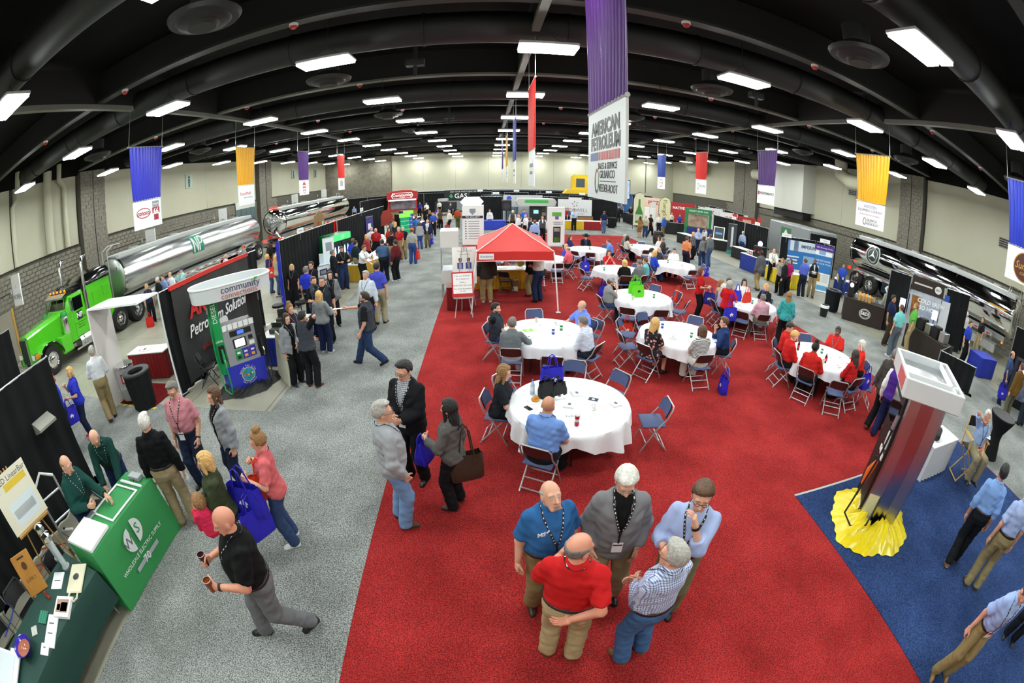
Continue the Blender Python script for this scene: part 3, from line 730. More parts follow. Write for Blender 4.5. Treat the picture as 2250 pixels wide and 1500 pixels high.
 if pants:
  mesh_of('trousers',fpants,np.array(hips+kn+an+[pel]).min(0)-0.2-belly,np.array(hips+kn+an+[pel+up*0.1]).max(0)+0.2+belly,wear(pants),res*(1.0 if dist < 9 else 1.25))
 # shirt
 def upper(inf,hem,slv,neckr,opn=0.0,vee=0.0,flare=0.0,amp=0.004):
  def f(g):
   d,X,Y,Tq = torso(g,inf,hem,0.545)
   if flare: d = d-flare*np.clip((0.12-Tq)/0.2,0,1)
   d = smin(d,cone(g,neck-up*0.02,neck+up*neckr,0.066*lw*fw+inf*0.6,0.060*lw*fw+inf*0.6),0.02)
   d = np.maximum(d,Tq-0.525-neckr*0.8)
   if slv is not None:
    for i in (0,1):
     ud = unit(el_[i]-sh[i]); fd = unit(wr_[i]-el_[i])
     if slv < 1:
      L = cone(g,sh[i],el_[i],ar[0]+inf*0.8,ar[1]+inf+0.016)
      L = np.maximum(L,(g[0]-sh[i][0])*ud[0]+(g[1]-sh[i][1])*ud[1]+(g[2]-sh[i][2])*ud[2]-0.295*slv)
     else:
      L = cone(g,el_[i],wr_[i],ar[1]+0.005+inf,ar[2]+0.010+inf)
      L = np.maximum(L,(g[0]-wr_[i][0])*fd[0]+(g[1]-wr_[i][1])*fd[1]+(g[2]-wr_[i][2])*fd[2]+0.01+(2-slv)*0.255)
      L = smin(L,cone(g,sh[i],el_[i],ar[0]-0.003+inf,ar[1]+0.005+inf),0.02)
     d = smin(d,L,0.03)
   if opn or vee:
    wv = opn*np.clip(1.3-Tq/0.6,0.75,1.3)+vee*np.clip((Tq-0.17)/0.33,0,1)
    d = np.maximum(d,np.minimum(wv-np.abs(X),Y))
   return d+wav(g,amp)
  return f
 ulo = np.array(sh+el_+wr_+[pel-up*0.15]).min(0)-0.17-belly; uhi = np.array(sh+el_+wr_+[neck+up*0.1]).max(0)+0.17+belly
 slv = {'short': 0.82,'long': 2.0,'roll': 1.5,'none': None,'cap': 0.45}[sleeve]
 if jacket: slv_s = slv if slv is not None and slv < 1 else None
 fs = upper(0.017+ki,0.07 if tuck else -0.085,slv if not (jacket or vest) else (None if jacket else slv),0.045,flare=0.0 if tuck else 0.012)
 mesh_of('shirt',fs,ulo,uhi,wear(shirt))
 if not female and not child and lod < 2:
  def fcol(g):
   d = cone(g,neck-up*0.012,neck+up*0.062,0.084*lw,0.072*lw); px,py,pz_ = g[0]-neck[0],g[1]-neck[1],g[2]-neck[2]
   X = px*rt[0]+py*rt[1]+pz_*rt[2]; Y = px*fwd[0]+py*fwd[1]+pz_*fwd[2]; Tq = px*up[0]+py*up[1]+pz_*up[2]
   d = np.maximum(d,-(cone(g,neck-up*0.1,neck+up*0.2,0.068*lw,0.068*lw))); d = np.maximum(d,np.maximum(Tq-0.052+0.25*np.maximum(Y,0),0.012-Tq-0.35*np.maximum(Y-0.02,0)))
   return np.maximum(d,np.minimum(0.012+0.25*np.maximum(Tq,0)-np.abs(X),Y))
  mesh_of('collar',fcol,neck-0.13,neck+0.13,wear(shirt),min(res,0.013))
 if skirt:
  def fsk(g):
   d,X,Y,Tq = torso(g,0.03+ki,-0.13,0.10)
   for i in (0,1): d = smin(d,cone(g,hips[i],kn[i],lg[0]+0.03,lg[1]+0.045),0.08)
   return d+wav(g,0.006)
  mesh_of('skirt',fsk,np.array(hips+kn+[pel]).min(0)-0.25,np.array(hips+kn+[pel+up*0.1]).max(0)+0.25,wear(skirt))
 if jacket:
  fj = upper(0.024+1.5*ki,-0.15,2.0,0.05,opn=jopen,vee=0.075,flare=0.022,amp=0.004); mesh_of('jacket',fj,ulo-0.05,uhi+0.03,wear(jacket))
 if vest:
  fj = upper(0.030+1.6*ki,-0.04,None,0.06,opn=jopen,vee=0.03,flare=0.01); mesh_of('vest',fj,ulo-0.05,uhi+0.03,wear(vest))
 if tuck and not sit and (belt or lod < 1) and pants and not jacket:
  def fbelt(g):
   d,X,Y,Tq = torso(g,0.024+ki,0.045,0.085); return d
  mesh_of('belt',fbelt,pel-0.28-belly,pel+0.3+belly,paint(belt or '#1d1512'),min(res,0.018))
 # shoes
 for i,sg in enumerate((1,-1)):
  sd = an[i]-kn[i]
  pit = 0.0
  if not sit and step and sg*step < 0: pit = -R(28)*min(1,abs(step)*3)
  if feet and len(feet[i]) > 3: pit = R(feet[i][3])
  M = Matrix.Translation(Vector(an[i])) @ Matrix.Rotation(fy[i],4,'Z') @ Matrix.Rotation(pit,4,'X')
  shared('shoe',shoe_get(shoe[0],lod),paint(shoe[1],0.4),t,M)
 Hmat = Matrix([[*Hrot[r]*hs,hc[r]] for r in range(3)]+[[0,0,0,1]])
 if hair[0] != 'none': shared('hair',hair_get(hair[0],lod),hair_mat(hair[1]),t,Hmat)
 if cap:
  if cap[0] == 'cap':
   mb = MB().lathe([(0.092,0.045),(0.094,0.075),(0.082,0.115),(0.05,0.138),(0.0,0.145)],(0,-0.01),16)
   mb.v = [(a,(b+0.01)*1.13-0.012,c) for a,b,c in mb.v]
   o = obj('cap',mb,paint(cap[1],0.9),t,sm=60); o.matrix_basis = Hmat
   q = obj('brim',MB().grid(lambda u,v: ((u-0.5)*0.15,0.075+v*0.085*(1-(2*u-1)**2*0.55),0.058-v*0.012-abs(2*u-1)**2*0.012),8,4).grid(lambda u,v: ((u-0.5)*0.15,0.075+v*0.085*(1-(2*u-1)**2*0.55),0.052-v*0.012-abs(2*u-1)**2*0.012),8,4),paint(cap[2] if len(cap) > 2 else cap[1],0.9),o)
  else:
   mb = MB().lathe([(0.0,0.15),(0.05,0.165),(0.078,0.16),(0.095,0.06),(0.10,0.05),(0.19,0.062),(0.192,0.055),(0.1,0.04),(0.0,0.04)],(0,-0.01),20)
   mb.v = [(a,b*1.1,c+(0.9*a*a if abs(a) > 0.1 else 0)) for a,b,c in mb.v]
   o = obj('cowboy_hat',mb,paint(cap[1],0.9),t,sm=50); o.matrix_basis = Hmat
 if glasses:
  mb = MB()
  for s_ in (-1,1):
   mb.tube([(s_*0.032+0.021*math.cos(a),0.104,0.006+0.016*math.sin(a)) for a in [k*math.pi/6 for k in range(12)]],0.0022,5,closed=True)
   mb.tube([(s_*0.053,0.103,0.01),(s_*0.081,0.07,0.012),(s_*0.087,-0.02,0.012)],0.0022,5)
  mb.tube([(-0.011,0.105,0.01),(0.011,0.105,0.01)],0.0022,5)
  o = obj('glasses',mb,BLACK if glasses is True else paint(glasses),t); o.matrix_basis = Hmat
 if watch:
  i = watch-1; c = wr_[i]-(wr_[i]-el_[i])*0.06; ax = unit(wr_[i]-el_[i])
  obj('watch',MB().tube([c-ax*0.011,c+ax*0.011],0.037 if sleeve != 'long' else 0.042,12),BLACK,t)
 # surface of the upper clothes from the front, for lanyards and badges
 fo = upper(0.017+ki,0.0,None,0.045)
 def surf(px,tq,ext=0.0):
  ys = np.linspace(0.34+belly,0.0,60); P = pel+rt*px+up*tq; pts = P+np.outer(ys,fwd); d = fo((pts[:,0],pts[:,1],pts[:,2]))
  k = np.argmax(d < 0); yv = ys[k] if d[k] < 0 else 0.1
  if vest or jacket: yv += 0.012
  return P+fwd*(yv+0.007+ext)
 if lanyard:
  mb = MB()
  bt = 0.10 if badge is not False else 0.2
  for sg in (1,-1):
   pts = [T3((0,-0.092*lw,0.532)),T3((sg*0.050*lw,-0.078*lw,0.540)),T3((sg*0.080*lw,-0.005,0.553)),T3((sg*0.078*lw,0.045,0.525))]
   for k in range(9): q = k/8; pts.append(surf(sg*(0.078*lw*(1-q)**0.9+0.008),0.49-q*0.25))
   for k in range(len(pts)-1):
    a,b = pts[k],pts[k+1]; dr = unit(b-a); sd = unit(np.cross(dr,fwd if k > 2 else up))*0.0095
    sub = 2
    for j in range(sub):
     p0 = a+(b-a)*j/sub; p1 = a+(b-a)*(j+1)/sub
     mb.add([p0-sd,p0+sd,p1+sd,p1-sd],[(0,1,2,3)],0)
     if (j % 2 == 0) and k > 0:
      ofs = (fwd if k > 2 else up)*0.002; q0 = p0+(p1-p0)*0.1; q1 = p0+(p1-p0)*0.8; mb.add([q0-sd*.42+ofs,q0+sd*.42+ofs,q1+sd*.42+ofs,q1-sd*.42+ofs],[(0,1,2,3)],1)
  pts = [surf(0,0.24-k*(0.24-bt)/4) for k in range(5)]
  for k in range(4):
   sd = rt*0.009; mb.add([pts[k]-sd,pts[k]+sd,pts[k+1]+sd,pts[k+1]-sd],[(0,1,2,3)],0)
  ly = obj('lanyard',mb,[paint('#0c0c0d',0.7),paint('#e8e8e8',0.7)],t,fix=False)
  if badge is not False:
   c = surf(0,bt-0.06,0.006); a = rt*0.046; b = up*0.062; f2 = fwd*0.004
   o = obj('badge',MB().add([c-a-b,c+a-b,c+a+b,c-a+b,c-a-b+f2,c+a-b+f2,c+a+b+f2,c-a+b+f2],[(3,2,1,0),(4,5,6,7),(0,1,5,4),(1,2,6,5),(2,3,7,6),(3,0,4,7)]),WHITE,ly)
   e0 = c+b*0.55+f2*1.3; e = up*0.012
   col = badge if isinstance(badge,str) else '#23272b'
   bh = b*0.4 if isinstance(badge,str) else b*0.12
   obj('badge_print',MB().add([e0-a*0.9-bh,e0+a*0.9-bh,e0+a*0.9+bh,e0-a*0.9+bh],[(0,1,2,3)]),paint(col),ly,fix=False)
 # points others may use (world space)
 Mw = Matrix.Translation((x,y,z)) @ Matrix.Rotation(-R(face),4,'Z') @ Matrix.Scale(s,4)
 W = lambda v: Mw @ Vector(v)
 hands = [W(wr_[i]+unit(wr_[i]-el_[i])*0.075) for i in (0,1)]
 return dict(o=t,hands=hands,sh=[W(q) for q in sh],surf=lambda a,b,e=0.0: Vector(surf(a,b,e)),fwd=Vector(fwd),up=Vector(up),rt=Vector(rt),s=s,face=face,head=W(hc),W=W,pel=W(pel))
# ------------------------------------------------------------------ furniture and props
NAVY_PAD = mat('blue_vinyl','#3f4c74',rough=0.6,bump=(60,0.2)); BROWN_METAL = mat('brown_metal','#4a2b27',rough=0.35,metal=0.3); TUBE = mat('chair_tube','#b4b5b8',rough=0.3,metal=0.6)
def chair_meshes(k):
 pad = mat('blue_vinyl','#3f4c74') if k == 'blue' else paint('#151517'); shell = BROWN_METAL if k == 'blue' else paint('#1b1b1d'); tb = TUBE if k == 'blue' else paint('#2a2a2c')
 out = []
 def add(n,mb,m,sm=45): me = mb.mesh(n,True); me.materials.append(m); smooth(me,sm); out.append((n,me))
 U = [(-0.225,0.21,0.0),(-0.225,0.0,0.40),(-0.22,-0.16,0.60),(-0.215,-0.215,0.74),(-0.18,-0.235,0.79),(0.18,-0.235,0.79),(0.215,-0.215,0.74),(0.22,-0.16,0.60),(0.225,0.0,0.40),(0.225,0.21,0.0)]
 add('frame',MB().tube(U,0.0125,6),tb)
 for s in (-1,1): add('rear_leg',MB().tube([(s*0.20,-0.24,0.0),(s*0.20,0.12,0.42)],0.012,6),tb)
 add('crossbar',MB().tube([(-0.2,-0.205,0.05),(0.2,-0.205,0.05)],0.011,6),tb); add('crossbar',MB().tube([(-0.2,-0.10,0.165),(0.2,-0.10,0.165)],0.011,6),tb); add('crossbar',MB().tube([(-0.225,0.13,0.155),(0.225,0.13,0.155)],0.010,6),tb)
 add('seat',MB().box(-0.205,0.205,-0.17,0.22,0.425,0.462,bev=0.018),pad)
 def bk(off,th):
  def f(u,v):
   x = (u-0.5)*0.40; return (x,-0.175-0.06*v+off+0.05*((2*u-1)**2),0.59+0.19*v*(1-0.12*(2*u-1)**2))
  return f
 mb = MB().grid(bk(0.012,0),8,4).grid(bk(0.004,0),8,4); add('backrest',mb,pad,60)
 mb = MB().grid(bk(0.0,0),8,4).grid(bk(-0.008,0),8,4); add('back_shell',mb,shell,60)
 return out
CH = {k: chair_meshes(k) for k in ('blue','black')}
def chair(x,y,face,label,kind='blue',group=None,name='folding_chair'):
 t = thing(name,label,'chair',(x,y,0.012 if x > -4.4 else 0.0),-R(face),group)
 for n,me in CH[kind]:
  o = bpy.data.objects.new(n,me); COL.objects.link(o); o.parent = t
 return t
M_LINEN = mat('white_linen','#e4e6ec',rough=0.8,spec=0.2,bump=(9,0.35))
def round_table(x,y,label,seed,r=0.915,zt=0.735):
 t = thing('round_table','round banquet table '+label.replace('white cloth on the round table ',''),'table',(x,y,0.012))
 obj('tabletop',MB().cyl((0,0),r-0.01,zt-0.045,zt-0.015,32),paint('#8a7a63'),t)
 for k in range(4):
  a = k*math.pi/2+0.5+seed; c,s = math.cos(a),math.sin(a)
  obj('leg',MB().tube([(0.45*c,0.45*s,zt-0.04),(0.55*c,0.55*s,0.4),(0.6*c,0.6*s,0.0)],0.014,6),BLACK,t)
 rg = random.Random(seed); ph = rg.uniform(0,6); N = 96; prof = []
 mb = MB(); rings = [(0.0,0),(0.5,0),(0.88,0),(1.0,0)]
 V = [(0,0,zt)]; F = []
 R_ = [0.45,0.85,0.985,1.0]
 rows = []
 for q in R_: rows.append([(r*q*math.cos(2*math.pi*j/N),r*q*math.sin(2*math.pi*j/N),zt-(0.004 if q == 1.0 else 0)) for j in range(N)])
 for k in range(1,7):
  f = k/6; row = []
  for j in range(N):
   a = 2*math.pi*j/N; drop = 0.30+0.10*math.cos(4*(a+ph))+0.03*math.sin(9*a+ph)
   fold = (0.03+0.05*max(0,math.cos(4*(a+ph))))*f*math.sin(17*a+2*math.sin(3*a+ph))+0.012*f*math.sin(31*a)
   rr = r+0.012+0.02*f+fold+0.05*f*max(0,math.cos(4*(a+ph)))
   row.append((rr*math.cos(a),rr*math.sin(a),zt-0.01-drop*f))
  rows.append(row)
 for row in rows: V += row
 for j in range(N): F.append((0,1+j,1+(j+1) % N))
 for i in range(len(rows)-1):
  for j in range(N): F.append((1+i*N+j,1+(i+1)*N+j,1+(i+1)*N+(j+1) % N,1+i*N+(j+1) % N))
 o = obj('tablecloth',MB().add(V,F),M_LINEN,sm=60); o.location = (x,y,0.012)
 tag(o,label,'tablecloth')
 return zt+0.012
def drape(x0,y0,x1,y1,h,label,m=None,seed=0,amp=0.035,group=None,n_per=26,name='drape_panel'):
 L = math.hypot(x1-x0,y1-y0); t = thing(name,label,'curtain',(x0,y0,0),math.atan2(y1-y0,x1-x0),group)
 rg = random.Random(seed+int(x0*10+y0*7)); n = max(8,int(L*n_per)); ph = rg.uniform(0,6)
 mb = MB()
 def f(off):
  def g(u,v):
   s = u*L; w = amp*math.sin(s*19+ph+1.3*math.sin(s*2.1+ph)+0.3*v)*(0.55+0.45*(1-v)); return (s,w+off,0.02+(h-0.04)*v)
  return g
 mb.grid(f(0.004),n,3); mb.grid(f(-0.004),n,3)
 obj('curtain',mb,m or M_DRAPE,t,sm=70,fix=False)
 obj('crossbar',MB().tube([(0,0,h-0.02),(L,0,h-0.02)],0.018,6),ALU,t)
 for s in (0.0,L):
  p = obj('upright',MB().tube([(s,0.03,0.0),(s,0.03,h)],0.02,8),ALU,t); obj('base_plate',MB().box(s-0.16,s+0.16,-0.13,0.19,0.0,0.012),STEEL,p)
 return t
M_DRAPE = mat('black_drape','#17181a',rough=0.9,spec=0.15,noise=(1.5,'#202123',0.2))
def skirt_table(x0,y0,x1,y1,depth,label,skirt='#c9a21c',top='#f2f2f2',h=0.74,name='exhibit_table',m=None):
 """front edge from (x0,y0) to (x1,y1); the table extends to the left of that direction"""
 L = math.hypot(x1-x0,y1-y0); t = thing(name,label,'table',(x0,y0,0.0),math.atan2(y1-y0,x1-x0))
 obj('tabletop',MB().box(-0.01,L+0.01,-0.01,depth+0.01,h-0.03,h,bev=0.006),paint(top),t)
 path = [(0,depth),(0,0),(L,0),(L,depth),(0,depth)]; pts = []
 for (a,b),(c,d) in zip(path[:-1],path[1:]):
  seg = math.hypot(c-a,d-b); k = max(2,int(seg*30)); nx,ny = (d-b)/seg,-(c-a)/seg
  for i in range(k):
   f = i/k; w = 0.012*math.sin(i*1.55); pts.append((a+(c-a)*f+nx*w,b+(d-b)*f+ny*w,nx*w,ny*w))
 N = len(pts); V = []; F = []
 for z,e in ((h-0.02,0.3),(h*0.5,1),(0.025,1.6)):
  V += [(p[0]+p[2]*(e-1),p[1]+p[3]*(e-1),z) for p in pts]
 for r_ in range(2):
  for i in range(N): F.append((r_*N+i,r_*N+(i+1) % N,(r_+1)*N+(i+1) % N,(r_+1)*N+i))
 obj('skirt',MB().add(V,F),m or mat('satin_'+skirt.lstrip('#'),skirt,rough=0.5,spec=0.4),t,sm=80)
 for (lx,ly) in ((0.1,0.1),(L-0.1,0.1),(0.1,depth-0.1),(L-0.1,depth-0.1)): obj('leg',MB().tube([(lx,ly,0),(lx,ly,h-0.03)],0.014,6),STEEL,t)
 return t
EMB = [(-0.5,-0.1),(-0.35,0.2),(-0.1,0.25),(0.05,0.45),(0.15,0.25),(0.4,0.2),(0.5,0.0),(0.3,-0.05),(0.35,-0.3),(0.2,-0.3),(0.1,-0.1),(-0.1,-0.1),(-0.15,-0.35),(-0.3,-0.35),(-0.28,-0.1)]
def tote(x,y,z,rot,label,col='#2b25b8',w=0.36,h=0.38,d=0.16,emblem='#dfe3f0',tilt=0.0,handle=0.20,group=None,slump=0.0):
 t = thing('tote_bag',label,'bag',(x,y,z),rot,group); t.rotation_euler = (tilt,0,rot)
 n = 28; V = []; F = []
 rows = ((0,0.92),(0.04,1.0),(0.45,1.05),(0.8,0.98-slump*0.2),(1.0,0.95-slump*0.35))
 for i,(q,sc) in enumerate(rows):
  for j in range(n):
   a = 2*math.pi*j/n; c,s = math.cos(a),math.sin(a); e = 0.35
   px = w/2*sc*(abs(c)**e)*(1 if c > 0 else -1); py = d/2*sc*(abs(s)**e)*(1 if s > 0 else -1)*(1-0.45*q-slump*0.3*q)
   wob = 0.012*math.sin(5*a+7*q+x*9)*(0.3+q); V.append((px+wob,py+wob*0.7,h*q*(1-slump*0.3)+(0.02*math.sin(3*a+x*5)*slump if q > .7 else 0)))
 for i in range(len(rows)-1):
  for j in range(n): F.append((i*n+j,i*n+(j+1) % n,(i+1)*n+(j+1) % n,(i+1)*n+j))
 F.append(tuple(range(n))[::-1])
 V2 = [(a*0.975,b*0.95,c+0.004) for a,b,c in V]
 m = mat('woven_'+col.lstrip('#'),col,rough=0.55,spec=0.35,bump=(18,0.45))
 obj('bag_body',MB().add(V,F).add(V2,[f[::-1] for f in F]),m,t,sm=45,fix=False)
 for s in (-1,1):
  y0 = s*d/2*0.5; hz = h*(1-slump*0.3)
  obj('handle',MB().tube([(-w*0.22,y0,hz*0.8),(-w*0.22,y0*1.02,hz),(-w*0.12,y0*0.8,hz+handle*0.85),(0,y0*0.7,hz+handle),(w*0.12,y0*0.8,hz+handle*0.85),(w*0.22,y0*1.02,hz),(w*0.22,y0,hz*0.8)],0.009,5),m,t)
  if emblem:
   k = w*0.32; q = obj('emblem',MB().prism([(a*k,b*k) for a,b in EMB],0,0.003,'y'),paint(emblem),t); q.location = (0,s*(d/2*1.0)*0.86+(-0.003 if s < 0 else 0.0),h*0.5); q.rotation_euler = (s*0.25*(d/h),0,0)
   q.location.y = s*(d/2*(1-0.45*0.5)*1.05+0.006)
 return t
def lathe_thing(name,label,cat,x,y,z,parts,group=None,rot=(0,0,0)):
 t = thing(name,label,cat,(x,y,z),0,group); t.rotation_euler = rot
 for (n,prof,m,seg) in parts: obj(n,MB().lathe(prof,n=seg),m,t,sm=40)
 return t
def bottle(x,y,z,label,col='#b9d3ee',capc='#2740a8',lab='#e9edf5',h=0.22,r=0.032,rot=(0,0,0),group=None):
 mm = mat('pet_'+col.lstrip('#'),col,rough=0.12,spec=0.6)
 return lathe_thing('bottle',label,'bottle',x,y,z,[('bottle_body',[(0,0),(r*0.9,0),(r,h*0.05),(r,h*0.62),(r*0.75,h*0.74),(r*0.36,h*0.88),(r*0.36,h*0.93)],mm,14),('bottle_label',[(r*1.02,h*0.25),(r*1.03,h*0.26),(r*1.03,h*0.55),(r*1.02,h*0.56)],paint(lab),14),('cap',[(r*0.42,h*0.93),(r*0.44,h*0.94),(r*0.44,h),(0,h)],paint(capc),12)],group,rot)
def cup(x,y,z,label,col='#c22a2e',h=0.13,r=0.042,lidc='#f2f2f2',rot=(0,0,0),drink=None,group=None):
 return lathe_thing('cup',label,'cup',x,y,z,[('cup_body',[(0,0),(r*0.72,0),(r,h),(r*0.94,h),(r*0.68,0.01),(0,0.01)],paint(col,0.4),16),('rim',[(r*0.97,h-0.006),(r*1.04,h-0.004),(r*1.04,h+0.003),(r*0.95,h+0.003)],paint(lidc,0.4),16),('drink',[(0,h*0.86),(r*0.93,h*0.86)],paint(drink or '#3a1c10',0.1),16)],group,rot)
def can(x,y,z,label,col='#b3202a',top='#c9cdd2',h=0.122,r=0.033,rot=(0,0,0),group=None):
 return lathe_thing('drink_can',label,'can',x,y,z,[('can_body',[(0,0),(r*0.8,0),(r,h*0.07),(r,h*0.9),(r*0.82,h)],mat('can_'+col.lstrip('#'),col,rough=0.25,metal=0.4),16),('can_top',[(r*0.82,h),(r*0.78,h*0.985),(0,h*0.985)],STEEL,16),('can_band',[(r*1.01,h*0.45),(r*1.015,h*0.46),(r*1.015,h*0.7),(r*1.01,h*0.71)],paint(top),16)],group,rot)
def flat(x,y,z,w,d,rot,label,name='flyer',col='#f4f3f0',th=0.003,cat='paper',group=None,marks=None,txt=None):
 t = thing(name,label,cat,(x,y,z),rot,group)
 obj('sheet',MB().box(-w/2,w/2,-d/2,d/2,0,th),paint(col,0.7),t)
 if txt: text(t,txt[0],txt[1],(0,d*0.33,th+0.0012),(0,0,0),paint(txt[2]),depth=0.0004)
 for (a,b,c,e,mc) in (marks or []): obj('print',MB().box(a*w,c*w,b*d,e*d,th,th+0.0012),paint(mc),t)
 return t
def napkins(x,y,z,rot,label,group=None):
 t = thing('napkin_stack',label,'napkins',(x,y,z),rot,group)
 for k in range(4): obj('napkin',MB().box(-0.082+0.003*k,0.082-0.002*k,-0.08,0.08,k*0.008,k*0.008+0.007,bev=0.002),PAPER,t)
 obj('napkin_print',MB().box(-0.02,0.025,-0.03,0.035,0.0315,0.0325),paint('#4a4f66'),t)
 return t
def trashcan(x,y,label,r=0.30,h=0.92,taper=0.9,lid='#2c2d30'):
 t = thing('trash_can',label,'trash can',(x,y,0.0))
 n = 40; V = []; F = []
 for z,q in ((0.05,taper*0.94),(0.3,taper),(0.6,0.97),(h-0.03,1.0)):
  for j in range(n): a = 2*math.pi*j/n; rr = r*q*(1+0.018*math.sin(a*11)); V.append((rr*math.cos(a),rr*math.sin(a),z))
 for i in range(3):
  for j in range(n): F.append((i*n+j,i*n+(j+1) % n,(i+1)*n+(j+1) % n,(i+1)*n+j))
 obj('fabric_cover',MB().add(V,F),M_DRAPE,t,sm=70)
 obj('rim',MB().lathe([(r*0.6,h-0.1),(r*0.62,h-0.02),(r*0.9,h),(r*1.05,h-0.02),(r*1.05,h-0.06),(r,h-0.06)],n=28),paint(lid),t,sm=50)
 obj('bin_liner',MB().lathe([(0,0.25),(r*0.58,0.25),(r*0.6,h-0.08)],n=20),paint('#0d0d0e'),t)
 for k in range(4): a = k*math.pi/2+0.4; obj('caster',MB().cyl((r*0.6*math.cos(a),r*0.6*math.sin(a)),0.035,0,0.055,8),STEEL,t)
 return t
def sign_board(t,w,h,z0,th=0.02,m=None,name='board'): return obj(name,MB().box(-w/2,w/2,-th/2,th/2,z0,z0+h),m or WHITE,t)
def rollup(x,y,face,w,h,label,bands,name='rollup_banner',z0=0.05,cat='banner'):
 """bands: (z0f, z1f, colour) flat print areas from the bottom; front is the -Y side, turned by face"""
 t = thing(name,label,cat,(x,y,0.0),R(face))
 obj('base',MB().box(-w/2,w/2,-0.08,0.08,0,z0,bev=0.01),ALU,t)
 obj('pole',MB().tube([(0,0.05,z0),(0,0.03,h)],0.012,6),ALU,t); obj('top_rail',MB().box(-w/2,w/2,-0.01,0.02,h-0.02,h+0.01),ALU,t)
 obj('panel',MB().box(-w/2,w/2,-0.004,0.004,z0,h),paint(bands[0][2]),t)
 for (a,b,c) in bands[1:]:
  x0,x1 = (-w/2,w/2) if not isinstance(c,tuple) else (c[1]*w,c[2]*w); cc = c if not isinstance(c,tuple) else c[0]
  obj('print',MB().box(x0,x1,-0.0065,-0.004,z0+a*(h-z0),z0+b*(h-z0)),paint(cc),t)
 return t
# ------------------------------------------------------------------ the round tables of the dining area
TB = {}
for i,(k,x,y,lb) in enumerate((
 ('T1',1.2,5.62,'white cloth on the round table with black handbags and a purple tote bag'),
 ('T2',1.21,8.75,'white cloth on the round table with four men and a lime green card'),
 ('T3',7.55,6.95,'white cloth on the round table where everybody wears red'),
 ('T4',4.25,8.5,'white cloth on the round table of the woman in the floral dress'),
 ('T5',4.4,11.6,'white cloth on the round table with two lime green tote bags'),
 ('T6',7.95,11.1,'white cloth on the round table piled with orange and blue bags'),
 ('T7',4.8,15.35,'white cloth on the round table of the blond woman in black'),
 ('T8',7.8,16.85,'white cloth on the round table behind the women in red'),
 ('T9',4.75,20.0,'white cloth on the round table of the man in a black cowboy hat'),
 ('T10',8.0,21.3,'white cloth on the round table nearest the black barrel'),
 ('T11',2.3,17.5,'white cloth on the round table of the man in a coral shirt'),
 ('T12',0.1,19.1,'white cloth on the round table seen under the red canopy'))):
 TB[k] = (x,y,round_table(x,y,lb,i+1))
def seat_at(k,deg,rad=1.15):
 """seat position and facing at a table; deg is the compass direction of the seat seen from the table (0 = +Y, 90 = +X)"""
 x,y,z = TB[k]; a = R(deg); return x+rad*math.sin(a),y+rad*math.cos(a),deg+180
def tchair(k,deg,rad,desc,turn=0):
 x,y,f = seat_at(k,deg,rad); return chair(x,y,f+turn,desc)
tn = {'T1': 'the table with black handbags','T2': 'the table of four men','T3': 'the table of people in red','T4': 'the table of the woman in a floral dress','T5': 'the table with lime green bags','T6': 'the table piled with orange and blue bags',
  'T7': 'the table of the blond woman in black','T8': 'the table behind the women in red','T9': 'the table of the cowboy hat man','T10': 'the table nearest the black barrel','T11': 'the table of the man in coral','T12': 'the table seen under the canopy'}
EMPTY = {'T1': (-44,12,48,97),'T2': (-3,-48,-180,66),'T4': (-88,-52,42,-16),'T5': (36,72,116,176,-146),'T3': (150,20,-155),'T6': (150,112,-138),'T7': (-52,-100,50),'T8': (172,128,92),'T9': (48,190,-140),'T10': (-165,135,15),'T11': (-100,165,-150),'T12': (130,170,-60)}
for k,degs in EMPTY.items():
 for d in degs:
  chair(*(lambda q: (q[0],q[1],q[2]+rnd.uniform(-14,14)))(seat_at(k,d,rnd.uniform(1.17,1.34) if k != 'T2' else 1.25)),'empty blue padded folding chair at '+tn[k],group='empty chairs at '+tn[k])
# ------------------------------------------------------------------ hanging cloth banners
def satin(c): return mat('banner_'+c.lstrip('#'),c,rough=0.42,spec=0.4)
def banner(x,y0,y1,col,label,side,seed,panel_col='#e9ecee',ztop=6.38,zs=4.68,zb=3.80):
 """hangs in the Y-Z plane; side +1 shows its print towards +X, -1 towards -X"""
 yc = (y0+y1)/2; W = y1-y0
 t = thing('hanging_banner',label,'banner',(x,yc,0))
 def f(off):
  def g(u,v):
   wd = W*(1-0.18*v); y = (u-0.5)*wd; w = 0.028*math.sin(u*71+seed+1.5*math.sin(u*9+seed)+0.4*v)*(0.7+0.3*v); return (w+off,y,ztop-(ztop-zs)*v)
  return g
 obj('cloth',MB().grid(f(0.003),110,4).grid(f(-0.003),110,4),satin(col),t,sm=80,fix=False)
 obj('rod',MB().tube([(0,-W/2-0.05,ztop),(0,W/2+0.05,ztop)],0.022,8),ALU,t); obj('rod',MB().tube([(0,-W*0.43,zs),(0,W*0.43,zs)],0.022,8),ALU,t)
 for s in (-1,1): obj('wire',MB().tube([(0,s*W/2,ztop),(0,s*W/2,7.53)],0.008,5),STEEL,t)
 obj('sign_panel',MB().box(-0.012,0.012,-W*0.42,W*0.42,zb,zs),paint(panel_col),t)
 return t
def bt(t,side,s,size,y,z,col,**k):   # lettering on the panel
 return text(t,s,size,(side*0.0135,y*side,z),front(side*math.pi/2),paint(col),**k)
def bbox(t,side,y0,y1,z0,z1,col,name='print_mark'):
 a,b = sorted((y0*side,y1*side)); x0,x1 = sorted((side*0.012,side*0.0145)); return obj(name,MB().box(x0,x1,a,b,z0,z1),paint(col),t)
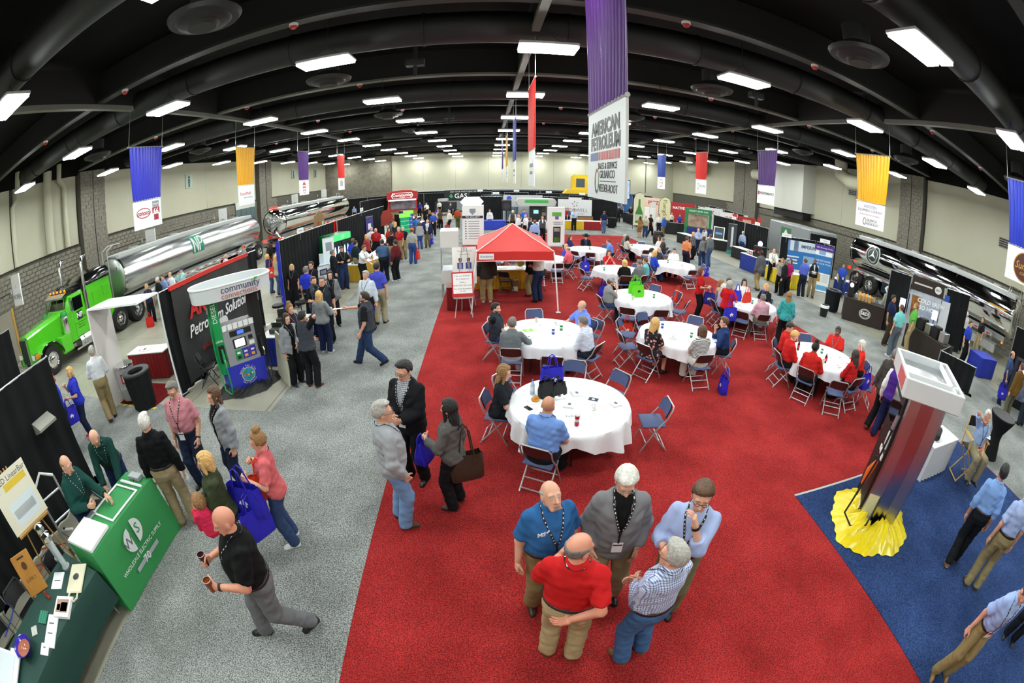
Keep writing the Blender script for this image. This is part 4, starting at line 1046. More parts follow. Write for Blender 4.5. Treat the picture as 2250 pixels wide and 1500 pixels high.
def bring(t,side,y,z,ry,rz,th,col,name='print_mark',seg=None):
 ins = [(ry-th,rz-th),(ry,rz)]; V = []; F = []; n = 28; a0,a1 = seg or (0,360)
 for k in range(n+1):
  a = R(a0+(a1-a0)*k/n)
  for (p,q) in ins: V.append((side*0.0148,(y+p*math.cos(a))*side,z+q*math.sin(a)))
 for k in range(n): F.append((2*k,2*k+1,2*k+3,2*k+2))
 return obj(name,MB().add(V,F),paint(col),t,fix=False)
def gilbarco(t,side,y,z,k):
 for (a0,a1,c) in ((60,180,'#b8352f'),(180,300,'#2c3566'),(-60,60,'#7f9a56')): bring(t,side,y-0.29*k,z,0.10*k,0.15*k,0.035*k,c,seg=(a0,a1))
 bt(t,side,'GILBARCO',0.13*k,y+0.15*k,z+0.075*k,'#33363c'); bt(t,side,'VEEDER-ROOT',0.13*k,y+0.19*k,z-0.085*k,'#33363c',squash=0.9); bbox(t,side,y-0.14*k,y+0.5*k,z-0.004,z+0.004,'#33363c')
BX = -10.5
t = banner(BX,9.6,11.3,'#2a2fb4','blue banner with conoco and 66 shield hanging before the left wall',1,1)
mb = bring(t,1,-0.22,4.28,0.36,0.16,0.03,'#a3203a'); bt(t,1,'conoco',0.21,-0.22,4.28,'#a3203a',bold=0.006)
for (zz,w,c) in ((4.50,0.17,'#8b8e92'),(4.30,0.19,'#a3203a'),(4.08,0.12,'#a3203a')):
 bbox(t,1,0.42-w,0.42+w,zz-0.09,zz+0.1,c)
bt(t,1,'PHILLIPS',0.075,0.42,4.5,'#ffffff'); bt(t,1,'66',0.27,0.42,4.26,'#ffffff',bold=0.008)
t = banner(BX,16.3,18.0,'#e3a815','golden yellow banner with red oil company lettering before the left wall',1,2)
bt(t,1,'ExxonMobil',0.2,-0.1,4.3,'#c0343a'); bt(t,1,'Fuels & Lubricants',0.11,0.1,4.13,'#8d9096')
t = banner(BX,23.0,24.65,'#5a2a86','purple banner with red and white oval lion emblem above the left tankers',1,3)
bring(t,1,0,4.25,0.22,0.36,0.03,'#b92a35'); bbox(t,1,-0.17,0.17,4.38,4.52,'#b92a35'); bbox(t,1,-0.2,0.2,4.22,4.29,'#b92a35'); bt(t,1,'LION',0.15,0,4.08,'#b92a35')
t = banner(BX,29.9,31.55,'#d3201f','red banner with small orange and grey emblem above the left tankers',1,4)
bbox(t,1,-0.3,0.3,4.1,4.4,'#8d8f92'); bbox(t,1,-0.3,0.3,4.42,4.5,'#d98a3a'); bt(t,1,'GAS',0.2,0,4.24,'#f0f0f0')
CX = 1.05
t = banner(CX,3.12,4.62,'#5a2a7e','large purple banner with American Petroleum lettering over the red carpet',-1,5,ztop=6.38)
bt(t,-1,'AMERICAN',0.185,0.0,4.48,'#1d2026',bold=0.008,squash=1.05); bt(t,-1,'PETROLEUM',0.172,0.0,4.33,'#1d2026',bold=0.008,squash=1.05)
bbox(t,-1,-0.52,-0.22,4.17,4.25,'#3a4f8f')
for k in range(8): bbox(t,-1,-0.2+k*0.088,-0.135+k*0.088,4.17,4.25,'#b5262c')
bt(t,-1,'SALES & SERVICE',0.085,0.1,4.11,'#2b2e33'); gilbarco(t,-1,-0.02,3.97,0.8)
for (y0,y1,c,lb) in ((9.75,11.25,'#d8211f','red banner hanging edge-on over the middle aisle'),(16.4,18.0,'#20349a','dark blue banner hanging edge-on behind the red one'),(23.1,24.8,'#dba516','yellow banner hanging edge-on behind the dark blue one'),(29.8,31.5,'#4a2470','purple banner hanging edge-on behind the yellow one')):
 t = banner(CX,y0,y1,c,lb,-1,y0); bt(t,-1,'PETROLEUM',0.14,0,4.3,'#8f9296'); bt(t,-1,'MARKETERS',0.1,0,4.12,'#8f9296')
RX = 12.6
t = banner(RX,2.75,4.45,'#2436a8','blue banner with round brown emblem hanging on the near right',-1,6)
V = [(-0.0135,0,4.2)]; n = 32
t2 = obj('print_mark',MB().add([(-0.0140,0,4.22)]+[(-0.0140,0.42*math.cos(2*math.pi*k/n),4.22+0.36*math.sin(2*math.pi*k/n)) for k in range(n)],[(0,1+k,1+(k+1) % n) for k in range(n)]),paint('#4b2416'),t,fix=False)
bring(t,-1,0,4.22,0.44,0.38,0.03,'#b07c34'); bt(t,-1,'Sunrise',0.26,0,4.24,'#d7a03f',shear=0.3); bt(t,-1,'COFFEE',0.1,0,4.05,'#d7a03f')
t = banner(RX,9.45,11.2,'#e2a614','golden yellow banner with equipment company lettering before the right wall',-1,7)
bt(t,-1,'HOOTEN',0.15,0,4.52,'#6f5f8d'); bt(t,-1,'EQUIPMENT COMPANY',0.125,0,4.38,'#6f5f8d',squash=0.95); bt(t,-1,'Petroleum Sales, Service & Installation',0.07,0,4.24,'#b98fa3'); gilbarco(t,-1,0,4.0,0.85)
t = banner(RX,16.3,18.0,'#4d2d6e','purple banner with red and black performance lettering before the right wall',-1,8)
bt(t,-1,'PERFORMANCE',0.165,0.1,4.3,'#2b2d31',bold=0.003); bbox(t,-1,-0.66,-0.52,4.22,4.40,'#9c2440')
t = banner(RX,23.2,24.85,'#cf221c','red banner with grey ring emblem before the right wall',-1,9)
bring(t,-1,-0.35,4.25,0.15,0.2,0.04,'#70747a'); bt(t,-1,'MOORE',0.22,0.22,4.27,'#85888c')
t = banner(RX,29.6,31.3,'#26408f','blue banner with red round seal near the far right corner',-1,10)
bring(t,-1,0,4.25,0.3,0.3,0.05,'#a8303a'); bt(t,-1,'OIL',0.2,0,4.25,'#38508e')
# ------------------------------------------------------------------ green road tractor and the three tank trailers
M_GREEN = mat('lime_paint','#4fbf1c',rough=0.25,coat=0.7); M_CABBLK = mat('black_gloss','#0d0e0f',rough=0.15,coat=0.8)
M_TANK = mat('tank_aluminium',(0.72,0.73,0.74),rough=0.24,metal=1.0,noise=(0.8,(0.60,0.61,0.62),0.1),bump=(1.2,0.06))
M_TANKEND = mat('tank_end',(0.42,0.45,0.42),rough=0.38,metal=0.85)
M_POL = mat('polished_tank',(0.82,0.83,0.85),rough=0.06,metal=1.0,bump=(0.9,0.05))
M_WALK = mat('walkway','#b9bcbc',rough=0.45,metal=0.4)
def wheel(par,x,y,z,r,w,side):
 """axle along X; side is the outward direction"""
 q = obj('tyre',MB().lathe([(r*0.58,-w/2),(r*0.92,-w/2),(r,-w*0.32),(r,w*0.32),(r*0.92,w/2),(r*0.58,w/2)],n=32),RUBBER,par,sm=50)
 q.location = (x,y,z); q.rotation_euler = (0,math.pi/2*side,0)
 rim = obj('rim',MB().lathe([(r*0.6,w*0.5),(r*0.56,w*0.42),(r*0.5,w*0.2),(r*0.3,w*0.18),(r*0.26,w*0.42),(r*0.14,w*0.5),(0,w*0.5)],n=24),CHROME,q,sm=40)
 for k in range(10):
  a = 2*math.pi*k/10; obj('wheel_nut',MB().cyl((r*0.4*math.cos(a),r*0.4*math.sin(a)),r*0.035,w*0.18,w*0.27,6),CHROME,q)
 return q
# --- tractor, nose towards the camera side
T = thing('semi_truck','lime green long-nosed semi truck with black roof by the block wall','truck',(-16.0,7.0,0))
obj('chassis',MB().box(-0.42,0.42,0.3,6.2,0.45,0.72),BLACK,T)
def loft(secs): # secs: (y, halfwidth_bottom, halfwidth_top, z0, z1)
 V = []; F = []
 for (y,wb,wt,z0,z1) in secs:
  V += [(-wb,y,z0),(-wb,y,z0+(z1-z0)*0.55),(-wt,y,z1-0.09),(-wt+0.16,y,z1),(wt-0.16,y,z1),(wt,y,z1-0.09),(wb,y,z0+(z1-z0)*0.55),(wb,y,z0)]
 for i in range(len(secs)-1):
  for j in range(8): F.append((i*8+j,i*8+(j+1) % 8,(i+1)*8+(j+1) % 8,(i+1)*8+j))
 F.append(tuple(range(8))[::-1]); F.append(tuple(range((len(secs)-1)*8,len(secs)*8))); return MB().add(V,F)
obj('hood',loft([(0.12,0.46,0.44,0.62,1.60),(0.9,0.55,0.52,0.62,1.68),(2.1,0.72,0.70,0.62,1.80)]),M_GREEN,T,sm=35)
for s in (-1,1):
 def fen(u,v):
  a = math.pi*(0.02+0.96*u); rr = 0.60; y = 0.86-rr*1.12*math.cos(a); z = 0.50+rr*math.sin(a); x = s*(0.50+0.57*v); z2 = z-0.10*(v > 0.9)*0; return (x,y,z+0.02*math.sin(math.pi*v))
 obj('fender',MB().grid(fen,18,5).grid(lambda u,v: tuple(p-q for p,q in zip(fen(u,v),(0,0,0.02))),18,5),M_GREEN,T,sm=60)
 obj('fender_lip',MB().tube([fen(k/18,1.0) for k in range(19)],0.035,6),M_CABBLK,T,sm=60)
 obj('fender_skirt',MB().box(min(s*0.72,s*1.05),max(s*0.72,s*1.05),1.5,2.1,0.42,1.05,bev=0.03),M_GREEN,T)
 h = obj('headlight',MB().box(min(s*0.56,s*0.86),max(s*0.56,s*0.86),0.08,0.34,0.78,0.98,bev=0.04),CHROME,T)
 obj('headlight_lens',MB().box(min(s*0.58,s*0.84),max(s*0.58,s*0.84),0.06,0.085,0.80,0.96),mat('lens_clear','#dfe6ea',rough=0.1),h)
 obj('turn_lamp',MB().box(min(s*0.86,s*0.98),max(s*0.86,s*0.98),0.1,0.3,0.82,0.96),paint('#d9831c',0.3),h)
 wheel(T,s*0.93,0.86,0.50,0.50,0.28,s)
 ac = obj('air_cleaner',MB().lathe([(0,0),(0.14,0),(0.17,0.05),(0.17,0.62),(0.14,0.7),(0,0.7)],n=18),CHROME,T,sm=40); ac.location = (s*0.90,2.0,1.02)
 obj('air_cleaner_cap',MB().lathe([(0.175,0.62),(0.18,0.64),(0.13,0.80),(0,0.80)],n=18),mat('green_cap','#2c8f4a',rough=0.25),ac,sm=40)
 st = obj('exhaust_stack',MB().tube([(s*0.98,3.35,0.9),(s*0.98,3.35,3.2),(s*0.98,3.45,3.42),(s*0.98,3.6,3.5)],0.075,12),CHROME,T,sm=60); obj('heat_shield',MB().tube([(s*0.98,3.35,1.2),(s*0.98,3.35,2.2)],0.10,12),CHROME,st,sm=60)
 ft = obj('fuel_tank',MB().tube([(s*0.80,2.55,0.48),(s*0.80,3.35,0.48)],0.27,20),STEEL,T,sm=60); obj('tank_strap',MB().tube([(s*0.80,2.75,0.48),(s*0.80,2.8,0.48)],0.28,20),CHROME,ft,sm=60)
 obj('step',MB().box(min(s*0.75,s*1.1),max(s*0.75,s*1.1),2.2,3.1,0.30,0.36),CHROME,ft)
 wheel(T,s*0.85,5.1,0.50,0.50,0.5,s); wheel(T,s*0.85,6.3,0.50,0.50,0.5,s)
 m = obj('mirror',MB().box(min(s*1.12,s*1.28),max(s*1.12,s*1.28),2.28,2.36,1.72,2.12,bev=0.02),CHROME,T); obj('mirror_arm',MB().tube([(s*0.86,2.45,2.2),(s*1.2,2.32,2.18),(s*1.2,2.32,1.68),(s*0.86,2.45,1.66)],0.014,6),CHROME,m)
g = obj('grille',MB().box(-0.36,0.36,0.04,0.14,0.62,1.56,bev=0.03),CHROME,T); obj('grille_mesh',MB().box(-0.31,0.31,0.02,0.05,0.66,1.50),mat('grille_dark','#14201a',rough=0.5),g)
for k in range(9): obj('grille_bar',MB().box(-0.3+k*0.07,-0.285+k*0.07,0.012,0.022,0.68,1.48),mat('grille_bar','#22462c',rough=0.4),g)
obj('bumper',MB().box(-1.0,1.0,-0.08,0.1,0.32,0.60,bev=0.04),CHROME,T); obj('tow_plate',MB().box(-0.2,0.2,-0.1,-0.08,0.36,0.48),paint('#d8d4b8'),T)
cab = obj('cab',loft([(2.1,0.92,0.86,0.62,1.80),(2.15,0.94,0.86,0.62,1.84),(2.42,0.95,0.84,0.62,2.34),(3.25,0.95,0.86,0.62,2.40)]),M_GREEN,T,sm=30)
for s in (-1,1):
 obj('windshield',MB().add([(s*0.03,2.135,1.86),(s*0.80,2.165,1.86),(s*0.76,2.385,2.26),(s*0.03,2.37,2.26)],[(0,1,2,3)]),GLASS_DARK,cab)
 d = obj('door',MB().box(min(s*0.94,s*0.975),max(s*0.94,s*0.975),2.48,3.2,0.72,2.2,bev=0.01),M_GREEN,cab); obj('door_window',MB().box(min(s*0.965,s*0.985),max(s*0.965,s*0.985),2.55,3.08,1.66,2.14),GLASS_DARK,d)
obj('door_handle',MB().box(0.975,0.99,3.02,3.12,1.3,1.36),CHROME,cab)
q = obj('door_emblem',MB().box(0.976,0.982,2.66,2.98,1.28,1.60),BLACK,cab); text(q,'NP',0.26,(0.9835,2.82,1.44),front(math.pi/2),WHITE,bold=0.006)
for k,s_ in enumerate(('NATIONAL PETROLEUM','TRANSPORT','USDOT 204417')): text(q,s_,0.062,(0.9785,2.82,1.18-k*0.09),front(math.pi/2),paint('#1d3d14'),depth=0.001)
v = obj('sun_visor',MB().prism([(2.12,2.30),(2.40,2.42),(2.42,2.38),(2.14,2.24)],-0.86,0.86,'x'),CHROME,T)
obj('cab_roof',loft([(2.38,0.84,0.80,2.30,2.44),(2.8,0.88,0.84,2.30,2.50),(3.3,0.90,0.86,2.30,2.54)]),M_CABBLK,T,sm=40)
for k in range(5): obj('marker_lamp',MB().lathe([(0,0),(0.055,0),(0.05,0.05),(0.02,0.08),(0,0.08)],n=10),mat('amber_lens','#f08a12',rough=0.2,emit=('#ff9a20',0.6)),T).location = (-0.68+k*0.34,2.42,2.44)
for s in (-1,1): obj('air_horn',MB().tube([(s*0.25,2.5,2.55),(s*0.25,3.0,2.58)],[0.06,0.02],10),CHROME,T)
sl = obj('sleeper',loft([(3.42,0.96,0.92,0.66,2.42),(4.9,0.96,0.92,0.66,2.46)]),M_GREEN,T,sm=30); obj('sleeper_panel',MB().box(0.955,0.97,3.75,4.3,0.9,2.0,bev=0.006),M_GREEN,sl); obj('sleeper_vent',MB().box(0.955,0.975,4.4,4.75,1.7,2.1,bev=0.01),M_GREEN,sl)
obj('sleeper_roof',loft([(3.25,0.90,0.86,2.36,2.52),(3.6,0.95,0.88,2.36,2.70),(4.5,0.97,0.90,2.38,2.84),(4.93,0.97,0.90,2.38,2.80)]),M_CABBLK,T,sm=40)
obj('battery_box',MB().box(0.6,1.0,3.5,4.4,0.3,0.66,bev=0.03),STEEL,T); obj('battery_box',MB().box(-1.0,-0.6,3.5,4.4,0.3,0.66,bev=0.03),STEEL,T)
# --- tank trailers
def tank(name,label,x,y0,y1,zc,r,mshell,mend,bands,near_head):
 L = y1-y0; t = thing(name,label,'trailer',(x,y0,0))
 def ring(y,k): return [(r*k*1.03*math.cos(a),y,zc+r*k*0.97*math.sin(a)) for a in [2*math.pi*j/48 for j in range(48)]]
 def skin(prof):
  V = []; F = []
  for (y,k) in prof: V += ring(y,k)
  for i in range(len(prof)-1):
   for j in range(48): F.append((i*48+j,i*48+(j+1) % 48,(i+1)*48+(j+1) % 48,(i+1)*48+j))
  return MB().add(V,F)
 sh = obj('tank_shell',skin([(0.02,1.0),(L*0.25,1.0),(L*0.5,1.0),(L*0.75,1.0),(L-0.02,1.0)]),mshell,t,sm=60)
 for e,s in ((0.0,-1),(L,1)):
  obj('tank_head',skin([(e+s*-0.03,1.012),(e+s*0.02,0.99),(e+s*0.12,0.85),(e+s*0.20,0.55),(e+s*0.23,0.25),(e+s*0.235,0.01)]),mend,t,sm=60)
  obj('end_ring',skin([(e-0.05,1.0),(e-0.05,1.025),(e+0.05,1.025),(e+0.05,1.0)]),CHROME,t,sm=40)
 for k in range(bands): y = L*(k+1)/(bands+1); obj('band',skin([(y-0.02,1.0),(y-0.015,1.008),(y+0.015,1.008),(y+0.02,1.0)]),mshell,t,sm=40)
 zt = zc+r*0.97
 obj('walkway',MB().box(-0.48,0.48,0.1,L-0.1,zt-0.14,zt+0.06,bev=0.03),M_WALK,t)
 for k in range(4): obj('manhole',MB().cyl((0,L*(k+0.5)/4),0.26,zt+0.05,zt+0.14,20),STEEL,t)
 obj('side_rail',MB().box(r*0.86,r*0.94,L*0.08,L*0.97,zc-r-0.16,zc-r-0.02),M_WALK,t); obj('side_rail',MB().box(-r*0.94,-r*0.86,L*0.08,L*0.97,zc-r-0.16,zc-r-0.02),M_WALK,t)
 rf = mat('reflector_red','#b01c1c',rough=0.3); n = int(L/0.5)
 for k in range(n):
  y = L*0.09+k*(L*0.87/n); obj('reflector',MB().box(r*0.94,r*0.945,y,y+0.24,zc-r-0.12,zc-r-0.06),rf if k % 2 == 0 else WHITE,t)
  obj('reflector',MB().box(-r*0.945,-r*0.94,y,y+0.24,zc-r-0.12,zc-r-0.06),rf if k % 2 == 0 else WHITE,t)
 obj('frame',MB().box(-0.45,0.45,0.3,L-0.2,zc-r-0.2,zc-r+0.05),STEEL,t)
 return t
# 1: the tank with the green NP logo
x1,ya,yb,zc,r = -16.05,13.0,26.0,2.0,0.96
t = tank('tank_trailer','long brushed aluminium tank trailer with green NP logo behind the green truck',x1,ya,yb,zc,r,M_TANK,M_TANKEND,6,-1)
L = yb-ya
for s in (-1,1):
 for y in (L-1.75,L-0.45): wheel(t,s*0.86,y,0.50,0.50,0.5,s)
 def fd(u,v): a = math.pi*u; return (s*(0.55+0.55*v),L-1.1-1.35*math.cos(a),0.62+0.62*math.sin(a)**0.5*1.0)
 obj('fender',MB().grid(fd,16,3).grid(lambda u,v: tuple(p-q for p,q in zip(fd(u,v),(0,0,0.02))),16,3),M_WALK,t,sm=60)
 obj('landing_leg',MB().box(min(s*0.5,s*0.64),max(s*0.5,s*0.64),3.0,3.15,0.02,0.95),STEEL,t)
obj('drain_pipe',MB().tube([(0.3,4.2,0.75),(0.3,8.6,0.6)],0.09,10),STEEL,t,sm=60); obj('drain_pipe',MB().tube([(0.6,5.2,0.9),(0.7,7.6,0.45)],0.05,8),STEEL,t,sm=60)
def on_shell(y0,y1,a0,a1,off,n=12):
 def f(u,v): a = R(a0+(a1-a0)*v); return ((r+off)*1.03*math.cos(a),y0+(y1-y0)*u,zc+(r+off)*0.97*math.sin(a))
 return MB().grid(f,2,n)
lg = obj('logo_plate',on_shell(5.35,6.45,-12,48,0.006),mat('logo_green','#17806a',rough=0.35),t)
for (pts,wv) in (([(5.50,-8),(5.50,40),(5.86,-8),(5.86,40)],2.4),([(6.02,-8),(6.02,40),(6.22,40),(6.32,34),(6.32,22),(6.22,16),(6.02,16)],2.4)):
 P_ = [((r+0.012)*1.03*math.cos(R(a)),y,zc+(r+0.012)*0.97*math.sin(R(a))) for y,a in pts]
 if len(pts) == 4: P_ = P_[0:1]+P_[1:2]+P_[2:3]+P_[3:4]
 fine = []
 for i in range(len(P_)-1):
  (y0_,a0_),(y1_,a1_) = pts[i],pts[i+1]
  for k in range(6): q = k/6; y_ = y0_+(y1_-y0_)*q; a_ = R(a0_+(a1_-a0_)*q); fine.append(((r+0.014)*1.03*math.cos(a_),y_,zc+(r+0.014)*0.97*math.sin(a_)))
 fine.append(P_[-1]); obj('logo_letter',MB().tube(fine,0.045,5),paint('#dfe5e2'),lg)
ld = obj('ladder',MB().tube([(0.15,-0.32,0.9),(0.15,-0.34,zc+r+0.3),(0.15,0.1,zc+r+0.48),(0.15,0.6,zc+r+0.45)],0.025,6),M_WALK,t)
obj('ladder_rail',MB().tube([(-0.25,-0.32,0.9),(-0.25,-0.34,zc+r+0.3),(-0.25,0.1,zc+r+0.48),(-0.25,0.6,zc+r+0.45)],0.025,6),M_WALK,t)
for k in range(7): obj('rung',MB().tube([(-0.25,-0.33,1.0+k*0.3),(0.15,-0.33,1.0+k*0.3)],0.015,5),M_WALK,t)
text(t,'21',0.22,(0.5,-0.16,2.4),front(0),paint('#2c3a33'),depth=0.01)
# 2: mirror-finish trailer with orange stripes
x2,ya,yb,zc,r = -14.3,27.0,41.0,2.2,0.93
t = tank('tank_trailer','mirror-polished tank trailer with orange stripes and red tail lamps on the left',x2,ya,yb,zc,r,M_POL,M_POL,1,-1)
L = yb-ya; M_OR = mat('orange_stripe','#d8701f',rough=0.3)
obj('stripe',on_shell(0.2,L-0.2,-38,-30,0.006),M_OR,t); obj('under_stripe',MB().box(r*0.946,r*0.96,0.8,L-1,zc-r-0.16,zc-r-0.11),M_OR,t)
for s in (-1,1):
 for y in (0.9,2.2): wheel(t,s*0.86,y,0.50,0.50,0.5,s)
bp = obj('rear_bumper',MB().box(-1.05,1.05,-0.35,-0.25,0.55,0.95),CHROME,t)
for k in range(4): obj('tail_lamp',MB().box(-0.95+k*0.2+(0.9 if k > 1 else 0),-0.81+k*0.2+(0.9 if k > 1 else 0),-0.37,-0.35,0.98,1.1),mat('tail_red','#e01812',emit=('#ff2a1c',2.0)),bp)
obj('warning_strip',MB().box(-1.0,1.0,-0.36,-0.35,0.75,0.8),mat('reflector_red','#b01c1c'),bp)
obj('rear_valve',MB().tube([(0.2,-0.3,1.5),(0.5,-0.45,1.2),(0.8,-0.3,1.1)],0.09,10),CHROME,t,sm=60); obj('placard',MB().box(-0.5,-0.2,-0.27,-0.25,1.1,1.4),paint('#b83a30'),t)
for k in range(3): obj('top_lamp',MB().box(-0.3+k*0.22,-0.16+k*0.22,-0.1,0.0,zc+r+0.02,zc+r+0.13),mat('tail_red','#e01812'),t)
obj('handrail',MB().tube([(0.3,L-1.6,zc+r),(0.3,L-1.6,zc+r+0.35),(0.3,L-0.9,zc+r+0.35),(0.3,L-0.9,zc+r)],0.03,6),M_WALK,t)
# 3: mirror-finish trailer on the right
x3,ya,yb,zc,r = 21.85,6.3,18.4,2.12,0.98
t = tank('tank_trailer','mirror-polished tank trailer with round star emblem along the right wall',x3,ya,yb,zc,r,M_POL,M_POL,2,-1)
L = yb-ya
for s in (-1,1):
 for y in (L-0.75,L-2.0): wheel(t,s*0.86,y,0.53,0.53,0.5,s)
a = R(172); ey = L-1.9
def disc(rad,off,col,nm):
 n = 28; V = [(-(r+off)*1.03*math.cos(R(8)),ey,zc+(r+off)*0.97*math.sin(R(8)))]
 for k in range(n):
  q = 2*math.pi*k/n; al = R(8)+rad*math.sin(q)/r; V.append((-(r+off)*1.03*math.cos(al),ey+rad*math.cos(q),zc+(r+off)*0.97*math.sin(al)))
 return obj(nm,MB().add(V,[(0,1+k,1+(k+1) % n) for k in range(n)]),paint(col),t,fix=False)
disc(0.60,0.008,'#d5dbd8','emblem_rim'); disc(0.54,0.012,'#2d3b3a','emblem_disc'); disc(0.40,0.016,'#d5dbd8','emblem_inner'); disc(0.37,0.02,'#31403f','emblem_face')
for k in range(3):
 q = R(90+120*k); V = []
 for (rad,dq) in ((0.34,0),(0.07,1.05),(0.0,0),(0.07,-1.05)):
  al = R(8)+rad*math.sin(q+dq)/r; V.append((-(r+0.026)*1.03*math.cos(al),ey+rad*math.cos(q+dq),zc+(r+0.026)*0.97*math.sin(al)))
 obj('emblem_star',MB().add(V,[(0,1,2),(0,2,3)]),paint('#e6ebe9'),t,fix=False)
cb = obj('valve_cabinet',MB().box(-1.05,-0.5,L-5.2,L-3.0,0.45,1.05,bev=0.02),mat('cabinet_blue','#2b3646',rough=0.3,metal=0.4),t); obj('hazard_diamond',MB().add([(-1.056,L-3.5,0.55),(-1.056,L-3.3,0.75),(-1.056,L-3.5,0.95),(-1.056,L-3.7,0.75)],[(0,1,2,3)]),WHITE,cb,fix=False)
obj('tail_lamp',MB().box(-0.95,-0.75,L+0.05,L+0.15,1.0,1.15),mat('tail_red','#e01812'),t)
bx_ = obj('hose_tray',MB().box(-1.0,-0.8,0.6,2.2,0.35,0.75,bev=0.02),M_WALK,t); obj('tray_lid',MB().box(-1.02,-0.78,0.55,2.25,0.75,0.79),STEEL,bx_)
obj('handrail',MB().tube([(-0.5,0.05,zc-0.7),(-0.55,-0.22,zc-0.4),(-0.55,-0.22,zc+r+0.28),(-0.55,0.5,zc+r+0.3),(-0.55,0.6,zc+r)],0.028,6),CHROME,t); obj('handrail',MB().tube([(-0.1,0.05,zc-0.7),(-0.12,-0.26,zc-0.4),(-0.12,-0.26,zc+r+0.28),(-0.12,0.5,zc+r+0.3),(-0.12,0.6,zc+r)],0.028,6),CHROME,t)
for k in range(6): obj('rung',MB().tube([(-0.55,-0.24,zc-0.4+k*0.28),(-0.12,-0.26,zc-0.4+k*0.28)],0.014,5),CHROME,t)
obj('marker_lamp',MB().box(-0.9,-0.8,0.2,0.3,0.92,1.0),mat('amber_lens','#f08a12'),t)
for s in (-1,1): obj('landing_leg',MB().box(min(s*0.5,s*0.64),max(s*0.5,s*0.64),1.4,1.55,0.02,1.0),STEEL,t)
# ------------------------------------------------------------------ left side booths
def easel(x,y,face,w,h,label,z0=0.75,tilt=12,board='#f2f2ee',legc='#b98b4a',name='easel_sign',legh=1.5,cat='sign'):
 t = thing(name,label,cat,(x,y,0),R(face))
 for s in (-1,1): obj('easel_leg',MB().tube([(s*w*0.42,-0.12,0),(s*0.06,0.10,legh)],0.014,6),paint(legc),t)
 obj('easel_leg',MB().tube([(0,0.55,0),(0,0.10,legh)],0.014,6),paint(legc),t); obj('easel_ledge',MB().box(-w*0.45,w*0.45,-0.14,-0.02,z0-0.03,z0),paint(legc),t)
 b = obj('board',MB().box(-w/2,w/2,-0.02,0.0,0,h),paint(board),t); b.location = (0,-0.06,z0); b.rotation_euler = (-R(tilt),0,0)
 return t,b
def bprint(b,x0,x1,z0,z1,col,w,h,y=-0.0215): return obj('print',MB().box(x0*w,x1*w,y,y+0.0015,z0*h,z1*h),paint(col),b)
DL = 'black pipe-and-drape curtain '
drape(-7.15,-3.2,-7.15,0.2,2.44,DL+'behind the teal covered table'); drape(-7.15,0.22,-7.15,3.62,2.44,DL+'behind the green covered table')
drape(-13.5,2.4,-13.5,5.5,2.44,DL+'standing in front of the truck nose')
# wholesale electric booth
t = thing('display_table','green cloth covered counter with white supply company logo','table',(-4.75,2.4,0))
M_GC = mat('green_cloth','#2f8a4b',rough=0.75,bump=(6,0.2))
obj('table_frame',MB().box(-0.26,0.26,-0.75,0.75,0.86,0.89),paint('#777777'),t)
for a in (-0.22,0.22):
 for b in (-0.7,0.7): obj('leg',MB().tube([(a,b,0),(a,b,0.87)],0.015,6),STEEL,t)
V = []; F = []; n = 60
per = [(-0.3,-0.79),(0.3,-0.79),(0.3,0.79),(-0.3,0.79)]
pts = []
for (a,b),(c,d) in zip(per,per[1:]+per[:1]):
 for k in range(14): pts.append((a+(c-a)*k/14,b+(d-b)*k/14))
N = len(pts)
for zi,(z,e) in enumerate(((0.92,0.985),(0.912,1.0),(0.6,1.02),(0.3,1.05),(0.02,1.09))):
 for i,(a,b) in enumerate(pts): wv = 0.012*(zi-1)/3*math.sin(i*0.9) if zi > 1 else 0; V.append((a*(e+wv)+(0.02 if zi > 1 and a > .25 else 0)*zi*0.4,b*(e+wv*0.4),z))
for r_ in range(4):
 for i in range(N): F.append((r_*N+i,r_*N+(i+1) % N,(r_+1)*N+(i+1) % N,(r_+1)*N+i))
F.append(tuple(range(N)))
obj('table_cover',MB().add(V,F),M_GC,t,sm=50)
def ring2(par,x,y,z,ry,rz,col,a0,a1,fill=True,name='logo_mark'):
 P_ = [(x,y,z)]+[(x,y+ry*math.cos(R(a0+(a1-a0)*k/20)),z+rz*math.sin(R(a0+(a1-a0)*k/20))) for k in range(21)]
 return obj(name,MB().add(P_,[(0,k+1,k+2) for k in range(20)]),paint(col),par,fix=False)
ring2(t,0.355,-0.10,0.62,0.17,0.17,'#dfe3e4',90,270); ring2(t,0.355,0.0,0.66,0.17,0.17,'#dfe3e4',-90,90)
text(t,'W',0.2,(0.358,-0.19,0.62),front(math.pi/2),paint('#5e6b66')); text(t,'S',0.2,(0.358,0.07,0.66),front(math.pi/2),paint('#2f8a4b'))
text(t,'WHOLESALE ELECTRIC SUPPLY',0.078,(0.372,-0.05,0.40),front(math.pi/2),paint('#e3e7e6')); obj('logo_banner',MB().box(0.375,0.38,-0.33,0.27,0.24,0.30),paint('#a9adb4'),t); text(t,'70',0.16,(0.386,-0.05,0.27),front(math.pi/2),paint('#eef0f0'))
zt = 0.925
p = thing('led_frame_panel','thin white rectangular lamp frame lying on the green counter','lamp frame',(-4.75,2.55,zt))
for (a,b,c,d) in ((-0.25,-0.22,-0.33,0.33),(0.22,0.25,-0.33,0.33),(-0.22,0.22,-0.33,-0.30),(-0.22,0.22,0.30,0.33)): obj('frame_bar',MB().box(a,b,c,d,0,0.018,bev=0.004),WHITE,p)
p = thing('light_fixture','thick flat white ceiling panel lying at the end of the green counter','lamp panel',(-4.76,1.86,zt),0.05); obj('panel_body',MB().box(-0.28,0.28,-0.24,0.24,0,0.05,bev=0.006),WHITE,p); obj('diffuser',MB().box(-0.26,0.26,-0.22,0.22,0.05,0.054),paint('#fbfcfd'),p)
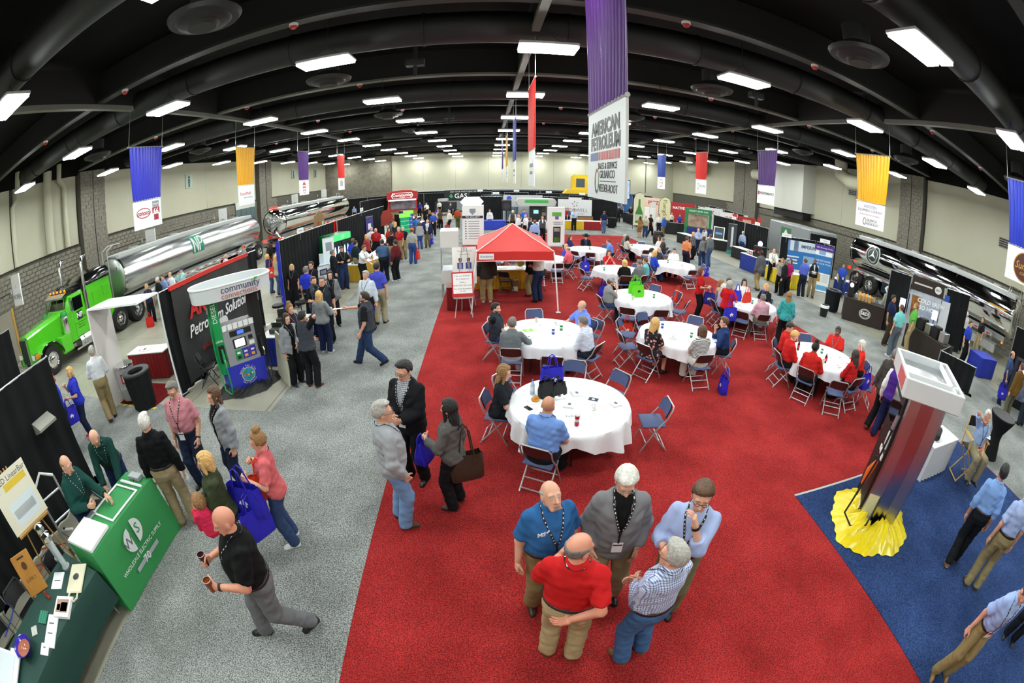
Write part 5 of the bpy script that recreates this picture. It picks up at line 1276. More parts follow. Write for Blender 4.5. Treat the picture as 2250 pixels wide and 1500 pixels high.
p = thing('power_supply','grey metal power supply box on the far end of the green counter','box',(-4.72,3.10,zt)); obj('case',MB().box(-0.12,0.12,-0.06,0.06,0,0.06,bev=0.006),paint('#9aa0a4'),p); obj('cable',MB().tube([(0.0,-0.06,0.02),(0.03,-0.1,0.012),(-0.02,-0.12,0.012)],0.008,5),BLACK,p)
p = thing('light_bar','narrow white light bar lying across the green counter','lamp',(-4.72,2.96,zt)); obj('housing',MB().box(-0.24,0.24,-0.02,0.02,0,0.025,bev=0.005),WHITE,p); obj('lens',MB().box(-0.22,0.22,-0.014,0.014,0.025,0.03),paint('#dfe8ee'),p)
p = thing('driver_box','small silver driver box at the back edge of the green counter','box',(-4.98,2.14,zt)); obj('case',MB().box(-0.05,0.05,-0.1,0.1,0,0.035,bev=0.005),ALU,p); obj('terminal',MB().box(-0.03,0.03,0.1,0.13,0,0.025),WHITE,p)
# teal table
M_TEAL = mat('teal_cloth','#123c34',rough=0.7,bump=(5,0.25))
def box_cover(name,label,x0,x1,y0,y1,h,m,drop,cat='table'):
 t = thing(name,label,cat,((x0+x1)/2,(y0+y1)/2,0)); a = (x1-x0)/2; b = (y1-y0)/2
 obj('tabletop',MB().box(-a+0.02,a-0.02,-b+0.02,b-0.02,h-0.04,h-0.012),paint('#6d6d6d'),t)
 for sx in (-1,1):
  for sy in (-1,1): obj('leg',MB().tube([(sx*(a-0.1),sy*(b-0.1),0),(sx*(a-0.1),sy*(b-0.1),h-0.03)],0.014,6),STEEL,t)
 V = []; F = []; per = [(-a,-b),(a,-b),(a,b),(-a,b)]; pts = []
 for (p,q),(c,d) in zip(per,per[1:]+per[:1]):
  for k in range(16): pts.append((p+(c-p)*k/16,q+(d-q)*k/16))
 N = len(pts)
 for zi,(z,e) in enumerate(((h,0.99),(h-0.006,1.0),(h-drop*0.5,1.015),(h-drop,1.03))):
  for i,(p,q) in enumerate(pts): wv = 0.01*math.sin(i*0.8)*(zi > 1); V.append((p*(e+wv),q*(e+wv*0.5),z))
 for r_ in range(3):
  for i in range(N): F.append((r_*N+i,r_*N+(i+1) % N,(r_+1)*N+(i+1) % N,(r_+1)*N+i))
 F.append(tuple(range(N))); obj('table_cover',MB().add(V,F),m,t,sm=50); return t
box_cover('display_table','dark teal cloth table of brochures and giveaways',-5.28,-4.46,-0.62,1.52,0.75,M_TEAL,0.50)
box_cover('display_table','light green cloth table with a white tray beyond the teal table',-5.3,-4.5,-2.4,-0.66,0.76,mat('mint_cloth','#4fa673',rough=0.7),0.6)
zt = 0.752
_n0 = len(COL.objects)
lathe_thing('bowl','purple bowl full of wrapped sweets on the teal table','bowl',-4.87,-0.12,zt,[('bowl_body',[(0.05,0),(0.06,0.0),(0.115,0.07),(0.125,0.075),(0.11,0.07),(0.055,0.012),(0,0.012)],gloss('#3a2a9c'),24),('filling',[(0,0.055),(0.06,0.052),(0.098,0.05)],paint('#a4583c'),16)])
rg = random.Random(3); bx,by = -4.87,-0.12
for k in range(26):
 a = rg.uniform(0,6.28); q = rg.uniform(0,0.08); o = obj('sweet',MB().box(-0.014,0.014,-0.008,0.008,-0.005,0.006,bev=0.003),paint(rg.choice(['#c23a2a','#d9b23a','#e8e2d6','#7a3a20','#b9722a'])))
 o.location = (bx+q*math.cos(a),by+q*math.sin(a),zt+0.066); o.rotation_euler = (rg.uniform(-.4,.4),rg.uniform(-.4,.4),a); tag(o,'small wrapped sweet in the purple bowl','sweet','sweets in the purple bowl')
p = thing('cutting_board','bamboo cutting board standing on the teal table','board',(-5.24,0.74,zt),R(60)); b = obj('board',MB().box(-0.13,0.13,-0.01,0.01,0,0.36,bev=0.006),mat('bamboo','#a06a22',rough=0.5,noise=(8,'#b57f33',0.2)),p); b.rotation_euler = (-0.45,0,0)
lg = obj('engraving',MB().lathe([(0,0),(0.035,0)],n=20),paint('#4d3010'),b); lg.location = (0,-0.0115,0.25); lg.rotation_euler = (math.pi/2,0,0); obj('grip_slot',MB().box(-0.05,0.05,-0.0115,-0.01,0.315,0.33),paint('#2f2210'),b); text(b,'SUPPLY',0.045,(0,-0.0112,0.13),front(0),paint('#5a3a16'),depth=0.0005)
p = thing('board_stand','small red wooden stand under the bamboo board','stand',(-5.03,0.77,zt)); obj('foot',MB().box(-0.05,0.05,-0.015,0.015,0,0.02),paint('#8a3520'),p); obj('prop',MB().box(-0.01,0.01,-0.012,0.012,0.02,0.06),paint('#8a3520'),p)
for k,(u,v,w_,d_,rz,lb,mk) in enumerate((
 ((0),0,0,0,0,'',None),)): pass
flat(-5.03,1.07,zt,0.15,0.20,0.5,'white notepad with a pen on the teal table',col='#e9eef2',th=0.008,marks=[(-0.3,-0.05,0.3,0.0,'#30343a')])
flat(-4.62,0.78,zt,0.20,0.22,0.45,'stack of glossy brochures with a kitchen photo on the teal table',th=0.03,name='brochure_stack',marks=[(-0.4,-0.3,0.4,0.35,'#a08070'),(-0.1,-0.25,0.35,0.2,'#c0504a'),(-0.35,-0.2,-0.12,0.1,'#3d4650')])
flat(-4.62,0.39,zt,0.14,0.34,0.45,'long white price lists laid on the teal table',th=0.01,name='leaflet',marks=[(-0.3,0.2,0.2,0.25,'#5c6672'),(-0.3,-0.1,0.2,-0.06,'#5c6672')])
flat(-4.58,0.11,zt,0.11,0.12,0.45,'small white leaflet at the end of the price lists',th=0.006,name='leaflet',marks=[(-0.2,0.1,0.1,0.2,'#5c6672')])
p = thing('pen_bundle','bundle of green and orange pens on the teal table','pens',(-4.89,0.47,zt),0.4)
for k in range(10): obj('pen',MB().tube([(-0.06+k*0.012,-0.07,0.006),(-0.06+k*0.012,0.07,0.006)],0.005,5),paint(['#1f7a66','#2f9a6e','#17695c'][k % 3]),p)
p = thing('pen_bundle','scatter of white and clear pens near the purple bowl','pens',(-4.92,0.21,zt),0.9)
for k in range(6): obj('pen',MB().tube([(-0.04+k*0.014,-0.05,0.006),(-0.04+k*0.014,0.05,0.006)],0.005,5),paint('#d8dcd2'),p)
t = thing('canvas_bag','cream canvas bag with black oval logo lying on the teal table','bag',(-4.69,1.24,zt),R(-62)); obj('bag_body',MB().box(-0.19,0.15,-0.10,0.10,0,0.02,bev=0.008),cloth('#d8d2b8'),t)
for s in (-1,1): obj('handle',MB().tube([(0.14,s*0.05,0.012),(0.21,s*0.06,0.015),(0.25,s*0.02,0.014),(0.2,-s*0.01,0.014)],0.009,5),cloth('#d8d2b8'),t)
lg = obj('bag_print',MB().lathe([(0,0),(0.04,0)],n=20),paint('#2c3538'),t); lg.location = (-0.03,0,0.0215)
for k,(u,v) in enumerate(((-5.31,1.38),(-5.03,1.33))):
 p = thing('glass_award','clear glass tube lamp with silver tinsel, number %s from the green counter' % ('two','one')[k] if 0 else ('tall clear glass tube wrapped in tinsel on the teal table' if k else 'tall clear glass tube with silver cap behind the canvas bag'),'glass tube',(u,v,zt))
 obj('tube',MB().cyl((0,0),0.035,0.02,0.30,14),mat('clear_tube','#c9d4da',rough=0.08,metal=0.3),p); obj('foot',MB().cyl((0,0),0.05,0,0.02,14),ALU,p); obj('tinsel',MB().lathe([(0.036,0.30),(0.055,0.32),(0.045,0.35),(0.06,0.37),(0,0.39)],n=9),CHROME,p)
p = thing('serving_tray','white plastic lid tray on the light green table','tray',(-5.12,-0.64,0.762),0.4); obj('tray',MB().box(-0.25,0.25,-0.2,0.2,0,0.05,bev=0.02),paint('#e8eef2'),p); obj('tray_inset',MB().box(-0.21,0.21,-0.16,0.16,0.05,0.056),paint('#cfd9de'),p)
flat(-5.01,-0.42,0.762,0.14,0.28,0.5,'white leaflet with orange stripe by the white tray',th=0.012,name='leaflet',marks=[(0.1,-0.45,0.35,0.2,'#e0a08a')])
for o in list(COL.objects)[_n0:]:
 if o.parent is None: o.scale = (1.4,1.4,1.4)
# easel, aluminium rack, hanging lamp, chairs, cables
t,b = easel(-6.2,1.55,78,0.80,0.78,'white LED light bar poster on a wooden easel before the black drape',z0=0.95,legh=1.75,board='#e8e4cf')
text(b,'LED LinearBar',0.11,(0.06,-0.0215,0.69),front(0),paint('#4c4a44'),depth=0.0008); bprint(b,-0.2,0.42,0.70,0.82,'#e3c33a',0.8,0.78); bprint(b,-0.47,-0.34,0.74,0.88,'#2b4f9a',0.8,0.78); bprint(b,-0.3,0.4,0.08,0.5,'#dfeaf0',0.8,0.78); bprint(b,-0.25,0.33,0.2,0.36,'#fbfdff',0.8,0.78)
t = thing('folding_cart','folded aluminium hand cart leaning by the wooden easel','cart',(-6.15,2.15,0),R(75))
for s in (-0.22,0.22): obj('rail',MB().tube([(s,-0.1,0.08),(s,0.15,1.15)],0.022,8),ALU,t)
for z in (0.25,0.6,0.95): obj('rung',MB().tube([(-0.22,-0.1+z*0.22,z),(0.22,-0.1+z*0.22,z)],0.018,8),ALU,t)
obj('grip',MB().tube([(-0.22,0.15,1.15),(0,0.2,1.28),(0.22,0.15,1.15)],0.024,8),paint('#d5d6d2'),t)
for s in (-0.26,0.26): w_ = obj('cart_wheel',MB().cyl((0,0),0.1,-0.02,0.02,16),BLACK,t); w_.location = (s,-0.1,0.1); w_.rotation_euler = (0,math.pi/2,0)
t = thing('clip_lamp','grey wedge-shaped lamp clipped to the black drape','lamp',(-7.04,2.95,1.62),R(90)); obj('lamp_head',MB().prism([(-0.02,0.08),(-0.32,0.0),(-0.32,-0.04),(-0.02,-0.12)],-0.22,0.22,'x'),paint('#8d8f86'),t); obj('bracket',MB().tube([(0,-0.02,0),(0,0.13,0),(0,0.13,0.8)],0.012,6),ALU,t)
chair(-5.36,1.34,95,'black folding chair behind the canvas bag end of the teal table','black'); chair(-5.73,0.42,92,'black folding chair behind the bamboo board','black'); chair(-5.66,-0.32,96,'black folding chair behind the purple bowl','black')
chair(-5.75,2.75,60,'black folding chair behind the green counter','black')
def cord(pts,label,col,r_=0.012):
 P_ = []; n = len(pts)
 for i in range(n-1):
  p0 = pts[max(i-1,0)]; p1 = pts[i]; p2 = pts[i+1]; p3 = pts[min(i+2,n-1)]
  for k in range(6):
   q = k/6; P_.append(tuple(0.5*((2*p1[j])+(-p0[j]+p2[j])*q+(2*p0[j]-5*p1[j]+4*p2[j]-p3[j])*q*q+(-p0[j]+3*p1[j]-3*p2[j]+p3[j])*q**3) for j in range(2))+(r_+0.001,))
 P_.append((*pts[-1],r_+0.001)); o = obj('extension_cord',MB().tube(P_,r_,6),paint(col),sm=70); return tag(o,label,'cord')
cord([(-6.31,2.29),(-6.88,1.86),(-7.38,1.44),(-7.20,1.10),(-6.84,1.40),(-6.83,0.95),(-7.24,0.96),(-6.58,0.97)],'orange extension cord looping on the concrete behind the teal table','#d9571c')
cord([(-7.50,0.21),(-7.08,0.23),(-7.44,0.37),(-7.11,0.56),(-6.84,0.16),(-6.72,-0.31)],'blue extension cord looping on the concrete behind the teal table','#2a4fc8')
p = thing('power_strip','white power strip on the concrete behind the green counter','power strip',(-6.83,2.32,0),0.5); obj('strip_body',MB().box(-0.14,0.14,-0.03,0.03,0,0.035,bev=0.006),WHITE,p); obj('plug',MB().box(-0.1,-0.06,-0.02,0.02,0.035,0.06),BLACK,p)
# white arch booth
t = thing('display_arch','white fabric display arch with flat roof beside the black drape','display',(0,0,0))
A,B,C_,D = (-9.1,6.2),(-9.0,7.0),(-7.1,7.05),(-7.05,6.25)
M_FAB = mat('white_fabric','#dcd6d2',rough=0.7,bump=(2,0.3))
def fp(p0,p1,q0,q1,off): 
 def f(u,v): return tuple((p0[k]*(1-u)+p1[k]*u)*(1-v)+(q0[k]*(1-u)+q1[k]*u)*v+off[k] for k in range(3))
 return f
obj('side_panel',MB().prism([(-9.12,0.0),(-9.04,0.0),(-9.04,2.42),(-9.12,2.42)],6.2,7.0,'y'),M_FAB,t)
obj('roof_panel',MB().prism([A,B,C_,D],2.42,2.46,'z'),mat('white_vinyl','#eef0f4',rough=0.4),t)
for q in (C_,): obj('post',MB().tube([(*q,0),(*q,2.42)],0.02,8),WHITE,t)
skirt_table(-9.7,7.75,-8.3,7.95,0.6,'dark red skirted table with white top behind the white arch',skirt='#7d1216')
flat(-9.2,8.1,0.742,0.5,0.3,0.2,'white catalogue spread on the dark red skirted table',th=0.01,marks=[(-0.1,-0.2,0.1,0.2,'#3a3d42'),(-0.4,-0.3,-0.2,-0.1,'#b53a3a')])
o = obj('floor_mat',MB().box(-9.9,-7.6,6.45,7.6,0.012,0.022),carpet_mat('dark_red_mat','#5a1010','#8c1c1c','#cccccc')); tag(o,'small dark red carpet under the silver barrel','rug')
for k in range(9): 
 x0 = -9.6+k*0.24; o = obj('floor_tape',MB().prism([(x0,6.36),(x0+0.14,6.36),(x0+0.2,6.44),(x0+0.06,6.44)],0.012,0.016,'z'),paint('#d8d23a')); tag(o,'yellow hazard tape dash along the edge of the dark red carpet','tape','hazard tape dashes')
t = thing('barrel_cooler','silver barrel cooler with red H badge beside the black trash can','cooler',(-8.74,6.74,0.022)); obj('barrel_body',MB().lathe([(0,0.04),(0.25,0.04),(0.27,0.1),(0.28,0.5),(0.27,0.86),(0,0.86)],n=28),mat('silver_vinyl','#a9abae',rough=0.35,metal=0.3),t,sm=50)
obj('lid',MB().lathe([(0.28,0.86),(0.285,0.88),(0.27,0.91),(0,0.90)],n=28),CHROME,t,sm=50)
def wrap(par,r_,a0,a1,z0,z1,col,nm='badge_print'): return obj(nm,MB().grid(lambda u,v: (r_*math.cos(R(a0+(a1-a0)*u)),r_*math.sin(R(a0+(a1-a0)*u)),z0+(z1-z0)*v),8,1),paint(col),par,fix=False)
wrap(t,0.287,-75,-25,0.50,0.74,'#b02a2c'); text(t,'H',0.2,(0.29*math.cos(R(-50)),0.29*math.sin(R(-50)),0.62),front(R(40)),WHITE,bold=0.012); text(t,'H.T. HACKNEY',0.085,(0.30*math.cos(R(-50)),0.30*math.sin(R(-50)),0.40),front(R(40)),WHITE)
for a in (0.3,2.4,4.5): obj('caster',MB().cyl((0.2*math.cos(a),0.2*math.sin(a)),0.03,0,0.045,8),BLACK,t)
trashcan(-7.93,6.45,'black fabric covered trash can with open top beside the white arch',r=0.36,h=0.92)
# drape wall with the petroleum banner
drape(-7.1,7.1,-7.1,8.1,2.44,DL+'beside the white arch'); drape(-7.1,8.12,-7.1,11.85,2.44,DL+'behind the petroleum solutions banner')
t = thing('fabric_banner','dark grey Arkansas Petroleum Solutions banner with red top edge on drape','banner',(-7.02,9.3,0),R(90))
def bn(off): return lambda u,v: ((u-0.5)*3.7,off+0.03*math.sin(u*9+v*3)*(1-v)+0.02*math.sin(u*23),0.12+2.24*v-0.05*math.sin(u*math.pi*2)*0.3)
obj('cloth',MB().grid(bn(0.0),40,10).grid(bn(0.006),40,10),mat('banner_grey','#2b2b2b',rough=0.7),t,sm=80)
obj('hem',MB().box(-1.9,1.9,-0.03,0.03,2.36,2.46),paint('#c9251f'),t)
text(t,'ARKANSAS',0.56,(0.05,-0.06,1.72),front(0),paint('#c8201f'),bold=0.02,squash=1.0,shear=0.15); text(t,'Petroleum Solutions',0.40,(0.05,-0.06,1.24),front(0),paint('#eeeeee'),bold=0.006,shear=0.35,squash=0.95); text(t,'www.ark-petroleum.com',0.24,(0.1,-0.06,0.72),front(0),paint('#a51c1c'),shear=0.2)
mb = MB().prism([(-0.3,0.9),(0.3,0.92),(0.28,1.06),(0.2,1.12),(-0.3,1.12)],-0.055,-0.05,'y'); obj('state_outline',mb,paint('#d5d5d5'),t)
chair(-6.6,7.75,60,'black folding chair before the petroleum banner next to the fuel dispenser','black'); chair(-6.62,8.75,75,'black folding chair farther along the petroleum banner','black')
# fuel dispenser with the oval canopy
t = thing('fuel_dispenser','grey, green and blue fuel dispenser with oval community connections canopy','fuel pump',(-5.25,7.53,0.0),R(47.8))
M_PG = mat('pump_grey','#9c9ea1',rough=0.4,metal=0.2); M_PB = mat('pump_blue','#2a33b4',rough=0.35); M_PGR = mat('pump_green','#12934f',rough=0.35)
low = obj('lower_cabinet',MB().box(-0.47,0.50,0.0,0.55,0.06,0.64,bev=0.015),M_PB,t)
hd = obj('head_unit',MB().prism([(0.02,0.64),(0.55,0.64),(0.55,1.42),(0.10,1.42)],-0.36,0.42,'x'),M_PG,t)
top = obj('topper',MB().box(-0.38,0.44,0.1,0.5,1.42,1.50,bev=0.01),M_PG,t)
for k in range(6): q = obj('topper_card',MB().box(-0.35+k*0.13,-0.24+k*0.13,0.07,0.1,1.40,1.52),WHITE,top)
def fy(z): return 0.02+0.08*(z-0.64)/0.78
def panel_on(nm,x0,x1,z0,z1,m,d=0.012,par=None): return obj(nm,MB().prism([(fy(z0)-d,z0),(fy(z0)+0.01,z0),(fy(z1)+0.01,z1),(fy(z1)-d,z1)],x0,x1,'x'),m,par or hd)
panel_on('price_display',-0.20,0.32,1.24,1.36,BLACK); panel_on('price_digits',-0.02,0.14,1.26,1.34,glow('#3c62e8',1.0),0.016)
panel_on('screen_bezel',-0.16,0.16,0.98,1.18,BLACK); panel_on('screen',-0.12,0.12,1.0,1.16,glow('#dfe9ff',1.2),0.016); panel_on('card_reader',0.22,0.32,1.10,1.18,BLACK,0.03); panel_on('receipt_slot',0.22,0.34,0.98,1.06,WHITE,0.03)
for k,c in enumerate(('#12934f','#3a2ea0','#3a2ea0')):
 q = panel_on('grade_panel',-0.16+k*0.17,0.0+k*0.17,0.72,0.94,paint(c),0.012); panel_on('grade_button',-0.12+k*0.17,-0.04+k*0.17,0.75,0.81,paint('#e0b02a' if k else '#1c1c1c'),0.02,q); panel_on('grade_price',-0.12+k*0.17,-0.04+k*0.17,0.85,0.89,paint('#eef2f6'),0.018,q)
for s,m in ((-1,M_PGR),(1,M_PGR)):
 c = obj('side_column',MB().box(min(s*0.37,s*0.56) + (0.04 if s > 0 else -0.0),max(s*0.37,s*0.56) + (0.04 if s > 0 else -0.0),0.03,0.42,0.64 if s > 0 else 0.5,2.15,bev=0.01),m if s < 0 else BLACK,t)
 hol = obj('nozzle_boot',MB().box(min(s*0.40,s*0.54),max(s*0.40,s*0.54),-0.03,0.03,0.78,1.16,bev=0.01),BLACK,c)
 nz = obj('nozzle',MB().tube([(s*0.47,-0.06,1.10),(s*0.47,-0.10,0.92),(s*0.47,-0.14,0.74)],[0.02,0.035,0.03],8),M_PGR if s < 0 else BLACK,c,sm=60); obj('nozzle_guard',MB().tube([(s*0.47,-0.12,0.9),(s*0.47,-0.2,0.85),(s*0.47,-0.15,0.72)],0.012,6),STEEL,nz)
 obj('hose',MB().tube([(s*0.47,-0.14,0.74),(s*0.47,-0.2,0.3),(s*0.5,-0.15,0.1),(s*0.6,-0.02,0.2),(s*0.62,0.05,1.0),(s*0.6,0.1,2.0)],0.016,8),M_PGR if s < 0 else BLACK,c,sm=60)
 obj('hose_coupling',MB().tube([(s*0.6,0.1,2.0),(s*0.6,0.1,1.86)],0.03,8),STEEL,c)
text(t,'DIESEL',0.15,(-0.475,0.026,1.85),(math.pi/2,-math.pi/2,0),WHITE)
text(t,'DIESEL',0.06,(-0.475,0.026,1.24),front(0),WHITE)
vl = []; n = 56
for zz,e in ((2.12,1.0),(2.42,1.03)):
 for k in range(n): a = 2*math.pi*k/n; c,s = math.cos(a),math.sin(a); vl.append((0.02+0.92*e*(abs(c)**0.8)*(1 if c > 0 else -1),0.22+0.52*e*(abs(s)**0.8)*(1 if s > 0 else -1),zz))
F = [(k,(k+1) % n,n+(k+1) % n,n+k) for k in range(n)]
inner = [(0.02+(a-0.02)*0.96,0.22+(b-0.22)*0.94,c) for a,b,c in vl]
cn = obj('canopy',MB().add(vl,F).add(inner,F),mat('canopy_white','#d5d9db',rough=0.4),t,sm=60); obj('canopy_base',MB().add([(0.02+(a-0.02)*0.97,0.22+(b-0.22)*0.95,2.14) for a,b,c in vl[:n]],[tuple(range(n))]),paint('#a9adb0'),t)
rim = obj('canopy_rim',MB().tube([(a,b,2.42) for a,b,c in vl[n:]],0.02,6,closed=True),WHITE,t,sm=60)
text(cn,'community',0.2,(0.14,-0.312,2.325),front(0),paint('#44436a'),depth=0.004); text(cn,'connections',0.17,(0.10,-0.31,2.20),front(0),paint('#c56a66'),depth=0.004); obj('leaf_mark',MB().prism([(0.47,2.36),(0.51,2.39),(0.55,2.43),(0.48,2.43),(0.45,2.40)],-0.325,-0.318,'y'),paint('#4fae3a'),cn)
def cdisc(par,x,y,z,r_,col,nm,y2=0.002,n=28): return obj(nm,MB().prism([(x+r_*math.cos(2*math.pi*k/n),z+r_*math.sin(2*math.pi*k/n)) for k in range(n)],y-y2,y,'y'),paint(col),par)
cdisc(low,0.03,0.0,0.36,0.165,'#e3d78c','emblem_rim'); cdisc(low,0.03,-0.002,0.36,0.15,'#2f8fd0','globe')
for (a,b,k) in ((-0.06,0.42,0.05),(0.0,0.45,0.035),(0.08,0.40,0.05),(0.03,0.27,0.04),(0.10,0.30,0.04)): obj('continent',MB().prism([(a+k*math.cos(q)*(1+0.3*math.sin(3*q)),b+k*0.8*math.sin(q)) for q in [i*0.7 for i in range(9)]],-0.006,-0.004,'y'),paint('#2f9a56'),low)
for k,c in enumerate(('#d96a2a','#b5462a','#e3c03a','#6a3f9a','#e8e8e8')): cdisc(low,-0.07+k*0.05,-0.006,0.355+0.01*math.sin(k*2),0.022,c,'figure',n=10)
for k,ch in enumerate('Swing For Life'):
 a = R(160-k*10.8); text(low,ch,0.062,(0.03+0.2*math.cos(a),-0.004,0.36+0.2*math.sin(a)),(math.pi/2,-(a-math.pi/2),0),WHITE,depth=0.001) if ch != ' ' else None
for k,ch in enumerate('Golf Classic'):
 a = R(222+k*9); text(low,ch,0.062,(0.03+0.2*math.cos(a),-0.004,0.36+0.2*math.sin(a)),(math.pi/2,-(a+math.pi/2),0),WHITE,depth=0.001) if ch != ' ' else None
def heap(x,y,rx,ry,h,label,m,seed,rot=0,hole=None,n=48,z=0.0):
 """cloth bunched on the floor around a base"""
 t = thing('draped_cloth',label,'cloth',(x,y,z),rot); rg = random.Random(seed); ph = [rg.uniform(0,6) for _ in range(5)]
 def f(u,v):
  a = 2*math.pi*u; k = 0.55+0.5*v if hole is None else hole+(1-hole)*v
  rr = (1+0.05*math.sin(4*a+ph[0])+0.035*math.sin(9*a+ph[1]))*k+0.018*math.sin(27*a+v*11+ph[4])
  zz = h*(1-v**1.5)*(0.8+0.2*math.sin(5*a+ph[2]))+(0.03*math.sin(19*a+ph[3]+v*9+2*math.sin(3*a))+0.02*math.sin(41*a+v*14+ph[1]))*(1-v*0.8)+0.012
  return (rx*rr*math.cos(a),ry*rr*math.sin(a),max(zz,0.004))
 obj('folds',MB().grid(f,n*2,8).grid(lambda u,v: tuple(q*s for q,s in zip(f(u,v),(0.985,0.985,0.9))),n*2,8),m,t,sm=80,fix=False); return t
heap(-5.42,7.72,0.85,0.58,0.16,'black cloth bunched around the foot of the blue and grey dispenser',mat('black_satin','#121214',rough=0.55),4,R(47.8),hole=0.6)
t = thing('pump_door','beige dispenser door panel with yellow latch leaning beside the fuel dispenser','panel',(-4.55,7.95,0),R(-48)); d = obj('door_leaf',MB().box(-0.45,0.45,-0.02,0.02,0.02,1.05,bev=0.01),paint('#b9b9a4'),t); obj('latch',MB().box(-0.2,-0.08,-0.04,-0.02,0.85,0.92),paint('#d9b52a'),d); obj('chain',MB().tube([(-0.14,-0.03,0.85),(-0.12,-0.03,0.5)],0.012,5),STEEL,d); d.rotation_euler = (R(-6),0,0)
# equipment table and stools behind the dispenser
skirt_table(-4.75,8.75,-4.75,10.5,0.75,'royal blue skirted table covered with tools behind the fuel dispenser',skirt='#22339c',top='#e8e9ea')
for k,(dx,dy,sx,sy,sz,c,lb) in enumerate(((-0.3,0.3,0.3,0.2,0.12,'#3a3f38','dark green instrument case on the royal blue table'),(-0.35,0.9,0.35,0.25,0.2,'#2d2d2b','open black parts crate on the royal blue table'),(-0.3,1.4,0.25,0.18,0.1,'#c9c9c4','white meter box on the royal blue table'),(-0.2,0.65,0.12,0.1,0.06,'#8a8d90','small grey fitting on the royal blue table'))):
 p = thing('equipment_case',lb,'case',(-4.75+dx-0.1,8.75+dy,0.742),0.2*k); obj('case_body',MB().box(-sx/2,sx/2,-sy/2,sy/2,0,sz,bev=0.012),paint(c),p); obj('case_lid',MB().box(-sx/2,sx/2,sy/2-0.01,sy/2+0.015,sz*0.6,sz*1.9),paint(c),p)
def stool(x,y,label,h=0.75,c='#111113'):
 t = thing('bar_stool',label,'stool',(x,y,0)); obj('seat',MB().lathe([(0,h),(0.19,h),(0.2,h+0.03),(0.19,h+0.07),(0,h+0.08)],n=20),paint(c),t,sm=50); obj('column',MB().tube([(0,0,0.03),(0,0,h)],0.025,8),CHROME,t); obj('base',MB().lathe([(0.24,0),(0.24,0.012),(0.05,0.04),(0,0.04)],n=20),CHROME,t,sm=50); obj('foot_ring',MB().tube([(0.17*math.cos(a),0.17*math.sin(a),0.3) for a in [k*0.524 for k in range(12)]],0.012,6,closed=True),CHROME,t)
 obj('backrest',MB().tube([(0.2*math.cos(a),0.2*math.sin(a),h+0.25) for a in [1.0+k*0.2 for k in range(7)]],0.02,6),CHROME,t)
stool(-6.2,11.3,'black and chrome bar stool beside the black drape end'); stool(-5.6,11.7,'black and chrome bar stool nearer the equipment table',0.7)
trashcan(-7.64,15.36,'black fabric covered trash can in the side passage by the tank trailer',r=0.33,h=0.98,taper=0.82)
skirt_table(-8.6,17.6,-8.6,19.2,0.7,'blue skirted side table with plates behind the trash can',skirt='#23307c')
# booth row farther along the left aisle
drape(-7.1,13.6,-7.1,16.4,2.44,DL+'behind the two men at the rollup sign'); drape(-7.1,16.42,-7.1,19.4,2.44,DL+'behind the green drinks cooler'); 
p = thing('cloth_strip','royal blue cloth panel hung at the end of the black drape','curtain',(-7.12,13.45,0),R(90)); obj('cloth',MB().grid(lambda u,v: (-0.1+0.25*u,0.02*math.sin(u*20),0.02+2.4*v),10,2).grid(lambda u,v: (-0.1+0.25*u,0.008+0.02*math.sin(u*20),0.02+2.4*v),10,2),satin('#2a33b8'),p,sm=70); obj('pole',MB().tube([(0.16,0,0),(0.16,0,2.46)],0.02,6),ALU,p)
def id_sign(x,y,z,face,label,s='EXHIBITOR'):
 t = thing('booth_sign',label,'sign',(x,y,z),R(face)); obj('card',MB().box(-0.3,0.3,-0.006,0.006,0,0.2),WHITE,t); text(t,s,0.07,(0,-0.0075,0.1),front(0),paint('#55585c'),depth=0.001); obj('hook',MB().tube([(0,0.006,0.0),(0,0.03,-0.25)],0.008,5),ALU,t)
id_sign(-7.06,15.4,2.42,90,'white booth name card on the drape behind the green cooler','BEVERAGE')
t = thing('drinks_cooler','green soft drink cooler cabinet with lit glass doors','cooler',(-6.38,17.9,0),R(75)); M_7 = mat('cooler_green','#0f6a35',rough=0.3)
obj('cabinet',MB().box(-0.75,0.75,-0.1,0.55,0,2.0,bev=0.01),M_7,t); obj('header',MB().box(-0.74,0.74,-0.16,-0.1,1.72,1.98),glow('#3fbf6a',0.8),t); text(t,'UP',0.22,(0.1,-0.165,1.85),front(0),WHITE)
for s in (-1,1):
 d = obj('glass_door',MB().box(s*0.37-0.33,s*0.37+0.33,-0.14,-0.1,0.2,1.68),BLACK,t); obj('door_pane',MB().box(s*0.37-0.28,s*0.37+0.28,-0.145,-0.14,0.26,1.62),mat('cooler_glass','#26343c',rough=0.1),d)
 for k in range(2): obj('door_print',MB().prism([(s*0.37-0.14+k*0.26+0.07*math.cos(q),1.2+0.3*math.sin(q)) for q in [i*0.63 for i in range(10)]],-0.148,-0.145,'y'),glow('#cfe6ff',0.7),d)
obj('side_logo',MB().prism([(-0.751,0)] and [(0.05,1.2),(0.3,1.45),(0.35,1.4),(0.2,1.1),(0.12,1.1),(0.2,1.32)],-0.756,-0.75,'x'),WHITE,t)
rollup(-6.45,16.75,62,0.62,2.0,'curved white display banner with blue water bottles beside the green cooler',[(0,1,'#e6edf0'),(0.05,0.3,('#6fa8d8',-0.4,0.4)),(0.1,0.42,('#3f86c4',-0.15,0.1)),(0.72,0.9,('#8d949c',-0.25,0.3))],'display_banner')
rollup(-6.35,15.75,60,0.6,1.05,'low white stand-up sign with dark oval logo by the arguing men',[(0,1,'#eceff1'),(0.62,0.86,('#2a3468',-0.35,0.3)),(0.67,0.81,('#eceff1',-0.28,0.2)),(0.35,0.45,('#4a525c',-0.4,0.35))],'standup_sign',cat='sign')
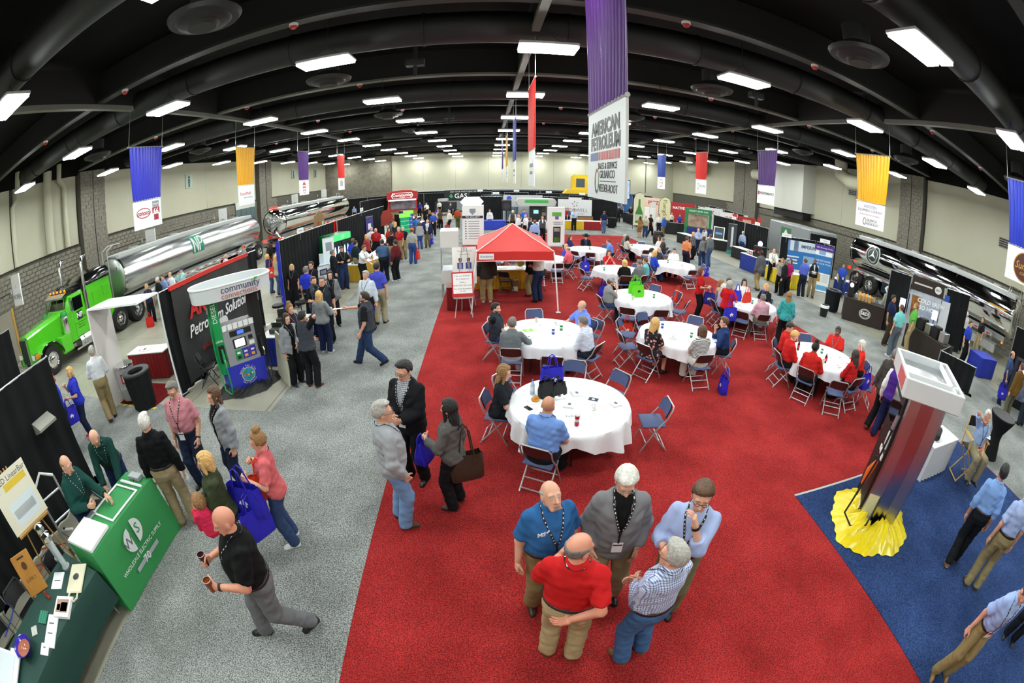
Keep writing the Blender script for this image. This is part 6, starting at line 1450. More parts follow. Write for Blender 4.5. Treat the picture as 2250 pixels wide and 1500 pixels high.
t = thing('flight_case','black upright equipment case beside the yellow skirted table','case',(-5.98,16.15,0),0.15); obj('case_body',MB().box(-0.35,0.35,-0.2,0.2,0.03,0.85,bev=0.02),paint('#161618'),t); obj('case_handle',MB().tube([(-0.1,-0.21,0.6),(-0.1,-0.24,0.6),(0.1,-0.24,0.6),(0.1,-0.21,0.6)],0.01,6),STEEL,t)
for s in (-1,1): obj('caster',MB().cyl((s*0.25,0),0.03,0,0.04,8),BLACK,t)
t = thing('ice_chest_stand','white ice chest with raised lid on a tubular stand','ice chest',(-6.46,16.38,0),0.3); obj('chest',MB().box(-0.3,0.3,-0.2,0.2,0.65,1.0,bev=0.02),paint('#c9dbe6'),t); l = obj('lid',MB().box(-0.3,0.3,0,0.05,0,0.4,bev=0.01),paint('#d5e3ec'),t); l.location = (0,0.18,1.0); l.rotation_euler = (-0.25,0,0)
for sx in (-1,1):
 for sy in (-1,1): obj('leg',MB().tube([(sx*0.28,sy*0.18,0),(sx*0.28,sy*0.18,0.66)],0.014,6),WHITE,t)
skirt_table(-5.25,17.0,-4.75,18.6,0.75,'golden yellow skirted table loaded with cups and samples',skirt='#b9952a')
skirt_table(-4.75,18.65,-4.65,21.2,0.8,'royal blue skirted table in the aisle behind the golden one',skirt='#22339c')
rg = random.Random(11)
for k in range(16):
 u = rg.uniform(0.15,2.2); v = rg.uniform(0.12,0.6); x0 = -5.2+u*0.28-v*0.9; y0 = 17.05+u*0.93
 if k % 3 == 0: bottle(x0,y0,0.742 if u < 1.7 else 0.742,'sample bottle among the cups on the golden yellow table',col='#6d5a3a',lab='#c7b27a',capc='#1c1c1c',h=0.2,group='sample bottles on the golden table')
 else: cup(x0,y0,0.742,'small sample cup on the golden yellow table',col=rg.choice(['#e6e6e6','#2a2a2a','#8a8f94']),h=0.1,r=0.035,group='sample cups on the golden table')
drape(-7.1,19.9,-7.1,22.9,2.44,DL+'behind the red vending panel'); drape(-7.1,23.0,-7.1,26.0,2.44,DL+'with the purple strip banner'); drape(-7.1,26.05,-7.1,29.6,2.44,DL+'with white shelf on top')
t = thing('vending_panel','red vending machine front with a cola bottle picture','vending machine',(-7.6,22.0,0),R(60)); obj('cabinet',MB().box(-0.55,0.55,-0.05,0.6,0,2.25,bev=0.01),gloss('#c2140f'),t); obj('bottle_print',MB().prism([(-0.14,0.5),(0.14,0.5),(0.15,0.9),(0.11,1.1),(0.13,1.3),(0.05,1.55),(0.05,1.75),(-0.05,1.75),(-0.05,1.55),(-0.13,1.3),(-0.11,1.1),(-0.15,0.9)],-0.06,-0.05,'y'),paint('#4a1a10'),t); obj('label_print',MB().box(-0.13,0.13,-0.064,-0.06,1.0,1.2),paint('#d8b8a0'),t)
t = thing('cutout_display','cardboard display shaped like a tall glass of pencils behind drape','display',(-8.3,20.5,0),R(60)); obj('card',MB().prism([(-0.35,0),(0.35,0),(0.4,1.6),(0.3,2.7),(0.0,2.95),(-0.3,2.7),(-0.4,1.6)],-0.03,0.03,'y'),paint('#8d7350'),t)
for k in range(4): obj('print',MB().box(-0.26+k*0.14,-0.17+k*0.14,-0.036,-0.03,1.3,2.2+0.2*(k % 2)),paint(['#c9bfa8','#a84030','#c07030','#ddd3bd'][k]),t)
obj('print',MB().box(-0.32,0.32,-0.036,-0.03,0.1,0.3),paint('#a32a22'),t)
rollup(-6.9,25.0,70,0.75,2.1,'purple strip banner with white leaf emblem on the left drape',[(0,1,'#3d3478'),(0.62,0.80,('#e4e2ee',-0.2,0.2)),(0.1,0.5,('#cfcce4',-0.08,0.12))])
id_sign(-7.05,24.0,2.5,90,'white booth name card above the purple strip banner','VENDOR')
skirt_table(-5.6,22.8,-5.5,24.6,0.7,'purple skirted table by the purple strip banner',skirt='#2a1648'); t = thing('mascot_bust','round white foam head on the purple skirted table','display',(-5.9,23.9,0.742)); obj('head',MB().lathe([(0,0.02),(0.13,0.04),(0.17,0.18),(0.13,0.34),(0,0.4)],n=18),paint('#e8ecee'),t,sm=60); obj('base',MB().cyl((0,0),0.12,0,0.02,16),WHITE,t)
# community coffee kiosk and far left row
t = thing('coffee_kiosk','red coffee kiosk with white badge sign and serving counter','kiosk',(-8.9,46.0,0),R(8)); M_KR = mat('kiosk_red','#a3151a',rough=0.35)
obj('counter',MB().box(-1.5,1.5,-1.0,1.0,0,1.0,bev=0.02),mat('kiosk_tan','#8a6a42',rough=0.6),t); obj('counter_top',MB().box(-1.55,1.55,-1.1,1.05,1.0,1.06),M_KR,t); obj('base_trim',MB().box(-1.55,1.55,-1.05,1.05,0,0.2),M_KR,t)
obj('back_wall',MB().box(-1.45,1.45,0.9,1.0,1.06,2.2),mat('kiosk_menu','#c9cfd6',rough=0.4,noise=(2.5,'#5a6470',0.1)),t); hdx = obj('header',MB().prism([(-1.6,2.15),(1.6,2.15),(1.6,2.95),(0.9,3.10),(0.0,3.15),(-0.9,3.10),(-1.6,2.95)],-1.15,1.05,'y'),M_KR,t)
for sx in (-1,1):
 for sy in (-1,1): obj('post',MB().box(sx*1.45-0.06,sx*1.45+0.06,sy*0.95-0.06,sy*0.95+0.06,1.0,2.2),M_KR,t)
obj('badge',MB().prism([(-1.0,2.3),(1.0,2.3),(1.15,2.6),(1.0,2.9),(-1.0,2.9),(-1.15,2.6)],-1.19,-1.15,'y'),paint('#e9e4e0'),hdx); obj('badge_inner',MB().prism([(-0.92,2.35),(0.92,2.35),(1.05,2.6),(0.92,2.85),(-0.92,2.85),(-1.05,2.6)],-1.2,-1.19,'y'),paint('#b01c20'),hdx); text(hdx,'Community',0.42,(0,-1.205,2.64),front(0),WHITE,bold=0.01); text(hdx,'Coffee',0.2,(0,-1.205,2.42),front(0),WHITE); obj('menu_strip',MB().box(-1.45,1.45,-1.18,-1.15,2.05,2.2),glow('#e8e2ff',0.8),t); text(t,'DOUBLE YOUR MIX',0.2,(0.7,-1.005,0.6),front(0),paint('#2d1c10'))
for k in range(5):
 x0 = -18.5+k*3.6; drape(x0,53.6,x0+3.55,53.6,2.44,DL+'along the far wall left of the gas posts sign',group='far left wall drapes')
drape(-12.0,40.5,-12.0,44.0,2.44,DL+'at the end of the orange-striped tanker'); drape(-12.0,44.05,-9.6,49.5,2.44,DL+'beside the coffee kiosk')
t = thing('wall_banner','black GAS POS banner hung on the far wall drape','banner',(-2.6,53.4,0)); obj('cloth',MB().box(-2.6,2.6,-0.02,0.02,0.1,2.7),paint('#111213'),t); text(t,'GAS POS',0.85,(0.3,-0.024,1.95),front(0),WHITE,bold=0.01); text(t,'GET YOUR FREE POINT OF SALE',0.26,(0,-0.024,2.5),front(0),paint('#d5d5d5')); obj('drop_mark',MB().prism([(-1.75,1.7),(-1.5,1.9),(-1.75,2.3),(-2.0,1.95)],-0.026,-0.02,'y'),paint('#2f9a6a'),t); obj('print',MB().box(-2.5,2.5,-0.024,-0.02,0.15,1.4),paint('#8b9096'),t)
t = thing('equipment_rack','black wheeled machinery on the concrete beside the coffee kiosk','machine',(-4.6,49.0,0)); obj('body',MB().box(-1.2,1.2,-0.5,0.5,0.35,1.5,bev=0.05),BLACK,t); obj('hood',MB().box(-0.9,0.3,-0.4,0.4,1.5,1.9,bev=0.08),STEEL,t)
for s in (-0.8,0.8): w_ = obj('rack_wheel',MB().cyl((0,0),0.33,-0.1,0.1,18),RUBBER,t); w_.location = (s,-0.55,0.34); w_.rotation_euler = (math.pi/2,0,0)
for (x,y,c,lb) in ((-5.4,27.6,'#13a06c','black drinks fridge with green lit shelves by the left aisle'),(-5.7,30.5,'#3a62b8','dark drinks fridge with blue lit shelves by the left aisle')):
 t = thing('drinks_fridge',lb,'fridge',(x,y,0),R(40)); obj('cabinet',MB().box(-0.4,0.4,-0.3,0.35,0,1.95,bev=0.02),BLACK,t); obj('glass_door',MB().box(-0.33,0.33,-0.33,-0.3,0.2,1.7),mat('fridge_'+c.lstrip('#'),c,rough=0.2,emit=(c,0.5),noise=(9,'#0b2a20',0.1)),t)
 for k in range(5): obj('shelf',MB().box(-0.33,0.33,-0.335,-0.33,0.4+k*0.27,0.42+k*0.27),paint('#d9efe6'),t)
 obj('header',MB().box(-0.4,0.4,-0.34,-0.3,1.72,1.95),glow('#7adf4a',0.6),t)
t = thing('cutout_sign','dark red bell-shaped cut-out sign above the aisle fridges','sign',(-6.3,27.0,0),R(40)); obj('card',MB().prism([(-0.4,1.3),(0.4,1.3),(0.42,1.9),(0.25,2.2),(0,2.3),(-0.25,2.2),(-0.42,1.9)],-0.02,0.02,'y'),paint('#8f2a24'),t); obj('pole',MB().tube([(0,0,0),(0,0,1.4)],0.03,6),STEEL,t)
skirt_table(-5.2,32.0,-5.0,35.0,0.8,'royal blue skirted table in front of the coffee kiosk row',skirt='#26358f')
skirt_table(-6.8,36.5,-6.0,39.5,0.8,'black skirted table near the coffee kiosk',skirt='#17171a')
for k,(x,y) in enumerate(((-5.4,33.0),(-5.3,34.0),(-6.6,37.5),(-6.4,38.6))): cup(x,y,0.742,'red sample cup on a skirted table near the coffee kiosk',group='red cups near the kiosk',h=0.2,r=0.07)
# ------------------------------------------------------------------ canopy tent, signs and counters in the middle
t = thing('canopy_tent','red pop-up canopy tent with white frame legs on the red carpet','tent',(0.8,14.05,0.012)); M_TR = mat('tent_red','#c8231f',rough=0.6,bump=(3,0.2))
E_,hw,hd_,za = 1.83,1.12,1.65,2.5
cs = [(-hw,-hd_),(hw,-hd_),(hw,hd_),(-hw,hd_)]
for k in range(4):
 a,b = cs[k],cs[(k+1) % 4]
 def f(u,v): return ((a[0]*(1-u)+b[0]*u)*(1-v),(a[1]*(1-u)+b[1]*u)*(1-v),E_+0.02+(za-E_)*v-0.05*math.sin(math.pi*v)*(1))
 obj('roof_panel',MB().grid(f,8,8).grid(lambda u,v: (f(u,v)[0],f(u,v)[1],f(u,v)[2]-0.01),8,8),M_TR,t,sm=70)
 def fv(u,v): return (a[0]*(1-u)+b[0]*u,a[1]*(1-u)+b[1]*u,E_+0.02-0.26*v-0.012*math.sin(u*9))
 obj('valance',MB().grid(fv,10,2).grid(lambda u,v: (fv(u,v)[0]*0.995,fv(u,v)[1]*0.995,fv(u,v)[2]),10,2),M_TR,t)
 obj('seam',MB().tube([(a[0],a[1],E_+0.03),(a[0]*0.5,a[1]*0.5,(E_+za)/2-0.02),(0,0,za+0.01)],0.014,5),paint('#e3d8d6'),t)
 obj('eave_bar',MB().tube([(a[0],a[1],E_-0.25),(b[0],b[1],E_-0.25)],0.014,6),WHITE,t)
 l = obj('leg',MB().tube([(a[0]*1.16,a[1]*1.0,0.0),(a[0],a[1],E_)],0.022,8),WHITE,t); obj('foot',MB().box(a[0]*1.16-0.07,a[0]*1.16+0.07,a[1]-0.06,a[1]+0.06,0,0.012),STEEL,l)
q = obj('tent_label',MB().box(-1.05,-0.62,-hd_-0.012,-hd_-0.006,E_-0.2,E_-0.03),WHITE,t); text(q,'Academy',0.1,(-0.83,-hd_-0.0135,E_-0.115),front(0),paint('#2d3c70'))
skirt_table(-0.45,15.2,1.42,15.2,0.7,'golden skirted table with white runner under the red canopy',skirt='#b98a12',top='#f0f0ee')
flat(0.5,15.45,0.743,0.5,0.2,0,'printed sheet on the golden table under the canopy',marks=[(-0.4,-0.1,0.4,0.1,'#8790a0')])
t = thing('raffle_drum','brass wire raffle drum standing on the golden table','raffle drum',(1.15,15.5,0.742)); d = obj('drum',MB().lathe([(0,-0.14),(0.12,-0.14),(0.15,-0.08),(0.15,0.08),(0.12,0.14),(0,0.14)],n=18),mat('brass','#a08a4a',rough=0.35,metal=0.8),t); d.location = (0,0,0.2); d.rotation_euler = (math.pi/2,0,0.4)
obj('drum_stand',MB().tube([(-0.12,0.0,0.0),(0,0,0.2),(0.12,0,0.0)],0.012,6),STEEL,t)
chair(0.62,14.75,30,'black folding chair before the golden table under the canopy','black'); chair(-0.05,14.2,200,'black folding chair behind the man in the charcoal jacket','black'); chair(1.75,14.9,240,'black folding chair partly behind the two men under the canopy','black')
t = thing('carton','brown cardboard carton on the floor by the golden table','box',(0.95,14.95,0.012)); obj('carton_body',MB().box(-0.13,0.13,-0.12,0.12,0,0.42),paint('#8a6b45'),t); obj('carton_label',MB().box(-0.09,0.09,-0.124,-0.12,0.05,0.2),PAPER,t)
tt_,b = easel(-0.72,12.15,8,0.62,0.72,'red framed gift card notice on a grey easel',z0=0.62,legc='#a9abad',legh=1.3,board='#c2242a')
bprint(b,-0.44,0.44,0.14,0.94,'#f4f4f4',0.62,0.72)
for k,(s_,z_) in enumerate((('Take our SURVEY',0.84),('for a chance to',0.72),('WIN a',0.58),('$100 VISA Gift Card!',0.46),('You must be present',0.33),('to win',0.24))): text(b,s_,0.062,(0,-0.0225,z_*0.72),front(0),paint('#35383c'),depth=0.0005)
t,b = easel(-0.72,13.35,6,0.75,1.15,'tall white poster of two cheerleaders on an easel beside the canopy',z0=0.72,legc='#a9abad',legh=1.9)
for s in (-1,1):
 x0 = s*0.13
 for (a0,a1,z0,z1,c) in ((-0.035,0.035,0.66,0.76,'#c79a7c'),(-0.05,0.05,0.70,0.80,'#2a1c14'),(-0.09,0.09,0.46,0.66,'#2b3a9a'),(-0.04,0.04,0.48,0.64,'#eeeeee'),(-0.06,0.06,0.38,0.47,'#e8e8ee'),(-0.055,-0.01,0.16,0.38,'#c79a7c'),(0.01,0.055,0.16,0.38,'#c79a7c')): obj('print',MB().box(x0+a0,x0+a1,-0.0215,-0.02,z0,z1),paint(c),b)
text(b,'Tuesday, March 27',0.06,(0.02,-0.0215,1.02),front(0),paint('#3f4247'),depth=0.0005); text(b,'Meet and Greet',0.05,(0.02,-0.0215,0.92),front(0),paint('#3f4247'),depth=0.0005)
t = thing('display_stand','tall white framed display stand with box header beside the red canopy','display',(-1.28,14.7,0),R(4))
for sx in (-0.28,0.28):
 for sy in (-0.45,0.45): obj('post',MB().tube([(sx,sy,0),(sx,sy,2.25)],0.02,6),ALU,t)
obj('header_box',MB().box(-0.3,0.3,-0.47,0.47,1.72,2.28,bev=0.01),paint('#dfdedb'),t); obj('counter',MB().box(-0.3,0.3,-0.47,0.47,0.5,0.95),paint('#e6e6e2'),t); obj('literature',MB().box(-0.22,0.25,-0.42,0.2,0.95,0.96),paint('#c5d3e6'),t); obj('poster',MB().box(-0.28,-0.26,-0.3,0.4,0.95,1.6),paint('#d8dfea'),t)
skirt_table(-1.25,12.75,-0.5,12.75,0.6,'dark red skirted table behind the gift card notice',skirt='#6d0f13',top='#6d0f13')
trashcan(-0.85,16.9,'round black bin behind the white display stand',r=0.3,h=0.85)
t = thing('white_tower','tall white three-sided sign tower with shield, phone number and tick list','sign',(-0.85,26.3,0),R(-4)); obj('tower_body',MB().box(-0.62,0.62,-0.3,0.3,0,2.4,bev=0.01),paint('#eceeee'),t); obj('band',MB().box(-0.625,0.625,-0.31,-0.3,1.62,1.78),paint('#1c2036'),t); text(t,'901-425-6577',0.15,(0,-0.315,1.7),front(0),WHITE)
obj('shield',MB().prism([(-0.18,2.2),(0.18,2.2),(0.18,2.0),(0,1.82),(-0.18,2.0)],-0.31,-0.3,'y'),paint('#8d949a'),t)
for k in range(8): obj('tick_line',MB().box(-0.25,0.4,-0.305,-0.3,1.42-k*0.15,1.47-k*0.15),paint('#9aa0a6'),t); obj('tick',MB().box(-0.45,-0.37,-0.306,-0.3,1.42-k*0.15,1.48-k*0.15),paint('#33373c'),t)
t = thing('hex_sign','white glowing hexagonal sign on a black drape stand','sign',(-0.95,27.4,0)); obj('sign_face',MB().prism([(-0.72,2.55),(-0.45,2.85),(0.45,2.85),(0.72,2.55),(0.4,2.2),(-0.4,2.2)],-0.1,0.1,'y'),glow('#f6f6ff',0.8),t); obj('stand',MB().tube([(0,0,0),(0,0,2.3)],0.04,8),STEEL,t)
t = thing('white_tower','tall white pull-up tower with green map emblem right of the canopy','sign',(4.0,25.4,0),R(6)); obj('tower_body',MB().box(-0.5,0.5,-0.15,0.15,0.05,2.35,bev=0.01),paint('#e6e9e9'),t); obj('base',MB().box(-0.65,0.65,-0.35,0.35,0,0.05),ALU,t)
for (a0,a1,z0,z1,c) in ((-0.28,0.28,1.8,2.05,'#5fae4a'),(-0.1,0.12,1.62,1.8,'#7a5aa8'),(-0.2,0.25,0.25,1.2,'#2b2f33'),(-0.15,0.2,0.3,0.55,'#6fbf3a'),(-0.15,0.2,0.9,1.1,'#e8ecee')): obj('print',MB().box(a0,a1,-0.156,-0.15,z0,z1),paint(c),t)
text(t,'GILBARCO',0.12,(0.08,-0.155,1.45),front(0),paint('#3a3e44')); text(t,'VEEDER-ROOT',0.09,(0.1,-0.155,1.33),front(0),paint('#3a3e44'))
# far middle booths
for k,(x,y) in enumerate(((-2.2,38.6),(1.4,38.6),(5.0,38.6))): drape(x,y,x+3.5,y,2.44,DL+'in the middle block behind the '+('white hexagon sign','petroleum equipment sign','grey canopy dispenser')[k])
drape(8.8,37.5,11.4,37.6,2.44,DL+'right of the Glidewell sign')
for k in range(7): x = 0.6+k*2.9; drape(x,53.2,x+2.85,53.2,2.6,DL+'along the far wall right of the gas posts sign',group='far wall drapes')
t = thing('wall_banner','grey and white petroleum equipment sign with blue disc on far drape','banner',(3.1,38.4,0)); obj('cloth',MB().box(-1.7,1.7,-0.03,0.03,0.2,2.55),paint('#b9bdc2'),t); obj('disc',MB().prism([(-1.2+0.22*math.cos(q),2.25+0.22*math.sin(q)) for q in [i*0.4 for i in range(16)]],-0.036,-0.03,'y'),paint('#3a4fc0'),t); text(t,'PMI',0.22,(-1.2,-0.036,1.9),front(0),paint('#3a4fc0')); text(t,'Environmental',0.3,(0.2,-0.036,2.25),front(0),paint('#7a8086')); text(t,'and Fuel',0.3,(-0.1,-0.036,1.95),front(0),paint('#7a8086')); obj('print',MB().box(-1.6,-0.4,-0.034,-0.03,0.3,1.5),mat('photo_print','#7d8f9a',noise=(3,'#39454c',0.1)),t)
t = thing('fuel_dispenser','grey fuel dispenser with wide rounded green-lit canopy in the far middle','fuel pump',(4.0,36.4,0)); obj('cabinet',MB().box(-0.5,0.5,-0.3,0.3,0,1.7,bev=0.02),BLACK,t); obj('canopy',MB().prism([(-1.5,1.75),(1.5,1.75),(1.65,2.1),(1.5,2.35),(-1.5,2.35),(-1.65,2.1)],-0.7,0.7,'y'),paint('#b9bab4'),t); obj('canopy_logo',MB().prism([(-0.9,2.0),(0.9,2.0),(1.0,2.1),(0.9,2.25),(-0.9,2.25),(-1.0,2.1)],-0.72,-0.7,'y'),glow('#2f8a3a',0.5),t); obj('screen',MB().box(-0.2,0.2,-0.32,-0.3,1.1,1.4),glow('#8fe8d8',0.6),t); obj('side_wall',MB().box(0.9,1.4,-0.4,0.4,0,1.75),paint('#8d8f8c'),t); obj('speaker_grill',MB().box(-1.45,-0.9,-0.3,0.3,0,1.0),paint('#3a3c3c'),t)
t = thing('loudspeaker','black loudspeaker on a stand before the far middle drape','speaker',(1.6,36.6,0)); obj('speaker_box',MB().box(-0.4,0.4,-0.3,0.3,1.3,2.2,bev=0.04),BLACK,t); obj('speaker_cone',MB().prism([(0.28*math.cos(q),1.65+0.28*math.sin(q)) for q in [i*0.35 for i in range(18)]],-0.32,-0.3,'y'),paint('#2f3032'),t); obj('stand_pole',MB().tube([(0,0,0),(0,0,1.3)],0.04,6),BLACK,t)
skirt_table(-1.3,33.5,1.4,33.5,0.8,'royal blue skirted table in the far middle block',skirt='#2b3fae',top='#3a4fc0')
skirt_table(1.7,31.6,5.6,31.6,0.8,'black covered table of men at the far end of red carpet',skirt='#18191b',top='#dfe3e0')
t = thing('bookcase_display','dark product display shelf of boxes in the far middle','shelf',(5.3,37.9,0)); obj('carcass',MB().box(-0.7,0.7,-0.2,0.2,0,2.0),paint('#26282b'),t)
for k in range(4): obj('shelf_board',MB().box(-0.66,0.66,-0.24,-0.2,0.3+k*0.45,0.34+k*0.45),ALU,t); obj('goods',MB().box(-0.6,0.55,-0.23,-0.2,0.36+k*0.45,0.64+k*0.45),paint(['#a34034','#c9c4ba','#6a4a34','#b5b8bc'][k]),t)
t = thing('wall_banner','white Glidewell backdrop sign with pinwheel emblem','banner',(7.3,36.3,0)); obj('cloth',MB().box(-1.45,1.45,-0.03,0.03,0.55,2.35),paint('#e3e4e6'),t); obj('cloth_top',MB().box(-0.55,0.55,-0.03,0.03,2.35,2.5),paint('#e3e4e6'),t)
for k in range(5):
 a = k*1.2566; obj('pinwheel',MB().prism([(0.1*math.cos(a),1.95+0.1*math.sin(a)),(0.3*math.cos(a+0.5),1.95+0.3*math.sin(a+0.5)),(0.22*math.cos(a+0.75),1.95+0.22*math.sin(a+0.75))],-0.036,-0.03,'y'),paint('#7a3a3a' if k % 2 else '#55585e'),t)
text(t,'GLIDEWELL',0.42,(0,-0.036,1.42),front(0),paint('#6d7076')); text(t,'DISTRIBUTING',0.16,(0.3,-0.036,1.12),front(0),paint('#a4666a')); obj('frame_post',MB().tube([(-1.4,0.05,0),(-1.4,0.05,2.3)],0.02,6),ALU,t); obj('frame_post',MB().tube([(1.4,0.05,0),(1.4,0.05,2.3)],0.02,6),ALU,t)
skirt_table(5.7,34.0,7.6,34.0,0.7,'bright yellow skirted table before the Glidewell sign',skirt='#d2ac22'); skirt_table(7.62,34.0,9.4,34.0,0.7,'crimson skirted table before the Glidewell sign',skirt='#8a1218')
t = thing('produce_rack','shelf of bright fruit crates behind the crimson table','shelf',(8.0,35.6,0)); obj('rack',MB().box(-0.7,0.7,-0.2,0.2,0,1.0),BLACK,t); obj('crate',MB().box(-0.65,0.65,-0.24,-0.2,0.55,0.95),mat('fruit','#b8642a',noise=(7,'#5a6a2a',0.0)),t)
trashcan(10.55,36.3,'black bin on wheels in the far aisle',r=0.35,h=0.95,taper=0.95)
t = thing('school_bus_cutout','yellow inflatable truck cab standing behind the far middle drape','display',(9.6,45.0,0)); obj('cab',MB().box(-1.0,1.2,-0.6,0.6,1.6,4.6,bev=0.3),mat('yellow_vinyl','#dcb41a',rough=0.4),t); obj('cab_window',MB().box(-0.6,0.3,-0.63,-0.6,3.3,4.2),paint('#3c4a50'),t); obj('support',MB().box(-0.8,1.0,-0.4,0.4,0,1.7),BLACK,t)
t = thing('video_wall','bright blue and pink video screen high in the far middle','screen',(13.0,46.5,0),R(-4)); obj('screen',MB().box(-2.4,2.4,-0.05,0.05,2.3,4.3),mat('video_picture','#2f7fd0',emit=('#5fa8e8',0.7),noise=(1.2,'#f2c9dc',0.1)),t); obj('bezel',MB().box(-2.5,2.5,0.05,0.15,2.2,4.4),BLACK,t); obj('truss',MB().box(-2.5,-2.1,-0.02,0.4,0,4.6),STEEL,t)
t = thing('fluoro_roof','yellow car roof shape above the Glidewell sign','display',(8.9,44.2,0)); obj('roof',MB().prism([(-1.3,2.6),(1.3,2.6),(0.9,3.05),(-0.9,3.05)],-0.5,0.5,'y'),mat('yellow_vinyl','#dcb41a'),t); obj('car_body',MB().box(-1.5,1.5,-0.6,0.6,0,2.6),BLACK,t)
for k,(x,s_) in enumerate(((-0.8,'FUELS'),(3.2,'SALES'),(6.4,'SERVICE'),(9.4,'SUPPLY'),(0.8,'TANKS'))):
 id_sign(x,51.0-k*2.6,2.55,0,'white booth name card with %s lettering over the far middle drapes' % s_.lower(),s_); drape(x-1.3,51.05-k*2.6,x+1.3,51.05-k*2.6,2.5,DL+'carrying the %s name card' % s_.lower())
# ------------------------------------------------------------------ right side booths
# big stainless dispenser
t = thing('fuel_dispenser','tall stainless steel fuel dispenser with open white canopy tray on blue carpet','fuel pump',(5.3,2.5,0.022),R(44))
obj('column',MB().box(0,0.95,-0.33,0.33,0.0,2.06,bev=0.03),BRUSH,t)
obj('corner_fold',MB().box(-0.012,0.0,-0.10,0.12,0.1,2.05),mat('steel_fold',(0.5,0.5,0.53),rough=0.2,metal=1.0),t)
fr = obj('front_frame',MB().box(0.06,0.92,0.33,0.37,0.25,2.0),BLACK,t); obj('front_screen',MB().box(0.15,0.85,0.37,0.385,1.45,1.85),GLASS_DARK,fr); obj('keypad',MB().box(0.1,0.3,0.37,0.39,1.2,1.4),paint('#d4d8da'),fr)
for k in range(4): obj('price_label',MB().box(0.1+k*0.1,0.17+k*0.1,0.37,0.388,1.02,1.10),WHITE,fr)
nz = obj('nozzle',MB().tube([(0.12,0.42,1.0),(0.1,0.48,0.85),(0.1,0.5,0.6)],[0.03,0.06,0.03],8),mat('orange_nozzle','#d9621a',rough=0.4),t,sm=60); obj('nozzle_spout',MB().tube([(0.1,0.5,0.6),(0.06,0.52,0.42)],0.02,6),BLACK,nz); obj('nozzle_spout',MB().tube([(0.25,0.42,1.0),(0.22,0.48,0.7),(0.2,0.5,0.45)],0.03,6),BLACK,nz)
obj('hose',MB().tube([(0.03,0.4,1.75),(-0.02,0.45,1.2),(-0.05,0.55,0.5),(-0.2,0.62,0.25),(-0.32,0.45,0.15),(-0.25,0.2,0.2),(-0.02,0.12,0.5)],0.016,8),BLACK,t,sm=60); obj('swivel',MB().tube([(0.03,0.4,1.75),(0.02,0.42,1.55)],0.035,8),STEEL,t)
obj('poster',MB().box(-0.014,-0.004,0.14,0.32,0.06,0.55),paint('#d6d4a8'),t); obj('poster',MB().box(0.06,0.35,0.372,0.38,0.05,0.28),paint('#e4e0c0'),t)
cn = obj('canopy_tray',MB().box(-0.16,1.15,-0.5,-0.45,2.06,2.32,bev=0.012).box(-0.16,1.15,0.45,0.5,2.06,2.32,bev=0.012).box(-0.16,-0.11,-0.47,0.47,2.06,2.32,bev=0.012).box(1.10,1.15,-0.47,0.47,2.06,2.32,bev=0.012).box(-0.14,1.13,-0.48,0.48,2.06,2.12),mat('tray_white','#d3d7d9',rough=0.35),t); cn['kind'] = 'stuff'
obj('tray_floor',MB().box(-0.10,1.09,-0.44,0.44,2.12,2.20),BRUSH,t); obj('tray_bar',MB().box(0.12,0.16,-0.46,0.46,2.2,2.31),WHITE,t); obj('tray_bar',MB().box(-0.12,1.12,-0.36,-0.33,2.24,2.31),WHITE,t); obj('tray_slot',MB().box(-0.08,0.08,-0.38,0.38,2.19,2.215),BLACK,t)
obj('side_print',MB().box(-0.02,0.5,0.5,0.506,2.1,2.28),paint('#c9545a'),t)
heap(5.4,2.66,0.86,0.74,0.26,'bright yellow satin cloth bunched around the stainless dispenser foot',mat('yellow_satin','#e8cf12',rough=0.28,spec=0.6),9,R(30),hole=0.36,n=70,z=0.022)
skirt_table(7.35,2.95,8.45,2.9,0.55,'white covered table with dark red skirt ends behind the dispenser',skirt='#d9d9de',top='#f2f2f4'); 
t = thing('tool_bag','black tool bag with red tag on the white covered table','bag',(7.75,3.2,0.742),0.4); obj('bag_body',MB().box(-0.2,0.2,-0.1,0.1,0,0.16,bev=0.04),BLACK,t); obj('tag',MB().box(-0.06,0.06,-0.02,0.02,0.16,0.24),paint('#d9403a'),t)
flat(8.25,3.1,0.742,0.2,0.28,0.2,'white sheet on the corner of the white covered table',marks=[(-0.3,-0.2,0.3,0.2,'#d8dde6')])
t = thing('director_chair','wooden folding director chair with black canvas','chair',(8.75,2.55,0.022),R(-34)); M_W = mat('pale_wood','#c9a45c',rough=0.5)
for s in (-1,1):
 obj('cross_leg',MB().tube([(-0.24,s*0.22,0.02),(0.24,s*0.22,0.66)],0.016,6),M_W,t); obj('cross_leg',MB().tube([(0.24,s*0.2,0.02),(-0.24,s*0.2,0.66)],0.016,6),M_W,t); obj('arm_rest',MB().box(s*0.26-0.03,s*0.26+0.03,-0.22,0.2,0.88,0.91),M_W,t); obj('back_post',MB().tube([(s*0.26,0.2,0.6),(s*0.26,0.24,1.2)],0.016,6),M_W,t); obj('floor_bar',MB().tube([(s*0.24,-0.24,0.02),(s*0.24,0.24,0.02)],0.016,6),M_W,t)
 obj('front_post',MB().tube([(s*0.26,-0.18,0.6),(s*0.26,-0.18,0.9)],0.014,6),M_W,t)
obj('seat_canvas',MB().box(-0.24,0.24,-0.2,0.2,0.64,0.66),BLACK,t); obj('back_canvas',MB().box(-0.26,0.26,0.22,0.24,1.0,1.2),BLACK,t); obj('stretcher',MB().tube([(-0.24,-0.22,0.3),(0.24,-0.22,0.3)],0.012,6),M_W,t)
